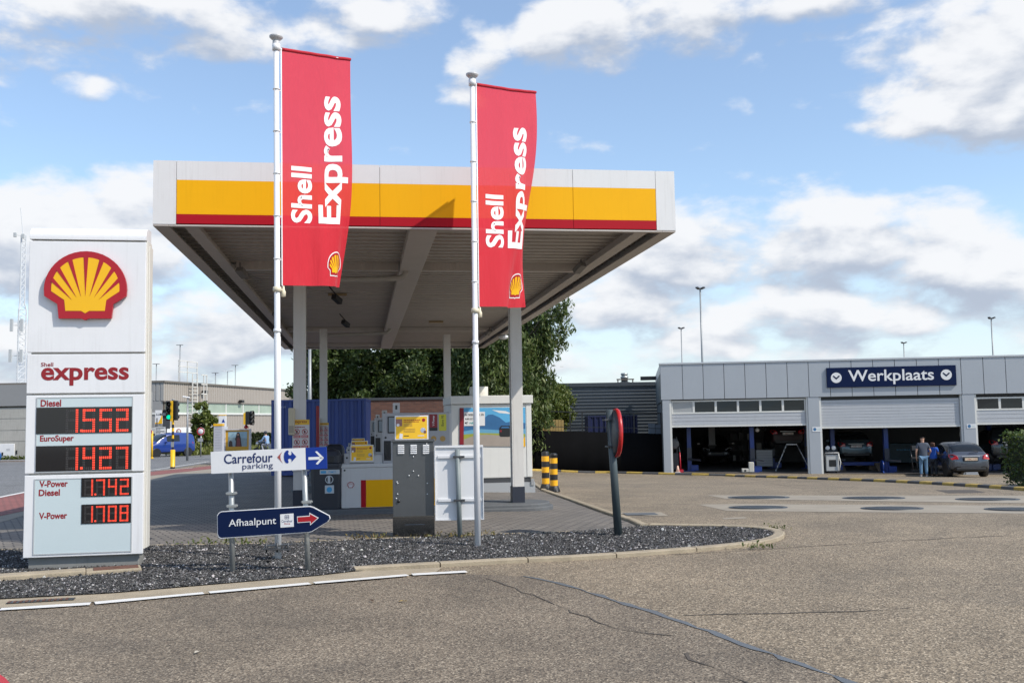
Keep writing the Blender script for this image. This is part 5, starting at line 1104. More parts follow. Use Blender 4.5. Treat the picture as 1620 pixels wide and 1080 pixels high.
c = car('parked_car', 'steel blue hatchback raised on the blue ramp in the second workshop bay', 'car', M_CARB, group='cars at the workshop'); put(c, WF.w(WF.p(1356, 740, 3.2)[0], 3.2), gg+.43, WF.yaw)
c = car('parked_car', 'black car deep inside the first workshop bay, under a hanging duct', 'car', M_CARK, group='cars at the workshop'); w_ = wl(1129, 740, 11.0); put(c, w_, G(w_.x, w_.y)+.22, WF.yaw+math.pi)
c = car('parked_car', 'dark red car lifted high under the roof of the first bay', 'car', M_CARR, group='cars at the workshop'); w_ = wl(1247, 700, 3.5); z_ = w_.z; put(c, w_, z_-.3, WF.yaw)
c = car('parked_car', 'dark blue grey off-road car raised on a lift in the right bay', 'car', mat('dark blue car paint', (.022, .03, .04), .26, metal=.4, var=.03, coat=.8), 4.5, 1.85, 1.65, 'suv', group='cars at the workshop'); w_ = wl(1600, 725, 2.2); put(c, w_, w_.z-.25, WF.yaw)
lift(1566, 4.2, 'blue lift post left of the raised off-road car in the right bay'); lift(1652, 4.2, 'blue lift post right of the raised off-road car, outside the view')
lift(1222, 5.0, 'blue lift post left of the lifted dark red car in the first bay'); lift(1276, 5.0, 'blue lift post right of the lifted dark red car in the first bay')
# ------------------------------------------------------------------ workshop equipment
def wthing(name, lb, cat, u, v, yl, grp=None):
    x = WF.p(u, v, yl)[0]; w = WF.w(x, yl); return thing(name, lb, cat, (w.x, w.y, G(w.x, w.y)+.02), WF.yaw, grp)
M_MACH = mat('machine light grey', (.40, .41, .41), .4, var=.08); M_DULL = mat('dull tool steel', (.13, .13, .13), .5, var=.15)
t_ = wthing('gas_machine', 'grey air conditioning service machine with two round gauges by the middle column', 'machine', 1316, 740, .7)
mb = MB(); mb.bx(-.30, -.22, .08, .30, .3, .86); mb.build('cabinet', M_MACH, t_, bevel=.03)
mb = MB(); mb.bx(-.16, -.23, .3, .17, -.21, .62); mb.build('door_recess', M_BLACK, t_, bevel=.02)
mb = MB(); mb.add([(-.3, -.22, .865), (.3, -.22, .865), (.3, .15, 1.1), (-.3, .15, 1.1), (-.3, .3, .865), (.3, .3, .865), (.3, .3, 1.1), (-.3, .3, 1.1)], [(0, 1, 2, 3), (0, 3, 7, 4), (1, 5, 6, 2), (3, 2, 6, 7), (0, 4, 5, 1), (4, 7, 6, 5)]); mb.build('console', M_DKGREY, t_, bevel=.01)
for x in (-.14, .14):
    mb = MB(); mb.lathe([(.1, .03), (.1, -.02), (.085, -.03), (0, -.03)], (x, .1, 1.17), 20, 0, 'Y'); mb.build('gauge', M_WHITE, t_)
mb = MB(); mb.tube([(-.33, -.2, .8), (-.33, -.26, .95), (.3, -.26, .95), (.33, -.2, .8)], .018, 8)
mb.build('handle', M_WHITE, t_); mb = MB()
mb.tube([(.28, -.24, .9), (.36, -.3, .5), (.3, -.26, .1)], .025, 8); mb.tube([(-.42, -.1, .95), (-.48, -.15, .5), (-.4, -.1, .05)], .03, 8); mb.build('hose', M_TRIM, t_)
for x in (-.2, .2): 
    mb = MB(); mb.cyl((x-.03, 0, .06), (x+.03, 0, .06), .07, n=14); mb.build('castor', M_BLACK, t_)
t_ = wthing('a_frame_stand', 'pale steel A-shaped stand under the lifted car in the first bay', 'stand', 1252, 740, 2.2)
mb = MB()
for a, b_ in (((-.78, -.2, 0), (-.2, 0, 1.3)), ((.85, -.2, .05), (.3, 0, 1.3))): mb.tube([a, b_], .022, 8)
for k in range(7): 
    f = k/7; mb.bx(-.78+.58*f-.015, -.25, 1.3*f, -.78+.58*f+.02, -.2, 1.3*f+.09)
mb.bar((-.22, 0, 1.3), (.32, 0, 1.3), .06, .05); mb.build('frame', mat('pale frame steel', (.55, .55, .55), .4, metal=.4), t_)
t_ = wthing('tool_chest', 'grey tool chest of drawers right of the second blue lift post', 'tool chest', 1209, 735, 4.0)
mb = MB(); mb.bx(-.42, -.2, .12, .42, .3, 1.0); mb.build('case', M_DULL, t_, bevel=.01)
for k in range(6): mb = MB(); mb.bx(-.39, -.225, .17+k*.135, .39, -.2, .29+k*.135); mb.build('drawer', mat('drawer front', (.28, .28, .29), .4, metal=.3), t_, bevel=.005)
t_ = wthing('white_bin', 'small cream oil bin at the foot of the second blue lift post', 'bin', 1184, 745, .45)
mb = MB(); mb.bx(-.32, -.15, .02, .0, .15, .2); mb.bx(.01, -.15, .02, .26, .15, .5); mb.build('tub', mat('cream plastic', (.5, .48, .42), .5), t_, bevel=.03)
mb = MB(); mb.cyl((-.16, -.155, .1), (-.16, -.15, .1), .05, n=12); mb.build('cap', M_BLACK, t_)
t_ = wthing('trolley_jack', 'upright red trolley jack handle near the left door jamb', 'jack', 1077, 745, .5)
mb = MB(); mb.tube([(0, 0, .1), (-.02, 0, .95)], .03, 10); mb.bx(-.12, -.2, 0, .12, .3, .12); mb.build('body', mat('jack red', (.40, .012, .03), .4), t_); mb = MB(); mb.tube([(-.02, 0, .951), (-.05, 0, 1.2)], .02, 8); mb.build('grip', M_DULL, t_)
for x, y in ((-.1, -.15), (.1, -.15), (-.1, .25), (.1, .25)):
    mb = MB(); mb.cyl((x*1.2-.02, y, .05), (x*1.2+.02, y, .05), .05, n=12); mb.build('wheel', M_BLACK, t_)
t_ = wthing('warning_cone', 'small white and orange cone inside the left door jamb', 'cone', 1072.5, 746, .25)
mb = MB(); mb.cyl((0, 0, .02), (0, 0, .32), .09, .03, 14, 0); mb.build('cone', mat('pale orange', (.7, .45, .35), .5), t_); mb = MB(); mb.bx(-.12, -.12, 0, .12, .12, .02); mb.build('foot', M_WHITE, t_)
t_ = wthing('hose_reel_cart', 'dark cart with reels just inside the left door jamb', 'cart', 1067, 740, 1.2)
mb = MB(); mb.lathe([(.12, -.12), (.26, -.12), (.26, -.1), (.14, -.1), (.14, .1), (.26, .1), (.26, .12), (.12, .12)], (0, 0, 1.35), 20, 0, 'Y'); mb.build('reel', M_DULL, t_)
mb = MB(); mb.bx(-.2, -.15, .1, .2, .2, .9); mb.bar((-.15, 0, .9), (-.15, 0, 1.7), .05, .05); mb.bar((.15, 0, .9), (.15, 0, 1.7), .05, .05); mb.build('frame', M_DKGREY, t_)
t_ = wthing('hanging_duct', 'grey exhaust duct hanging above the black car in the first bay', 'duct', 1126, 690, 8.0); zt_ = wl(1126, 690, 8.0).z-t_.location.z
mb = MB(); mb.bx(-.17, -.17, zt_-.45, .17, .17, zt_+1.0); mb.build('duct', mat('duct grey', (.35, .35, .35), .5), t_); mb = MB(); mb.bx(-.24, -.24, zt_-.55, .24, .24, zt_-.452); mb.build('collar', M_DULL, t_)
t_ = wthing('wall_lamp', 'small white round lamp under the door right of the second lift post', 'lamp', 1198, 680, 1.5); zt_ = wl(1198, 680, 1.5).z-t_.location.z
mb = MB(); mb.lathe([(0, -.1), (.09, -.06), (.1, .03), (.04, .1), (0, .1)], (0, 0, zt_), 16); mb.build('shade', M_WHITE, t_); mb = MB(); mb.tube([(0, 0, zt_+.1), (0, 0, zt_+.9)], .012, 6); mb.build('stem', M_DULL, t_)
t_ = wthing('long_work_shelf', 'dim wall shelf with boxes at the back of the first bay', 'shelf', 1175, 720, 11.5)
mb = MB()
for z in (.1, .7, 1.3, 1.9): mb.bx(-1.3, -.2, z, 1.3, .25, z+.04)
for x in (-1.3, -.02, 1.26): mb.bx(x, -.2, 0, x+.04, .25, 2.1)
mb.build('frame', M_DULL, t_); r_ = random.Random(4)
for k in range(14):
    mb = MB(); x = -1.2+(k % 5)*.5; z = .141+(k//5)*.6; h_ = r_.uniform(.2, .45); mb.bx(x, -.15, z, x+r_.uniform(.25, .42), .2, z+h_); mb.build('shelf_box', [M_DULL, M_TRIM, M_CARR, M_DKGREY][k % 4], t_)
t_ = wthing('parts_container', 'dark teal container at the back of the second bay behind the man', 'container', 1432, 735, 10.0)
mb = MB(); mb.bx(-.9, -.3, .1, .9, .6, 1.2); mb.build('tub', mat('teal container', (.015, .07, .11), .4, var=.1), t_, bevel=.03); mb = MB(); lines(mb, -.5, .75, .5, .95, -.303, 1, 0, 3); mb.build('print', M_LBLUE, t_)
t_ = wthing('tool_trolley', 'black tool trolley with pale tubes just left of the man', 'trolley', 1452, 745, .1)
mb = MB()
for x in (-.2, 0, .2): mb.tube([(x, 0, .1), (x-.05, .1, 1.15)], .025, 8)
mb.bx(-.25, -.1, .08, .25, .25, .2); mb.bx(-.25, -.05, .7, .2, .2, .78); mb.bx(-.22, -.03, 1.1, .12, .2, 1.3); mb.build('frame', mat('trolley dark steel', (.06, .06, .06), .4, metal=.3), t_)
t_ = wthing('wheel_lift_arm', 'round blue wheel guard leaning against the right lift post in the second bay', 'wheel guard', 1396, 745, .8)
mb = MB(); mb.lathe([(.24, -.03), (.30, -.03), (.30, .03), (.24, .03), (.24, -.03)], (0, 0, .3), 24, 0, 'X'); mb.build('hoop', M_LIFT, t_); mb = MB(); mb.bar((0, -.3, 0), (0, -.05, .28), .06, .04); mb.build('foot', M_LIFT, t_)
mb = MB(); mb.lathe([(0, -.08), (.3, -.06), (.33, 0), (.3, .06), (0, .08)], (0, 0, 0), 28, 0, 'X'); q = wl(1527, 686.5, .6)
o = mb.build('wall_dish', M_TRIM, loc=q, rz=WF.yaw+R(25)); tag(o, 'pale round dish on the inner side of the right column', 'dish')

# ================================================================== PEOPLE
M_SKIN = mat('skin', (.46, .27, .19), .55, var=.05); M_HAIRD = mat('dark hair', (.018, .013, .011), .6, var=.2, vscale=30); M_HAIRB = mat('reddish brown hair', (.09, .035, .018), .6, var=.25, vscale=30)
def skin_mesh(name, nodes, edges, m, parent, root=0, lev=2):
    me = bpy.data.meshes.new(name); me.from_pydata([n[:3] for n in nodes], edges, []); o = bpy.data.objects.new(name, me); COL.objects.link(o)
    sk = o.modifiers.new('skin', 'SKIN'); sk.use_smooth_shade = True
    if not me.skin_vertices: me.skin_vertices.new(name='')
    for i, n in enumerate(nodes): d = me.skin_vertices[0].data[i]; d.radius = (n[3], n[4] if len(n) > 4 else n[3]); d.use_root = (i == root)
    sb_ = o.modifiers.new('sub', 'SUBSURF'); sb_.levels = lev; sb_.render_levels = lev
    dg = bpy.context.evaluated_depsgraph_get(); me2 = bpy.data.meshes.new_from_object(o.evaluated_get(dg)); o.modifiers.clear(); o.data = me2; me2.name = name; me2.materials.clear(); me2.materials.append(m)
    for p in me2.polygons: p.use_smooth = True
    o.parent = parent; return o
def person(lb, loc, yaw, h, shirt, trousers, hairm, hair_long, armL, armR, legs, shoe, seated=False, sleeve=.45, helmet=None, belly=1.0, patt=None):
    """facing +y in its own frame; armL/armR = (elbow, wrist); legs = ((knee, ankle),(knee, ankle)) in units of height"""
    t_ = thing('person', lb, 'person', loc, yaw); S = h
    hip = legs[0][2] if len(legs[0]) > 2 else .52
    sp = lambda x, y, z: (x*S, y*S, z*S)
    by = .06 if seated else 0.0
    N = [(*sp(0, 0, hip), .095*S, .07*S), (*sp(0, by*.4, hip+.12), .085*S, .062*S), (*sp(0, by, hip+.255), .098*S, .062*S), (*sp(0, by*1.2, hip+.315), .045*S, .042*S), (*sp(0, by*1.3+.01, hip+.36), .036*S, .038*S), (*sp(0, by*1.3+.015, hip+.405), .046*S, .054*S), (*sp(0, by*1.3+.01, hip+.45), .040*S, .050*S)]
    E = [(0, 1), (1, 2), (2, 3), (3, 4), (4, 5), (5, 6)]
    hands = []
    for sx, (el_, wr_) in ((-1, armL), (1, armR)):
        b0 = len(N); sh = (sx*.105, by, hip+.285)
        N += [(*sp(*sh), .036*S), (*sp(sx*el_[0], el_[1], el_[2]), .025*S), (*sp(sx*wr_[0], wr_[1], wr_[2]), .016*S)]; E += [(2, b0), (b0, b0+1), (b0+1, b0+2)]
        d = (Vector((sx*wr_[0], wr_[1], wr_[2]))-Vector((sx*el_[0], el_[1], el_[2]))).normalized(); wv_ = Vector((sx*wr_[0], wr_[1], wr_[2])); pc = wv_+d*.045
        side = d.cross(Vector((0, 0, 1))) if abs(d.z) < .9 else Vector((0, 1, 0)); side = (side-d*side.dot(d)).normalized(); inw = d.cross(side).normalized()
        if inw.x*sx > 0: inw = -inw
        pi = len(N); N.append((*sp(*pc), .021*S, .015*S)); E.append((b0+2, pi))
        for k in range(4):
            o_ = side*(.0145-.0098*k); L_ = (.05, .056, .053, .042)[k]; b1 = pc+o_+d*.012; b2 = b1+d*L_*.5+inw*.006; b3 = b2+d*L_*.35+inw*.018
            q = len(N); N += [(*sp(*b1), .0055*S), (*sp(*b2), .005*S), (*sp(*b3), .0042*S)]; E += [(pi, q), (q, q+1), (q+1, q+2)]
        q = len(N); b1 = wv_+d*.025+side*.018; b2 = b1+d*.026+side*.012+inw*.01; N += [(*sp(*b1), .007*S), (*sp(*b2), .005*S)]; E += [(pi, q), (q, q+1)]
    for sx, lg in ((-1, legs[0]), (1, legs[1])):
        kn, an = lg[0], lg[1]; b0 = len(N)
        N += [(*sp(sx*.05, .0, hip-.035), .056*S), (*sp(sx*kn[0], kn[1], kn[2]), .036*S), (*sp(sx*an[0], an[1], an[2]), .023*S), (*sp(sx*an[0]*1.05, an[1]+.07, an[2]-.018), .018*S)]; E += [(0, b0), (b0, b0+1), (b0+1, b0+2), (b0+2, b0+3)]
    body = skin_mesh('body', N, E, M_SKIN, t_)
    # face
    hc = Vector(sp(0, by*1.3+.015, hip+.418)); mb = MB()
    for sx in (-1, 1):
        mb.lathe([(0, -.004*S), (.006*S, 0), (0, .004*S)], (hc.x+sx*.018*S, hc.y+.050*S, hc.z+.006*S), 10, 1, 'Y'); mb.lathe([(0, -.006*S), (.014*S, 0), (.010*S, .006*S), (0, .006*S)], (hc.x+sx*.047*S, hc.y, hc.z-.002*S), 12, 0, 'X')
    mb.cyl((hc.x, hc.y+.048*S, hc.z+.008*S), (hc.x, hc.y+.062*S, hc.z-.014*S), .004*S, .008*S, 8, 0); mb.bx(hc.x-.013*S, hc.y+.046*S, hc.z-.031*S, hc.x+.013*S, hc.y+.053*S, hc.z-.026*S, 2)
    mb.build('face', [M_SKIN, M_BLACK, mat('lips', (.3, .1, .09), .5)], t_)
    # shirt
    N = [(*sp(0, -.002, hip-.065), .106*S*belly, .08*S*belly), (*sp(0, -.002, hip+.02), .104*S*belly, .078*S*belly), (*sp(0, by*.4, hip+.12), .096*S*belly, .074*S*belly), (*sp(0, by, hip+.25), .106*S, .072*S), (*sp(0, by*1.2, hip+.305), .058*S, .050*S)]; E = [(0, 1), (1, 2), (2, 3), (3, 4)]
    for sx, (el_, wr_) in ((-1, armL), (1, armR)):
        b0 = len(N); sh = Vector((sx*.108, by, hip+.283)); e_ = Vector((sx*el_[0], el_[1], el_[2])); q = sh.lerp(e_, sleeve*1.6 if sleeve < .6 else 1.0)
        N += [(*sp(*sh), .044*S), (*sp(*q), .037*S)]; E += [(3, b0), (b0, b0+1)]
        if sleeve >= .9: w2 = Vector((sx*wr_[0], wr_[1], wr_[2])); N.append((*sp(*e_.lerp(w2, .85)), .025*S)); E.append((b0+1, b0+2))
    skin_mesh('shirt', N, E, shirt, t_)
    N = [(*sp(0, -.004, hip-.005), .099*S*min(belly, 1.08), .076*S)]; E = []
    for sx, lg in ((-1, legs[0]), (1, legs[1])):
        kn, an = lg[0], lg[1]; b0 = len(N); N += [(*sp(sx*.05, -.003, hip-.04), .064*S), (*sp(sx*kn[0], kn[1], kn[2]), .045*S), (*sp(sx*an[0], an[1], an[2]+.004), .035*S)]; E += [(0, b0), (b0, b0+1), (b0+1, b0+2)]
    skin_mesh('trousers', N, E, trousers, t_)
    for sx, lg in ((-1, legs[0]), (1, legs[1])):
        an = lg[1]; skin_mesh('shoe', [(*sp(sx*an[0], an[1]-.012, an[2]-.014), .026*S, .024*S), (*sp(sx*an[0]*1.04, an[1]+.05, an[2]-.022), .026*S, .017*S), (*sp(sx*an[0]*1.08, an[1]+.095, an[2]-.025), .022*S, .013*S)], [(0, 1), (1, 2)], shoe, t_)
    if helmet:
        mb = MB(); mb.lathe([(0, .075*S), (.04*S, .068*S), (.064*S, .04*S), (.07*S, 0), (.066*S, -.045*S), (.05*S, -.06*S)], (hc.x, hc.y, hc.z+.015*S), 24); mb.build('helmet', helmet, t_); mb = MB(); mb.bx(hc.x-.05*S, hc.y+.05*S, hc.z-.015*S, hc.x+.05*S, hc.y+.073*S, hc.z+.03*S); mb.build('visor', M_GLASSDK, t_, bevel=.01)
    else:
        N = [(hc.x, hc.y-.014*S, hc.z+.036*S, .053*S, .056*S), (hc.x, hc.y-.026*S, hc.z+.002*S, .050*S, .042*S)]; E = [(0, 1)]
        if hair_long: N += [(hc.x, hc.y-.045*S, hc.z-.05*S, .058*S, .035*S), (hc.x, hc.y-.05*S, hc.z-.09*S, .05*S, .025*S), (hc.x-.045*S, hc.y-.01*S, hc.z-.02*S, .028*S), (hc.x+.045*S, hc.y-.01*S, hc.z-.02*S, .028*S)]; E += [(1, 2), (2, 3), (1, 4), (1, 5)]
        hr = skin_mesh('hair', N, E, hairm, t_)
        r2 = random.Random(3)
        for v in hr.data.vertices: k = 1+.06*r2.uniform(-1, 1)*(2 if hair_long else 1); v.co = hc+(v.co-hc)*k
    return t_
M_JEANS = mat('blue jeans', (.10, .19, .30), .8, var=.22, vscale=7); M_SHIRTG = mat('dark blue grey t-shirt', (.055, .068, .095), .8, var=.12); M_SHIRTB = mat('bright blue top', (.012, .085, .42), .75, var=.08); M_TRD = mat('dark trousers', (.025, .027, .035), .8, var=.1)
M_SHOEW = mat('pale trainers', (.5, .52, .55), .6); M_SHOED = mat('dark shoes', (.02, .02, .02), .5)
pa = at(1462, 752, 43.6); hgt = at(1463, 689, 43.6).z-at(1463, 752.3, 43.6).z
person('man in a dark t-shirt and blue jeans seen from behind, standing by the hatchback', (pa.x, pa.y, G(pa.x, pa.y)), R(-8), hgt/.985, M_SHIRTG, M_JEANS, M_HAIRD, False, ((.165, -.02, .63), (.155, .02, .49)), ((.175, -.02, .63), (.15, .07, .53)), (((.062, .012, .28), (.068, -.01, .045)), ((.06, .012, .28), (.066, -.005, .045))), M_SHOEW, belly=1.06)
pb = at(1478, 751.5, 44.0); hgt = at(1478, 697, 44.0).z-at(1478, 752, 44.0).z
person('woman with reddish curly hair in a bright blue top beside the man', (pb.x, pb.y, G(pb.x, pb.y)), R(-50), hgt/.985, M_SHIRTB, M_TRD, M_HAIRB, True, ((.15, .02, .64), (.08, .15, .60)), ((.15, .03, .64), (.09, .16, .62)), (((.06, .015, .28), (.06, -.01, .045)), ((.06, .015, .28), (.064, .01, .045))), M_SHOED, belly=1.1)

# ================================================================== YARD BEHIND: fence, dark shed, containers
b0 = wl(1049, 746, -.2)
def wall_line(u, Y): d = ray(u, 700); return d.x*Y
FF_ = Frame((wall_line(842, 49.5), 49.5, 0), R(-3)); fe = thing('yard_fence', 'black screened yard fence with a thin railing above, left of the workshop', 'fence', FF_.o, FF_.yaw)
x1_ = FF_.p(1050.5, 720)[0]; zt0, zt1 = FF_.p(848, 680.5)[1], FF_.p(1046, 686)[1]; zbt = FF_.p(950, 750)[1]
M_MESH = mat('black screen cloth', (.006, .006, .0065), 1.0, var=.25, vscale=.8, spec=.05)
mb = MB(); n = 24; vs = []
for i in range(n+1):
    f = i/n; x = f*x1_; vs += [(x, .015*math.sin(i*1.7), -1.6), (x, .03*math.sin(i*2.3), zt0+(zt1-zt0)*f)]
mb.add(vs, [(2*i, 2*i+2, 2*i+3, 2*i+1) for i in range(n)], 0, True); o = mb.build('screen', M_MESH, fe); sm_ = o.modifiers.new('solid', 'SOLIDIFY'); sm_.thickness = .02
M_FEN = mat('black fence paint', (.012, .013, .013), .5, var=.05)
zr_ = FF_.p(847, 650)[1]; zr1 = FF_.p(1046, 653.5)[1]
for u in (847, 902, 921, 960, 1003, 1046):
    x = FF_.p(u, 660)[0]; mb = MB(); mb.bx(x-.03, .06, -1.5, x+.03, .12, zr_+(zr1-zr_)*x/x1_+.02); mb.build('post', M_FEN, fe)
mb = MB(); mb.bar((0, .09, zr_), (x1_, .09, zr1), .05, .05); mb.bar((0, .09, zr_-.75), (x1_, .09, zr1-.75), .03, .03); mb.build('rail', M_FEN, fe)
SHF = Frame((wall_line(868, 63), 63, 0), R(-1.5)); sh_ = thing('dark_shed', 'dark grey shed with horizontal corrugated cladding beyond the yard fence', 'shed', SHF.o, SHF.yaw)
x1_ = SHF.p(1064, 640)[0]; zt_ = SHF.p(965, 609)[1]; M_CORR = mat('dark corrugated cladding', (.105, .118, .13), .42, metal=.3, var=.07, vscale=.6)
prof = []; z = -1.5; pr = .205
while z < zt_-.02: prof += [(0, z), (0, z+.09), (.055, z+.115), (.055, z+.18), (0, z+pr)]; z += pr
vs = [(x, -a, zz_) for x in (0, x1_) for a, zz_ in prof]; n = len(prof); mb = MB(); mb.add(vs, [(i, i+1, n+i+1, n+i) for i in range(n-1)]); mb.bx(0, .01, -1.5, x1_, 9, zt_-.1); mb.build('wall', M_CORR, sh_)
mb = MB(); mb.bx(-.08, -.14, zt_-.09, x1_+.05, 9.1, zt_+.16); mb.build('roof_edge', mat('dark roof edge', (.05, .058, .065), .45), sh_, bevel=.01)
t_ = thing('flue', 'steel flue with a crossbar on the roof of the dark shed', 'flue', at(988, 604, 66)); q = t_.location
mb = MB(); mb.lathe([(.22, 0), (.22, .25), (.27, .26), (.27, .34), (.2, .36), (.2, .45), (.25, .47), (.22, .58), (0, .6)], n=20); mb.build('pipe', M_GALV, t_)
mb = MB(); mb.bx(-.55, -.3, .12, .6, -.23, .2); mb.bx(-.5, -.32, -.3, -.43, -.22, .2); mb.bx(.48, -.32, -.3, .55, -.22, .2); mb.build('crossbar', mat('brown steel', (.1, .08, .065), .6), t_)
mb = MB(); mb.bx(-.3, -.3, -.6, .3, .3, -.002); mb.build('base', M_DKGREY, t_)
M_CNT = mat('navy container paint', (.010, .014, .06), .45, var=.1); M_CNTB = mat('blue container paint', (.045, .08, .28), .45, var=.1, streak=.18)
def container(lb, u0, u1, v0, Y, yaw, H_, Dp, m, pitch=.28, grp='shipping containers'):
    F = Frame((wall_line(u0, Y), Y, 0), yaw); w = F.p(u1, v0)[0]; zt_ = F.p((u0+u1)/2, v0)[1]; t_ = thing('shipping_container', lb, 'container', (F.o.x, F.o.y, zt_-H_), yaw, grp)
    mb = MB(); prof = []; x = .08
    while x < w-.1: prof += [(x, 0), (x+pitch*.28, 0), (x+pitch*.42, .05), (x+pitch*.78, .05), (x+pitch*.95, 0)]; x += pitch
    prof = [(0, 0)]+[p for p in prof if p[0] < w-.06]+[(w, 0)]
    n = len(prof); vs = [(a, b_, z) for z in (.1, H_-.08) for a, b_ in prof]; mb.add(vs, [(i, i+1, n+i+1, n+i) for i in range(n-1)])
    prof2 = []; y = .08
    while y < Dp-.1: prof2 += [(0, y), (0, y+pitch*.28), (.05, y+pitch*.42), (.05, y+pitch*.78), (0, y+pitch*.95)]; y += pitch
    for xx, sgn in ((0, 1), (w, -1)):
        n2 = len(prof2); vs = [(xx+sgn*a, b_, z) for z in (.1, H_-.08) for a, b_ in prof2]; mb.add(vs, [(i, i+1, n2+i+1, n2+i) for i in range(n2-1)])
    mb.bx(.06, Dp-.05, .1, w-.06, Dp-.01, H_-.08); mb.build('corrugated_wall', m, t_)
    mb = MB()
    for q in ((-.01, -.012, 0, .07, .06, H_), (w-.07, -.012, 0, w+.01, .06, H_), (.071, -.012, H_-.079, w-.071, .05, H_), (.071, -.012, 0, w-.071, .05, .1), (-.01, Dp-.06, 0, .07, Dp+.01, H_), (w-.07, Dp-.06, 0, w+.01, Dp+.01, H_), (-.01, .061, H_-.079, .05, Dp-.061, H_), (w-.05, .061, H_-.079, w+.01, Dp-.061, H_)): mb.bx(*q)
    mb.build('frame', m, t_, bevel=.006); mb = MB(); mb.bx(.06, .055, H_-.06, w-.06, Dp-.06, H_-.03); mb.build('roof', m, t_)
    return t_, w, H_
container('small navy container behind the yard fence before the dark shed', 931, 1008, 657, 54, 0, 2.5, 2.4, M_CNT)
t_, w, H_ = container('large blue container under the trees behind the fuel pumps', 429.5, 578.5, 631.5, 36.5, R(4), 2.75, 2.44, M_CNTB)
mb = MB(); text(mb, 'RENT IT', .12, H_-.30, .52, H_-.24, -.006, 0, .02); mb.build('lettering', mat('pale lettering', (.5, .55, .65), .5), t_)
t_ = thing('meter_cabinet', 'grey metering cabinets on the wall left of the workshop column', 'cabinet', at(1037, 684, 50.5)); mb = MB(); mb.bx(-.32, 0, -.6, .0, .3, .45); mb.build('left_box', mat('blue grey cabinet', (.18, .21, .25), .5), t_, bevel=.01); mb = MB(); mb.bx(.02, 0, -.6, .3, .3, .38); mb.build('right_box', mat('blue grey cabinet', (.18, .21, .25), .5), t_, bevel=.01)
F = Frame((wall_line(840, 52), 52, 0), 0); t_ = thing('timber_fence', 'yellow brown timber fence of upright boards under the drooping tree', 'fence', F.o, 0); x1_ = F.p(888, 670)[0]; zt_ = F.p(865, 664)[1]; r_ = random.Random(2)
mb = MB(); k = 0; x = 0
while x < x1_: mb.bx(x, 0, -1.0, x+.13, .03, zt_+r_.uniform(-.03, .02)); x += .145
mb.build('boards', mat('yellow timber', (.36, .25, .09), .7, var=.3, vscale=5), t_, bevel=.004); mb = MB(); mb.bx(0, .032, zt_-.25, x1_, .08, zt_-.12); mb.build('rail', mat('yellow timber', (.36, .25, .09)), t_)
# brick wall behind the pumps
mbk = bpy.data.materials.new('dark brick'); mbk.use_nodes = True; t = NT(mbk.node_tree); bb_ = t.n['Principled BSDF']; o_ = t.new('ShaderNodeTexCoord').outputs['Object']; mp = t.new('ShaderNodeMapping'); mp.inputs['Rotation'].default_value = (math.pi/2, 0, 0); t.link(o_, mp.inputs[0])
br = t.new('ShaderNodeTexBrick'); t.link(mp.outputs[0], br.inputs['Vector']); br.inputs['Scale'].default_value = 1; br.inputs['Brick Width'].default_value = .22; br.inputs['Row Height'].default_value = .075; br.inputs['Mortar Size'].default_value = .006
br.inputs['Color1'].default_value = (.13, .055, .036, 1); br.inputs['Color2'].default_value = (.08, .034, .024, 1); br.inputs['Mortar'].default_value = (.085, .07, .06, 1); t.link(br.outputs['Color'], bb_.inputs['Base Color']); bb_.inputs['Roughness'].default_value = .85
F = Frame((wall_line(540, 46), 46, 0), R(3)); x1_ = F.p(735, 640)[0]; zt_ = F.p(640, 628.5)[1]; t_ = thing('brick_wall', 'dark red brick wall behind the fuel pumps', 'wall', F.o, F.yaw); mb = MB(); mb.bx(0, 0, -1, x1_, .3, zt_-.12); mb.build('bricks', mbk, t_); mb = MB(); mb.bx(-.04, -.05, zt_-.119, x1_+.04, .35, zt_); mb.build('coping', M_DKGREY, t_, bevel=.01)
# hedge at the right edge
g = gnd(1650, 768); hz = at(1640, 682, g.y).z-g.z; t_ = thing('hedge', 'clipped green hedge at the right edge of the view', 'hedge', g); hw = at(1607, 720, g.y).x-g.x
P = []
for k in range(26000):
    x, y, z = rng.uniform(hw, 3.2), rng.uniform(-.8, .9), rng.uniform(.02, hz); ed = min(x-hw, 3.2-x, y+.8, .9-y, hz-z)
    if ed < rng.exponential(.11)+.0: P.append((x+rng.normal(0, .04), y+rng.normal(0, .04), z+rng.normal(0, .035)))
M_HEDGE = leaf_mat('hedge leaves', (.045, .085, .018), (.075, .115, .025), (.14, .17, .04), 2.2)
V, F_ = leafcloud(P, .055, 1.7, .4, 3); leaves_obj('leaves', V, F_, M_HEDGE, t_)
mb = MB()
for k in range(9): x = hw+.3+k*.4; mb.tube([(x, 0, -.1), (x+.05, .05, hz*.45), (x-.03, 0, hz*.85)], [.035, .025, .01], 6)
mb.bx(hw+.14, -.64, .12, 3.05, .74, hz-.16, 1); mb.build('stems', [mat('hedge stems', (.10, .07, .045), .85), mat('dense hedge core', (.02, .03, .01), .9, var=.3)], t_)
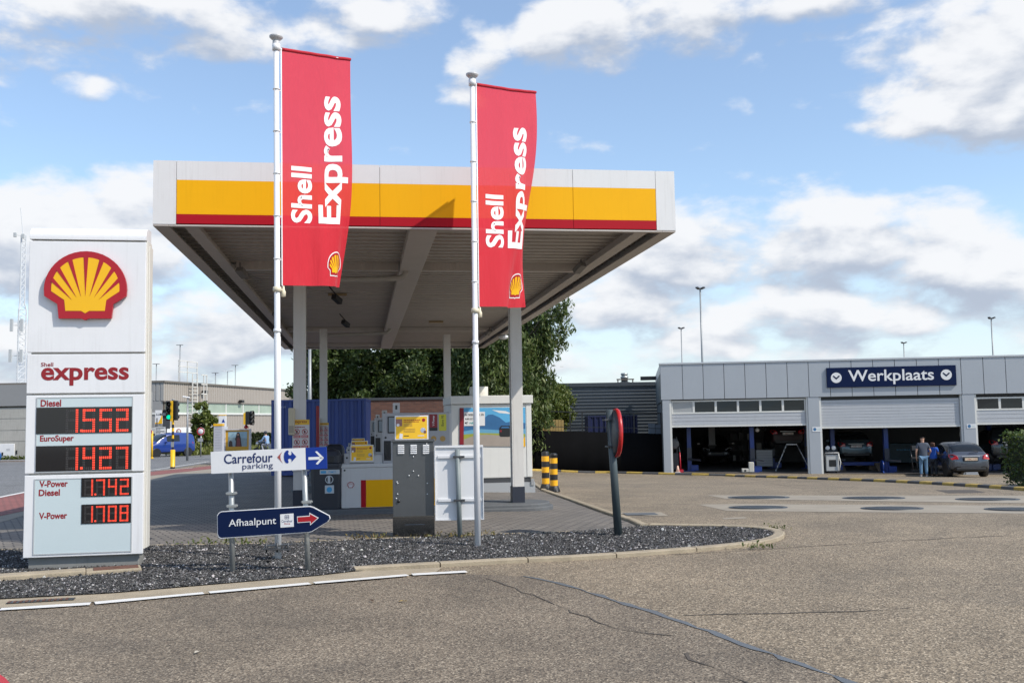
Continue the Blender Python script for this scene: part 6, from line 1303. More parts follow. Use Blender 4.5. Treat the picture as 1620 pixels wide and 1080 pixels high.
# ================================================================== TREES
M_BARK = mat('tree bark', (.10, .08, .06), .9, var=.3, vscale=6, bump=.5, bscale=20)
def tree(lb, x, y, h, rad, n, m, seed, size=.13, cz=.62, droop=0.0, aspect=2.0, zr=.42, trunk=.16, nclump=70, grp='trees behind the canopy', low=.18):
    r = np.random.default_rng(seed); g = G(x, y); t_ = thing('tree', lb, 'tree', (x, y, g-.05), 0, grp)
    cl = []
    while len(cl) < nclump:
        p = r.uniform(-1, 1, 3); l = np.linalg.norm(p)
        if l > 1 or l < .35: continue
        p = p*np.array([rad, rad, h*zr])*r.uniform(.8, 1.08); p[2] += h*cz
        if p[2] < h*low: continue
        cl.append(p)
    cl = np.array(cl); rc = rad*r.uniform(.17, .34, len(cl)); k = r.integers(0, len(cl), n); q = r.normal(size=(n, 3)); q /= np.linalg.norm(q, axis=1)[:, None]; q *= (r.random(n)**.45)[:, None]
    P = cl[k]+q*(rc[k]*np.where(r.random(n) < .1, 1.5, 1.0))[:, None]*np.array([1, 1, .75]); 
    if droop: 
        f = r.random(n)**2; P[:, 2] -= f*droop*h*.16*(np.hypot(P[:, 0], P[:, 1])/rad); P[:, :2] *= (1+.05*f)[:, None]
    V, F = leafcloud(P, size, aspect, .35 if not droop else .0, seed, droop*2.0); leaves_obj('crown', V, F, m, t_)
    mb = MB(); top = Vector((r.normal(0, .2), r.normal(0, .2), h*.75)); mb.tube([(0, 0, 0), (0.03, .02, h*.2), (top*.55)[:], top[:]], [trunk, trunk*.8, trunk*.55, trunk*.12], 10)
    for i in range(0, len(cl), max(1, len(cl)//26)):
        c = Vector(cl[i]); z0 = min(max(c.z*.55, h*.15), h*.6); s_ = top*(z0/top.z); md = s_.lerp(c, .5)+Vector((0, 0, .12*h*.3)); mb.tube([s_, md, c], [trunk*.38, trunk*.2, trunk*.06], 6)
    mb.build('trunk', M_BARK, t_); return t_
M_TD = leaf_mat('dark tree leaves', (.035, .064, .014), (.056, .092, .020), (.105, .135, .034), .9); M_TW = leaf_mat('grey green willow leaves', (.062, .100, .026), (.095, .138, .034), (.17, .195, .065), .9); M_TY = leaf_mat('yellow green leaves', (.07, .105, .015), (.11, .14, .022), (.17, .19, .035), 1.2)
xa = lambda u, Y: ray(u, 620).x*Y
tree('leftmost dark green tree behind the blue container, beside the grey pole', xa(520, 52), 52, 7.2, 1.9, 30000, M_TD, 11, .10)
tree('dark green tree over the right end of the blue container', xa(580, 53), 53, 8.0, 2.5, 34000, M_TD, 12, .10)
tree('dark green tree behind the middle of the brick wall', xa(645, 52), 52, 8.4, 2.9, 34000, M_TD, 13, .10)
tree('dark green tree above the rear of the brick wall, next to the white cabin', xa(705, 54), 54, 8.8, 3.1, 34000, M_TD, 14, .10)
tree('large drooping grey green tree right of the right column', xa(792, 50), 50, 8.3, 2.55, 90000, M_TW, 15, .075, .56, 1.0, 3.6, .46, .2, 190, low=.08)
tree('yellow green tree peeping out over the dark shed', xa(862, 60), 60, 5.0, 1.85, 20000, M_TY, 16, .085, .62, 0, 1.8, .38)
# a drooping bough hanging to the right of the canopy edge
rw = np.random.default_rng(5); P = []
tw = thing('tree_bough', 'dark drooping leafy bough hanging right of the canopy edge, against the clouds', 'tree', (xa(800, 49), 49, G(0, 49))); base = tw.location
mb = MB(); b0 = Vector((.3, 0, 5.2))
mb.tube([Vector((0, .2, 0)), Vector((.1, .1, 3.0)), b0], [.12, .09, .06], 8)
for (u, v) in ((838, 500), (862, 490), (880, 480), (890, 500), (895, 520), (875, 530), (855, 520), (885, 545), (893, 480), (850, 545), (835, 530)):
    e = at(u, v, 49+rw.uniform(-1, 1))-base; md = b0.lerp(e, .6)+Vector((0, 0, .55)); mb.tube([b0, md, e], [.045, .025, .008], 6)
    for s in range(9):
        f = rw.uniform(.45, 1.0); p0 = (b0.lerp(md, f*2) if f < .5 else md.lerp(e, f*2-1)); ln = rw.uniform(.35, 1.15)
        for j in range(46): k = rw.random(); P.append((p0.x+rw.normal(0, .05)+.16*k*s/9, p0.y+rw.normal(0, .12), p0.z-ln*k+rw.normal(0, .06)))
    for j in range(120): P.append(tuple(e+Vector(rw.normal(0, .22, 3))))
V, F_ = leafcloud(P, .07, 3.2, .0, 9, 2.0); leaves_obj('crown', V, F_, M_TW, tw); mb.build('trunk', M_BARK, tw)

# ================================================================== POLES AND LAMPS
M_LPOLE = mat('lamp pole grey', (.26, .275, .285), .45, metal=.3, var=.06)
def lamp_post(lb, u, vtop, Y, r_, style, m=None):
    p = at(u, vtop, Y); g = G(p.x, Y); t_ = thing('street_lamp', lb, 'street lamp', (p.x, Y, g), 0, 'lamp posts and floodlight masts in the distance'); h = p.z-g; mb = MB(); mb.tube([(0, 0, -.1), (0, 0, h)], [r_*1.3, r_*.7], 10); mb.build('pole', m or M_LPOLE, t_)
    if style == 'flood':
        mb = MB(); mb.bar((-.28, 0, h), (.28, 0, h), .06, .06); mb.bar((-.30, -.18, h+.05), (-.06, .08, h-.05), .24, .10); mb.bar((.06, .08, h-.05), (.30, -.18, h+.05), .24, .10); mb.build('floodlights', M_DKGREY, t_)
    elif style == 'double': mb = MB(); mb.bar((-.8, 0, h+.1), (-.1, 0, h), .22, .09); mb.bar((.1, 0, h), (.8, 0, h+.1), .22, .09); mb.build('lamp_head', M_WHITE, t_, bevel=.02)
    elif style == 'head': mb = MB(); mb.bar((-.3, -.1, h+.08), (.12, .05, h), .2, .09); mb.build('lamp_head', M_WHITE, t_, bevel=.04); mb = MB(); mb.bar((.05, 0, h-.3), (.3, 0, h-.25), .06, .06); mb.build('bracket', M_GREY, t_)
    elif style == 'flat': mb = MB(); mb.bx(-.55, -.2, h, .45, .2, h+.09); mb.build('lamp_head', M_GREY, t_, bevel=.02)
    else: mb = MB(); mb.lathe([(r_*.9, 0), (r_, .06), (0, .12)], (0, 0, h), 10); mb.build('cap', M_GREY, t_)
    return t_
for a in [('tall floodlight mast above the left end of the workshop roof', 1107.5, 456, 78, .085, 'flood'), ('short thin floodlight mast left of the tall one above the workshop', 1077.5, 519, 110, .075, 'flood'), ('tiny lamp mast above the middle of the workshop roof', 1429.5, 542, 120, .075, 'flood'), ('floodlight mast above the right end of the workshop roof', 1568, 503, 95, .08, 'flood'),
          ('grey lamp post in front of the tan store, left of the small tree', 297, 629, 62, .06, 'head'), ('tall lamp mast with a white head left of the roof ladder', 285, 546, 150, .10, 'flat'), ('thin lamp mast above the tan store just right of the totem', 247.5, 576, 150, .09, 'flat'), ('thin white-headed lamp mast right of the roof ladder', 341, 590, 150, .09, 'flat'),
          ('lamp mast with twin heads, the left of two above the tan store', 360, 587, 140, .08, 'double'), ('lamp mast with a small head, the right of two above the tan store', 372.5, 578, 150, .08, 'flat'), ('pale grey pole rising behind the container under the canopy', 490, 545, 47, .10, 'cap')]: lamp_post(*a)
# radio mast
Y = 160; p0 = at(31, 615, Y); g = thing('radio_mast', 'tall white lattice radio mast with antennas left of the totem', 'radio mast', (p0.x, Y, G(p0.x, Y))); zg = g.location.z
mb = MB(); zt_ = at(34, 372, Y).z-zg; zm = at(34, 528, Y).z-zg; sc = Y/FPX
def wid(z): return 4.4*sc if z > zm+4 else 7.2*sc
LV = np.linspace(0, zt_, 34)
for a, b_ in zip(LV[:-1], LV[1:]):
    for k in range(3):
        q = lambda z, i: Vector((wid(z)*math.cos(i*2.094+.5), wid(z)*math.sin(i*2.094+.5), z)); mb.bar(q(a, k), q(b_, k), .16, .16); mb.bar(q(a, k), q(b_, k+1), .07, .07); mb.bar(q(b_, k), q(b_, k+1), .07, .07)
mb.bar((0, 0, zt_), (-.5, 0, zt_+4.5), .08, .08); mb.build('lattice', mat('pale mast steel', (.62, .64, .66), .5, var=.05), g)
for u, v in ((22, 515), (38, 515), (20, 563), (37, 563), (27.5, 373), (40, 375)):
    q = at(u, v, Y)-g.location; mb = MB(); hh = 1.0 if v > 400 else .35
    mb.bx(q.x-.22, -.9, q.z-hh, q.x+.22, -.6, q.z+hh); mb.bar((q.x, -.6, q.z), (0, 0, q.z), .08, .08); mb.build('antenna', mat('antenna grey', (.45, .47, .48), .5), g)
mb = MB()
for u in (-60, -20, 22): q = at(u, 592, Y)-g.location; mb.bar((q.x, -8, q.z-2.4), (q.x, -8, q.z), .12, .12)
a, b_ = at(-60, 597, Y)-g.location, at(22, 597, Y)-g.location; 
mb.bar((a.x, -8, a.z), (b_.x, -8, b_.z), .1, .1); mb.bar((a.x, -8, a.z-1), (b_.x, -8, b_.z-1), .1, .1); mb.build('railing', mat('antenna grey', (.45, .47, .48)), g)

# ================================================================== BUILDINGS ON THE LEFT
LF = Frame((at(-90, 700, 68.5).x, 68.5, 0), 0); gb = thing('concrete_hall', 'grey hall with concrete wall and white gate at the left edge', 'building', LF.o, 0)
xe = LF.p(74, 700)[0]; zt_ = LF.p(20, 608.5)[1]; M_HALL = mat('hall grey cladding', (.235, .235, .235), .55, var=.05, vscale=.5); M_HCON = mat('hall concrete', (.36, .35, .32), .8, var=.16, vscale=.4, streak=.55)
zz_ = [LF.p(20, v)[1] for v in (608.5, 642, 645, 661.5, 662.5, 680, 681, 697.5, 698.5, 740)]
mb = MB(); mb.bx(0, -.1, zz_[1], xe, 20, zz_[0]); mb.build('upper_cladding', M_HALL, gb); mb = MB()
for a, b_ in ((2, 3), (4, 5), (6, 7)): mb.bx(0, 0, zz_[b_], xe, .3, zz_[a])
mb.bx(0, .03, zz_[9], xe, .28, zz_[2]); mb.bx(0, -.02, zz_[9], xe, .02, zz_[8]); mb.build('concrete_wall', M_HCON, gb); mb = MB(); mb.bx(.01, .3, zz_[9], xe-.01, 19.9, zz_[1]-.01); mb.build('rear', M_HCON, gb)
q = LF.box(-30, 702, 22.5, 727.5, -.1); mb = MB(); mb.bx(q[0], -.1, q[1], q[2], -.025, q[3]); gt = mb.build('gate', M_WHITE, gb, bevel=.02); q = LF.box(3, 715, 5, 721, -.1); mb = MB(); mb.bx(q[0], -.14, q[1], q[2], -.1, q[3]); mb.build('handle', M_BLACK, gt)
q = LF.box(10, 709, 16, 713, -.1); mb = MB(); lines(mb, q[0], q[1], q[2], q[3], -.105, 3, 0, 4); mb.build('notice', M_GREY, gt)
q = LF.box(25, 712, 27, 718, -.05); mb = MB(); mb.bx(q[0], -.06, q[1], q[2], -.021, q[3]); mb.build('letter_slot', M_BLACK, gb)
t_ = thing('guard_rail', 'thin grey rail along the foot of the grey hall', 'rail', (LF.o.x, 67.6, -.62)); mb = MB(); L_ = xe
mb.bar((0, 0, LF.p(20, 727)[1]+.62), (L_, 0, LF.p(20, 727)[1]+.62), .08, .08)
for k in range(14): mb.bx(k*L_/13.1, -.03, -.2, k*L_/13.1+.06, .03, LF.p(20, 727)[1]+.6)
mb.build('rail', M_GREY, t_)
for k, u in enumerate((7, 14, 28)):
    p = at(u, 732, 67.9); P_ = rng.normal(0, 1, (220, 3))*np.array([.35, .08, .10])+np.array([0, 0, .12]); V, F_ = leafcloud(P_, .09, 2.2, .3, 40+k, -1); tag(leaves_obj('weed', V, F_, M_WEED, None, (p.x, p.y, G(p.x, p.y))), ['left clump of weeds at the foot of the white gate', 'right clump of weeds at the foot of the white gate', 'clump of weeds below the letter slot of the grey hall'][k], 'weed')
# round blue sign at the left edge
t_ = thing('road_sign', 'round blue road sign cut by the left edge', 'road sign', (at(-7, 720, 20).x, 20, G(at(-7, 720, 20).x, 20)), 0, 'round road signs'); z_ = at(-7, 721, 20).z-t_.location.z
mb = MB(); mb.lathe([(0, -.012), (.14, -.012), (.14, .01), (0, .01)], (0, -.05, z_), 32, 0, 'Y'); mb.build('disc', mat('sign blue enamel', (.01, .10, .34), .35), t_); mb = MB(); mb.cyl((0, 0, -.1), (0, 0, z_+.3), .03, n=12); mb.build('post', M_GALV, t_)
# tan store
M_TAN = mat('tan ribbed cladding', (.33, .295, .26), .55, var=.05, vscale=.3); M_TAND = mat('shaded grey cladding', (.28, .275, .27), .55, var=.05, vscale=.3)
Yc = 95.0; pc = at(259, 602, Yc); pr_ = at(433, 614.2, 121.0); zt_ = pc.z; d_ = Vector((pr_.x-pc.x, pr_.y-pc.y, 0)).normalized(); yawR = math.atan2(d_.y, d_.x)
RF = Frame((pc.x, pc.y, 0), yawR); st = thing('store_building', 'tan ribbed store building with a strip of pale green windows', 'building', RF.o, RF.yaw); LR = 60.0
zw0, zw1 = RF.p(345, 652.8)[1], RF.p(345, 638)[1]
def ribbed(name, x0, x1, z0, z1, y, m, f, parent, pitch=.42):
    mb = MB(); prof = []; x = x0
    while x < x1: prof += [(x, 0), (x+pitch*.7, 0), (x+pitch*.75, .05), (x+pitch*.95, .05)]; x += pitch
    prof = [p for p in prof if p[0] <= x1]+[(x1, 0)]; n = len(prof); vs = [f(a, y+b_, z) for z in (z0, z1) for a, b_ in prof]; mb.add(vs, [(i, i+1, n+i+1, n+i) for i in range(n-1)]); return mb.build(name, m, parent)
I_ = lambda x, y, z: (x, y, z)
ribbed('upper_cladding', 0, LR, zw1+.12, zt_-.15, 0, M_TAN, I_, st); ribbed('lower_cladding', 0, LR, -1.2, zw0-.2, .02, M_TAN, I_, st)
mb = MB(); mb.bx(-.1, -.15, zt_-.149, LR, .3, zt_+.02); mb.bx(-.05, -.1, zw1, LR, .1, zw1+.119); mb.bx(-.05, -.1, zw0-.199, LR, .1, zw0, 1); mb.build('trim', [mat('brown trim', (.16, .14, .12), .5), M_TRIM], st)
MGW = mat('pale green glazing', (.30, .37, .30), .25, var=.22, vscale=.6)
xw = 0.4; k = 0
while xw < LR-3:
    mb = MB(); mb.bx(xw+.12, .03, zw0+.002, xw+4.2, .08, zw1-.002); mb.build('window', MGW, st); mb = MB(); mb.bx(xw+4.21, -.03, zw0+.001, xw+4.40, .08, zw1-.001); mb.build('window_post', M_TRIM, st); xw += 4.32; k += 1
wl_ = 18.0; c_, s_ = math.cos(-yawR), math.sin(-yawR)
fl_ = lambda x, y, z: ((lambda X, Y_: (X*c_-Y_*s_, X*s_+Y_*c_, z))(-x, y))
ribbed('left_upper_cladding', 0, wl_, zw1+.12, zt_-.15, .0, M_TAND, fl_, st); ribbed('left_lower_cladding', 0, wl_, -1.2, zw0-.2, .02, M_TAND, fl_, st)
def lbox(mb, x0, y0, z0, x1, y1, z1, m=0): mb.add([fl_(x, y, z) for z in (z0, z1) for y in (y0, y1) for x in (x0, x1)], [(0, 2, 3, 1), (4, 5, 7, 6), (0, 1, 5, 4), (2, 6, 7, 3), (0, 4, 6, 2), (1, 3, 7, 5)], m)
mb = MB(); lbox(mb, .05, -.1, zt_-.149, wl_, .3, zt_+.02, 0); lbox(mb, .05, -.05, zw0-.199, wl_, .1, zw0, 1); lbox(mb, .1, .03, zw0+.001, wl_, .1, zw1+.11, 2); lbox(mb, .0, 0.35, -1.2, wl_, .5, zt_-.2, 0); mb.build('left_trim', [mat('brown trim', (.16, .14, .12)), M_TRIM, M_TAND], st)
mb = MB(); lbox(mb, 1.2, -.02, zw0-3.4, wl_, .01, zw0-1.6); mb.build('left_window', M_GLASSDK, st)
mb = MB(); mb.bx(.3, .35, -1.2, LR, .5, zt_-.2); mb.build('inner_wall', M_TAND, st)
mb = MB(); a = Vector(fl_(wl_, .3, zt_-.22)); b_ = Vector((LR, .3, zt_-.22)); mb.add([fl_(0, .3, zt_-.22), a, (a.x+LR, a.y, a.z), b_], [(0, 1, 2, 3)]); mb.build('roof', M_DKGREY, st)
mb = MB(); q = RF.box(252, 684, 336, 700, -1.6); mb.bx(q[0], -1.6, RF.p(300, 684, -1.6)[1], q[2], -.2, RF.p(300, 675.5, -1.6)[1]); mb.build('door_canopy', M_WHITE, st, bevel=.02)
mb = MB(); mb.bx(q[0]+.5, -.4, -.7, q[2]-.4, -.05, RF.p(300, 684, -1.6)[1]-.02); mb.build('entrance', M_GLASSDK, st)
# cage ladder
xl, _ = RF.p(311.5, 640, -.6); lt = thing('cage_ladder', 'white caged roof ladder on the tan store wall', 'ladder', RF.w(xl, -.5, 0), RF.yaw); M_LAD = mat('ladder white', (.62, .60, .56), .5); z0, z1 = RF.p(311, 692, -.6)[1], RF.p(311, 598, -.6)[1]; s1 = 1.35
mb = MB()
for x in (-s1*.6, s1*.15): mb.bx(x, -.04, z0, x+.1, .04, z1+.4)
z = z0
while z < z1: mb.bx(-s1*.6, -.03, z, s1*.15, .03, z+.06); z += .36
mb.build('rungs', M_LAD, lt); mb = MB()
for x in (s1*.5, s1*1.0): mb.bx(x, -.5, z0+1.4, x+.09, -.42, z1+.4)
z = z0+1.5
while z < z1+.4: mb.bx(s1*.15, -.5, z, s1*1.08, -.44, z+.1); z += .95
mb.build('cage', M_LAD, lt); mb = MB(); z = z1
for k in range(3): mb.bx(-s1*2.2, .3, z+.5+k*.55, s1*.6, .38, z+.58+k*.55)
for x in (-s1*2.2, -s1*.9, s1*.6): mb.bx(x, .3, z-.4, x+.08, .38, z+1.68)
mb.build('guard_rail', M_LAD, lt)
for u, v, lb in ((324, 619, 'small dark camera high on the tan store wall, right of the ladder'), (382, 634, 'small wall lamp above the store windows, left of the second traffic light')):
    x, z = RF.p(u, v, -.3); w = RF.w(x, -.02, z); t_ = thing('wall_fixture', lb, 'wall fixture', w, RF.yaw); mb = MB(); mb.bx(-.35, -.5, -.2, .35, -.12, .1); mb.build('housing', M_BLACK, t_, bevel=.04); mb = MB(); mb.bx(-.08, -.12, -.1, .08, .03, .05); mb.build('bracket', M_DKGREY, t_)
# hedge and grass before the store
hd = thing('hedge', 'long dark trimmed hedge before the tan store', 'hedge', (0, 0, 0)); P = []; a, b_ = at(292, 705, 84), at(432, 705, 90); gz_ = -.7
for k in range(16000): f = rng.random(); y = rng.uniform(-.5, .5); z = rng.uniform(0, 1.5); ed = min(y+.5, .5-y, 1.5-z); 
for k in range(14000):
    f = rng.random(); y = rng.uniform(-.5, .5); z = rng.uniform(0, 1.5); ed = min(y+.5, .5-y, 1.5-z)
    if ed < rng.exponential(.14): q = a.lerp(b_, f); P.append((q.x, q.y+y, gz_+z+rng.normal(0, .04)))
V, F_ = leafcloud(P, .16, 1.8, .3, 8); leaves_obj('leaves', V, F_, leaf_mat('dark hedge leaves', (.022, .035, .010), (.035, .05, .014), (.05, .07, .02), 1), hd)
mb = MB(); mb.bar((a.x, a.y, gz_+.6), (b_.x, b_.y, gz_+.6), .5, 1.2); mb.build('core', mat('dense hedge core', (.02, .03, .01)), hd)
P = []
for k in range(9000):
    f = rng.random(); a, b_ = at(291, 712, 78), at(440, 706, 86); q = a.lerp(b_, f); P.append((q.x+rng.normal(0, .3), q.y+rng.uniform(-1.8, 2.5), -.68+abs(rng.normal(0, .30))*(1.2 if f < .2 else .6)))
V, F_ = leafcloud(P, .14, 3.4, .1, 18, -2.2); tag(leaves_obj('grass', V, F_, leaf_mat('verge grass', (.13, .16, .03), (.17, .19, .045), (.26, .25, .09), .8)), 'tall green roadside grass before the dark hedge', 'grass', None, 'stuff')
V_ = [tuple(at(288, 712, 75).xy), tuple(at(470, 704, 84).xy), (-16, 112), (-34, 92)]; sheet('grass_verge', [V_], .02, mat('verge soil', (.09, .10, .03), .9, var=.3))
tree('small young tree beside the round red sign before the store', xa(322, 80), 80, at(322, 632, 80).z+.7, 1.0, 7000, M_TY, 31, .15, .52, 0, 1.6, .46, .07, 75, None, .22)
# ------------------------------------------------------------------ street furniture on the left
M_TLB = mat('traffic light black', (.012, .013, .014), .45); M_TLY = mat('traffic light yellow', (.75, .44, .01), .4, var=.06)
g = gnd(273, 741); tlt = thing('traffic_light', 'near traffic light on a yellow and black pole, showing green', 'traffic light', g, 0, 'traffic lights at the crossing'); Yt = g.y; L3 = lambda u, v: at(u, v, Yt)-g
h = L3(274, 633).z; k = Yt/FPX
mb = MB(); mb.cyl((0, 0, .25*k*12), (0, 0, L3(272, 711).z), 3.6*k, n=20, m=0); mb.cyl((0, 0, -.05), (0, 0, 3*k), 3.6*k, n=20, m=1); mb.build('base', [M_TLY, M_TLB], tlt)
mb = MB(); z = L3(273, 710).z; i = 0
while z < h-.05: z2 = min(z+5.5*k, h); mb.cyl((0, 0, z), (0, 0, z2), 1.75*k, n=16, m=i % 2, cap=False); z = z2; i += 1
mb.cyl((0, 0, h), (0, 0, h+.06), 2.4*k, n=14, m=2); mb.build('pole', [M_TLB, M_TLY, M_GREY], tlt)
def lantern(parent, cx_, cz_, w, hh, yaw, green=False, y=-.05):
    mb = MB(); mb.bx(-w/2, -.12, -hh/2, w/2, .12, hh/2); o = mb.build('lantern', M_TLB, parent, bevel=.03); o.location = (cx_, y, cz_); o.rotation_euler.z = yaw
    for j in range(3):
        zc_ = (1-j)*hh/3.1; mb = MB(); rr_ = w*.40
        mb.lathe([(rr_, 0), (rr_*1.05, -.17), (rr_*.98, -.17), (rr_*.94, 0)], (0, -.122, zc_), 18, 0, 'Y'); mb.lathe([(rr_*.9, .0), (rr_*.7, -.03), (0, -.045)], (0, -.122, zc_), 18, 1, 'Y'); mb.build('signal', [M_TLB, mat('lit green signal', (.0, .3, .2), .3, var=0, emit=(.0, .62, .36), estr=1.3) if (green and j == 2) else M_GLASSDK], o)
lantern(tlt, L3(268.5, 650).x, L3(268, 649.5).z, 9.5*k, 31*k, R(14), True, -.1); lantern(tlt, L3(277, 650).x, L3(277, 649).z, 7.5*k, 31*k, R(175), False, .02)
mb = MB(); a, b_ = L3(272.6, 634), L3(276, 666); mb.bx(a.x, -.27, b_.z, b_.x, -.23, a.z); mb.build('yellow_edge', M_TLY, tlt)
mb = MB(); a, b_ = L3(257, 648), L3(262, 661.5); mb.bx(a.x, .0, b_.z, b_.x, .2, a.z); mb.build('side_signal', M_TLB, tlt, bevel=.02); mb = MB(); a, b_ = L3(257, 653), L3(262.5, 657); mb.bx(a.x, -.05, b_.z, b_.x, -.01, a.z); mb.build('side_plate', M_GREY, tlt)
mb = MB(); q = L3(273.5, 703); mb.bx(q.x-.06, -.12, q.z-.12, q.x+.07, -.04, q.z+.13); mb.build('push_button', M_GALV, tlt, bevel=.01)
Yt = 58; p_ = at(389, 700, Yt); g = Vector((p_.x, Yt, G(p_.x, Yt))); t2 = thing('traffic_light', 'far traffic light seen from the side, above the yellow advert frame', 'traffic light', g, 0, 'traffic lights at the crossing'); k = Yt/FPX; L3 = lambda u, v: at(u, v, Yt)-g; h = L3(388, 651).z
mb = MB(); z = -.1; i = 0
while z < L3(388, 678).z: mb.cyl((0, 0, z), (0, 0, z+.3), 1.4*k, n=14, m=i % 2, cap=False); z += .3; i += 1
mb.cyl((0, 0, z), (0, 0, h), 1.4*k, n=14, m=1); mb.build('pole', [M_TLB, M_TLY], t2)
mb = MB(); a, b_ = L3(386.5, 653), L3(390.6, 671); mb.bx(a.x, -.2, b_.z, b_.x, .2, a.z); mb.build('yellow_edge', M_TLY, t2)
lantern(t2, L3(393.5, 661).x, L3(393, 661).z, .42, 20.5*k, R(82), False, -.02)
mb = MB(); q = L3(389.5, 674); mb.lathe([(4.2*k, -3*k), (3*k, 0), (1.5*k, 2*k)], (q.x, 0, q.z), 16); mb.build('red_cap', M_RED, t2)
# van
vn = car('delivery_van', 'small blue delivery van driving out from behind the totem', 'van', mat('bright blue van paint', (.006, .032, .20), .28, var=.03, coat=.8), 4.05, 1.75, 1.80, 'van'); pv = at(270, 723, 74); put(vn, Vector((pv.x+.85, 75.6, 0)), G(pv.x, 75), R(180-40))
# round red signs
def round_sign(lb, u, v, r_px, Y, style):
    p = at(u, v, Y); g = G(p.x, Y); k = Y/FPX; t_ = thing('road_sign', lb, 'road sign', (p.x, Y, g), 0, 'round road signs'); h = p.z-g; r_ = r_px*k
    mb = MB(); mb.lathe([(0, -.01), (r_, -.01), (r_, .012), (0, .012)], (0, -.06, h), 28, 0, 'Y')
    ring(mb, 0, h, r_*.98, r_*.30, -.075, 1)
    mb.build('disc', [M_WHITE, M_RED], t_); mb = MB(); mb.cyl((0, 0, -.1), (0, 0, h+r_*.6), .04, n=12); mb.build('post', M_GALV, t_)
    if style: mb = MB(); mb.bx(-r_*.75, -.07, h-r_*2.6, r_*.6, -.05, h-r_*1.75); mb.build('sub_plate', M_GREY, t_)
round_sign('round red-rimmed white sign just right of the totem', 236, 682.5, 5.3, 66, False); round_sign('small red-rimmed sign behind the blue van roof', 283, 682, 4.0, 90, False); round_sign('round red-rimmed white sign with a plate below, before the young tree', 318, 682, 6.2, 72, True)
# yellow bollard left, signboards
Ys = 70
def panel_sign(name, lb, cat, u0, v0, u1, v1, Y, build, vg=None):
    p = at((u0+u1)/2, v1, Y); g = Vector((p.x, Y, G(p.x, Y))); F = Frame((p.x, Y, 0), 0); t_ = thing(name, lb, cat, g); build(t_, lambda *a: (lambda b: (b[0], b[1]-g.z, b[2], b[3]-g.z))(F.box(*a))); return t_
def b_lum(t_, B):
    q = B(245.5, 648.5, 257, 670); mb = MB(); mb.bx(q[0], 0, q[1], q[2], .25, q[3], 0); bd = mb.build('board', [M_WHITE], t_); mb = MB(); y_ = B(252, 648.7, 257, 658); mb.add([(y_[0]+.3, -.004, y_[3]), (y_[2], -.004, y_[3]), (y_[2], -.004, q[1]+.02), (y_[0]-.1, -.004, q[1]+.02), (y_[0]+.15, -.004, (q[1]+q[3])/2)], [(0, 1, 2, 3, 4)], 0); rect(mb, q[0], q[1], q[2], q[1]+.09, -.005, 0); text(mb, 'LUM', *B(247.5, 653.5, 257, 657), -.007, 1, .05); mb.build('print', [M_YEL, M_BLACK], bd)
    mb = MB(); q2 = B(246, 670, 249, 740); mb.bx(q2[0]+.2, .05, -.1, q2[0]+.32, .17, q[1]); mb.build('post', M_GALV, t_)
panel_sign('advert_sign', 'white and yellow advert sign beside the near traffic light', 'advert sign', 245, 648, 258, 730, 78, b_lum)
def b_dir(t_, B):
    for v in (675, 680, 685):
        q = B(245.5, v, 262, v+4); mb = MB(); mb.bx(q[0], -.05, q[1], q[2], .0, q[3]); pn = mb.build('direction_panel', mat('pale sign grey', (.5, .5, .5), .5), t_); mb = MB(); lines(mb, q[0]+.08, q[1]+.03, q[2]-.1, q[3]-.04, -.053, 1, 0, int(v)); mb.build('lettering', M_BLACK, pn)
    q = B(257.5, 661, 269, 678); mb = MB(); mb.bx(q[0], -.02, q[1], q[2], .02, q[3]); mb.build('dark_panel', M_DKGREY, t_)
    for u in (247, 262): q = B(u, 661, u+1.3, 700); mb = MB(); mb.bx(q[0], .03, -.1, q[2], .1, q[3]); mb.build('post', M_DKGREY, t_)
panel_sign('direction_sign_rack', 'rack of pale direction panels behind the blue van', 'direction sign', 245, 661, 269, 700, 76, b_dir)
mb = MB(); p = at(240.5, 700, 68); mb.cyl((0, 0, -.1), (0, 0, at(240.5, 681.5, 68).z-G(p.x, 68)), .07, n=14); mb.lathe([(.1, 0), (.1, .1), (.07, .12)], n=14); tag(mb.build('bollard', M_TLY, loc=(p.x, 68, G(p.x, 68))), 'plain yellow post just right of the totem by the red-rimmed sign', 'bollard')
def b_pil(t_, B):
    q = B(338, 673.5, 351.5, 712); mb = MB(); mb.bx(q[0], 0, -.05, q[2], .4, q[3]); o = mb.build('pillar', mat('speckled grey panel', (.42, .42, .45), .6, var=.12, vscale=6), t_); mb = MB(); mb.bx(q[0]-.02, -.02, q[3]+.001, q[2]+.02, .42, q[3]+.14); mb.build('cap', M_YEL, t_)
    mb = MB()
    for i in range(9): lines(mb, q[0]+.08, q[1]+.1+i*.17, q[2]-.08, q[1]+.2+i*.17, -.004, 1, 0, i)
    mb.build('lettering', mat('pale print', (.34, .34, .37), .6), o)
panel_sign('info_pillar', 'pale grey information pillar with a yellow cap left of the advert frame', 'pillar', 338, 671, 352, 712, 64, b_pil)
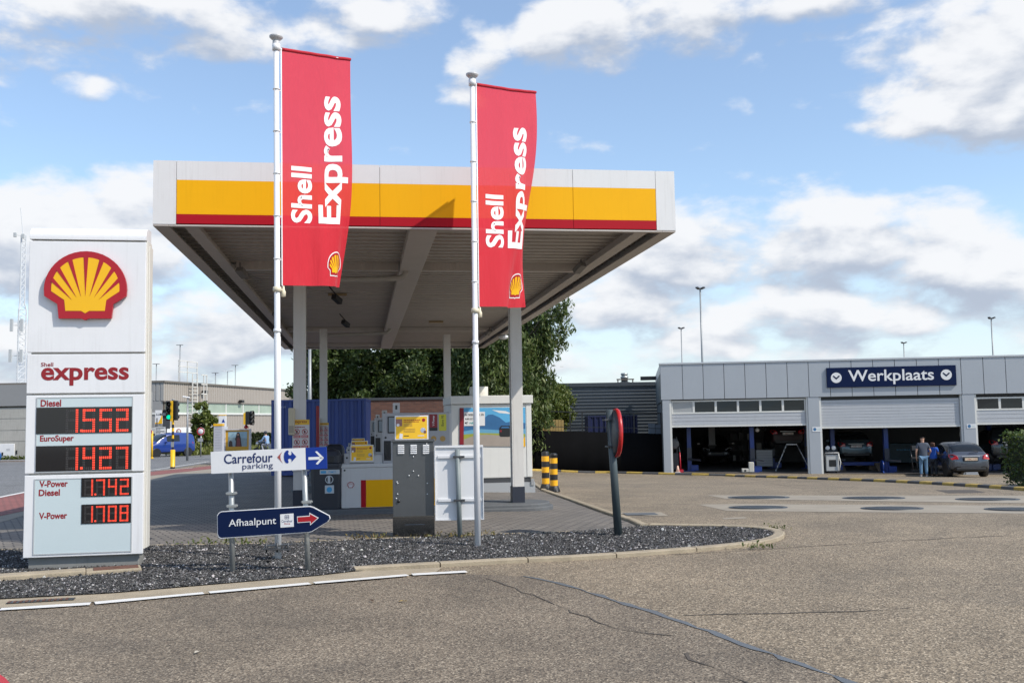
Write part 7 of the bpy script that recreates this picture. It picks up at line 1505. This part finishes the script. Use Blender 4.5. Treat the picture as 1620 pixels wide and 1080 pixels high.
def b_wht(t_, B):
    q = B(346, 657.5, 357, 677.5); mb = MB(); mb.bx(q[0], 0, q[1], q[2], .2, q[3]); o = mb.build('board', M_WHITE, t_); mb = MB(); q2 = B(346, 656, 357, 657.4); mb.bx(q2[0], -.01, q2[1]+.003, q2[2], .21, q2[3]); mb.build('cap', M_YEL, t_)
    q3 = B(350.5, 662, 356, 668); mb = MB(); mb.add([(q3[0], -.005, q3[1]), (q3[2], -.005, q3[1]), ((q3[0]+q3[2])/2, -.005, q3[3])], [(0, 1, 2)]); mb.build('blue_triangle', M_BLUE, o); q4 = B(352, 674.5, 360, 679); mb = MB(); mb.bx(q4[0], -.05, q4[1], q4[2], -.01, q4[3]); mb.build('side_plate', M_WHITE, t_)
    q5 = B(352, 690, 353.6, 712); mb = MB(); mb.bx(q5[0], .05, -.1, q5[2], .15, q[1]); mb.build('post', M_WHITE, t_)
panel_sign('shop_sign', 'white sign with a blue triangle and yellow cap behind the grey pillar', 'shop sign', 346, 656, 357, 712, 70, b_wht)
def b_ad(t_, B):
    q = B(357, 680, 394, 712); mb = MB(); mb.bx(q[0], 0, q[1], q[2], .18, q[3]); o = mb.build('panel', mat('amber advert paper', (.55, .30, .02), .5, var=.06), t_)
    f = B(355, 678.5, 396, 712); mb = MB(); mb.bx(f[0], -.06, f[1], q[0]-.001, .22, f[3]); mb.bx(q[2]+.001, -.06, f[1], f[2], .22, f[3]); mb.bx(q[0], -.06, q[3]+.001, q[2], .22, f[3]); mb.bx(f[0], -.06, -.1, f[0]+.08, .2, f[1]-.001); mb.bx(f[2]-.08, -.06, -.1, f[2], .2, f[1]-.001); mb.build('frame', mat('pale frame', (.55, .54, .55), .5), t_)
    x0, z0, x1, z1 = B(361, 682.5, 391, 706); W_, H_ = x1-x0, z1-z0; X = lambda a: x0+W_*a; Zz = lambda b: z0+H_*b; mb = MB(); rect(mb, x0, z0, x1, z1, -.004, 0); mb.add([(X(.0), -.006, Zz(.62)), (X(1), -.006, Zz(.55)), (X(1), -.006, Zz(.0)), (X(0), -.006, Zz(.0))], [(0, 1, 2, 3)], 1)
    P_ = [(.38, 0), (.40, .35), (.36, .5), (.42, .72), (.46, .92), (.54, .96), (.60, .88), (.66, .6), (.68, .35), (.72, 0)]; mb.add([(X(a), -.008, Zz(b)) for a, b in P_], [tuple(range(len(P_)))], 2); disc(mb, X(.52), Zz(.80), W_*.055, -.010, 3, 14); mb.add([(X(a), -.010, Zz(b)) for a, b in ((.44, 0), (.46, .5), (.53, .66), (.62, .5), (.66, 0))], [tuple(range(5))], 4); mb.add([(X(a), -.007, Zz(b)) for a, b in ((.03, 0), (.05, .35), (.14, .42), (.22, .3), (.24, 0))], [tuple(range(5))], 2)
    mb.build('picture', [mat('picture sky', (.28, .42, .48), .5, var=.2), mat('picture ground', (.22, .30, .32), .5, var=.4, vscale=3), mat('picture dark figure', (.04, .025, .02), .5, var=.2), mat('picture skin', (.4, .22, .15), .5), mat('picture maroon', (.16, .035, .03), .5)], o)
panel_sign('advert_display', 'amber advert board in a pale frame above the white parking sign', 'advert board', 355, 678, 396, 712, 55, b_ad)
# motorcyclist
Ym = 70; pm = at(418, 712, Ym); gm = G(pm.x, Ym); mo = thing('motorcycle', 'dark motorcycle waiting on the street left of the blue container', 'motorcycle', (pm.x, Ym, gm), R(62))
for y in (-.72, .72):
    mb = MB(); mb.lathe([(.22, -.05), (.29, -.05), (.31, 0), (.29, .05), (.22, .05), (.22, -.05)], (0, y, .31), 24, 0, 'X'); wh = mb.build('wheel', M_TYRE, mo); mb = MB()
    for q in range(6): a = q*math.pi/3; mb.bar((0, y, .31), (0, y+math.cos(a)*.22, .31+math.sin(a)*.22), .025, .02)
    mb.build('rim', M_SILVER, wh)
mb = MB(); mb.tube([(0, -.72, .31), (0, -.2, .45), (0, .3, .7), (0, .45, .95)], .045, 8); mb.bx(-.14, -.2, .28, .14, .28, .62); mb.build('frame', M_BLACK, mo, bevel=.03)
skin_mesh('fuel_tank', [(0, .42, .88, .10), (0, .15, .92, .16), (0, -.1, .84, .12)], [(0, 1), (1, 2)], M_CARK, mo); skin_mesh('saddle', [(0, -.1, .82, .12, .06), (0, -.45, .84, .13, .06), (0, -.8, .9, .09, .05)], [(0, 1), (1, 2)], M_BLACK, mo)
mb = MB(); mb.tube([(0, .72, .31), (0, .5, .8), (0, .45, 1.0)], .035, 8); mb.tube([(-.36, .3, 1.06), (-.2, .42, 1.04), (.2, .42, 1.04), (.36, .3, 1.06)], .02, 8); mb.build('handlebar', M_DKGREY, mo); mb = MB(); mb.lathe([(.02, -.05), (.09, 0), (.1, .06), (0, .08)], (0, .62, .9), 16, 0, 'Y'); mb.build('headlight', M_LENS, mo); mb = MB(); mb.tube([(.14, .1, .3), (.15, -.4, .28), (.15, -.85, .38)], [.03, .05, .06], 10); mb.build('exhaust', M_SILVER, mo); mb = MB(); mb.bx(-.22, -.95, .55, -.08, -.55, .85); mb.bx(.08, -.95, .55, .22, -.55, .85); mb.build('pannier', M_GREY, mo, bevel=.03)
mplaid = bpy.data.materials.new('blue plaid shirt'); mplaid.use_nodes = True; t = NT(mplaid.node_tree); ck = t.new('ShaderNodeTexChecker'); ck.inputs['Scale'].default_value = 16; ck.inputs[1].default_value = (.30, .42, .58, 1); ck.inputs[2].default_value = (.12, .22, .40, 1); t.link(t.new('ShaderNodeTexCoord').outputs['Object'], ck.inputs[0]); t.link(ck.outputs[0], t.n['Principled BSDF'].inputs['Base Color'])
sl_ = Vector((math.sin(-R(62))*-.28, math.cos(R(62))*-.28, 0)); S_ = 1.74
person('motorcyclist in a blue plaid shirt, pale trousers and dark helmet, seated on the motorcycle', (pm.x+sl_.x*-1*-1, Ym+sl_.y, gm), R(62), S_, mplaid, mat('pale trousers', (.36, .36, .40), .8), M_HAIRD, False, ((.15, .17, .62), (.17, .34, .605)), ((.15, .17, .62), (.17, .34, .605)), (((.09, .20, .47), (.11, .10, .20), .515), ((.09, .20, .47), (.11, .10, .20))), M_SHOED, seated=True, sleeve=1.0, helmet=mat('dark helmet', (.02, .02, .024), .2, coat=.6))

# fallen leaves on the road
for k, (u, v, lb) in enumerate([(636, 953.5, 'small yellow fallen leaf on the road below the right flagpole'), (313, 1034, 'pale scrap of leaf on the road below the arrow sign'), (588, 953, 'dark brown fallen leaf on the road left of the yellow one')]):
    g = gnd(u, v); mb = MB(); mb.add([(-.035, 0, .008), (-.01, .02, .018), (.035, .005, .010), (.0, -.022, .02), (.05, .008, .016)], [(0, 3, 1), (1, 3, 2), (2, 3, 4)]); tag(mb.build('fallen_leaf', mat(('leaf yellow', 'leaf pale', 'leaf brown')[k], ((.5, .32, .03), (.5, .45, .36), (.06, .035, .02))[k], .6), loc=g+Vector((0, 0, .006)), rz=k*1.1), lb, 'leaf')
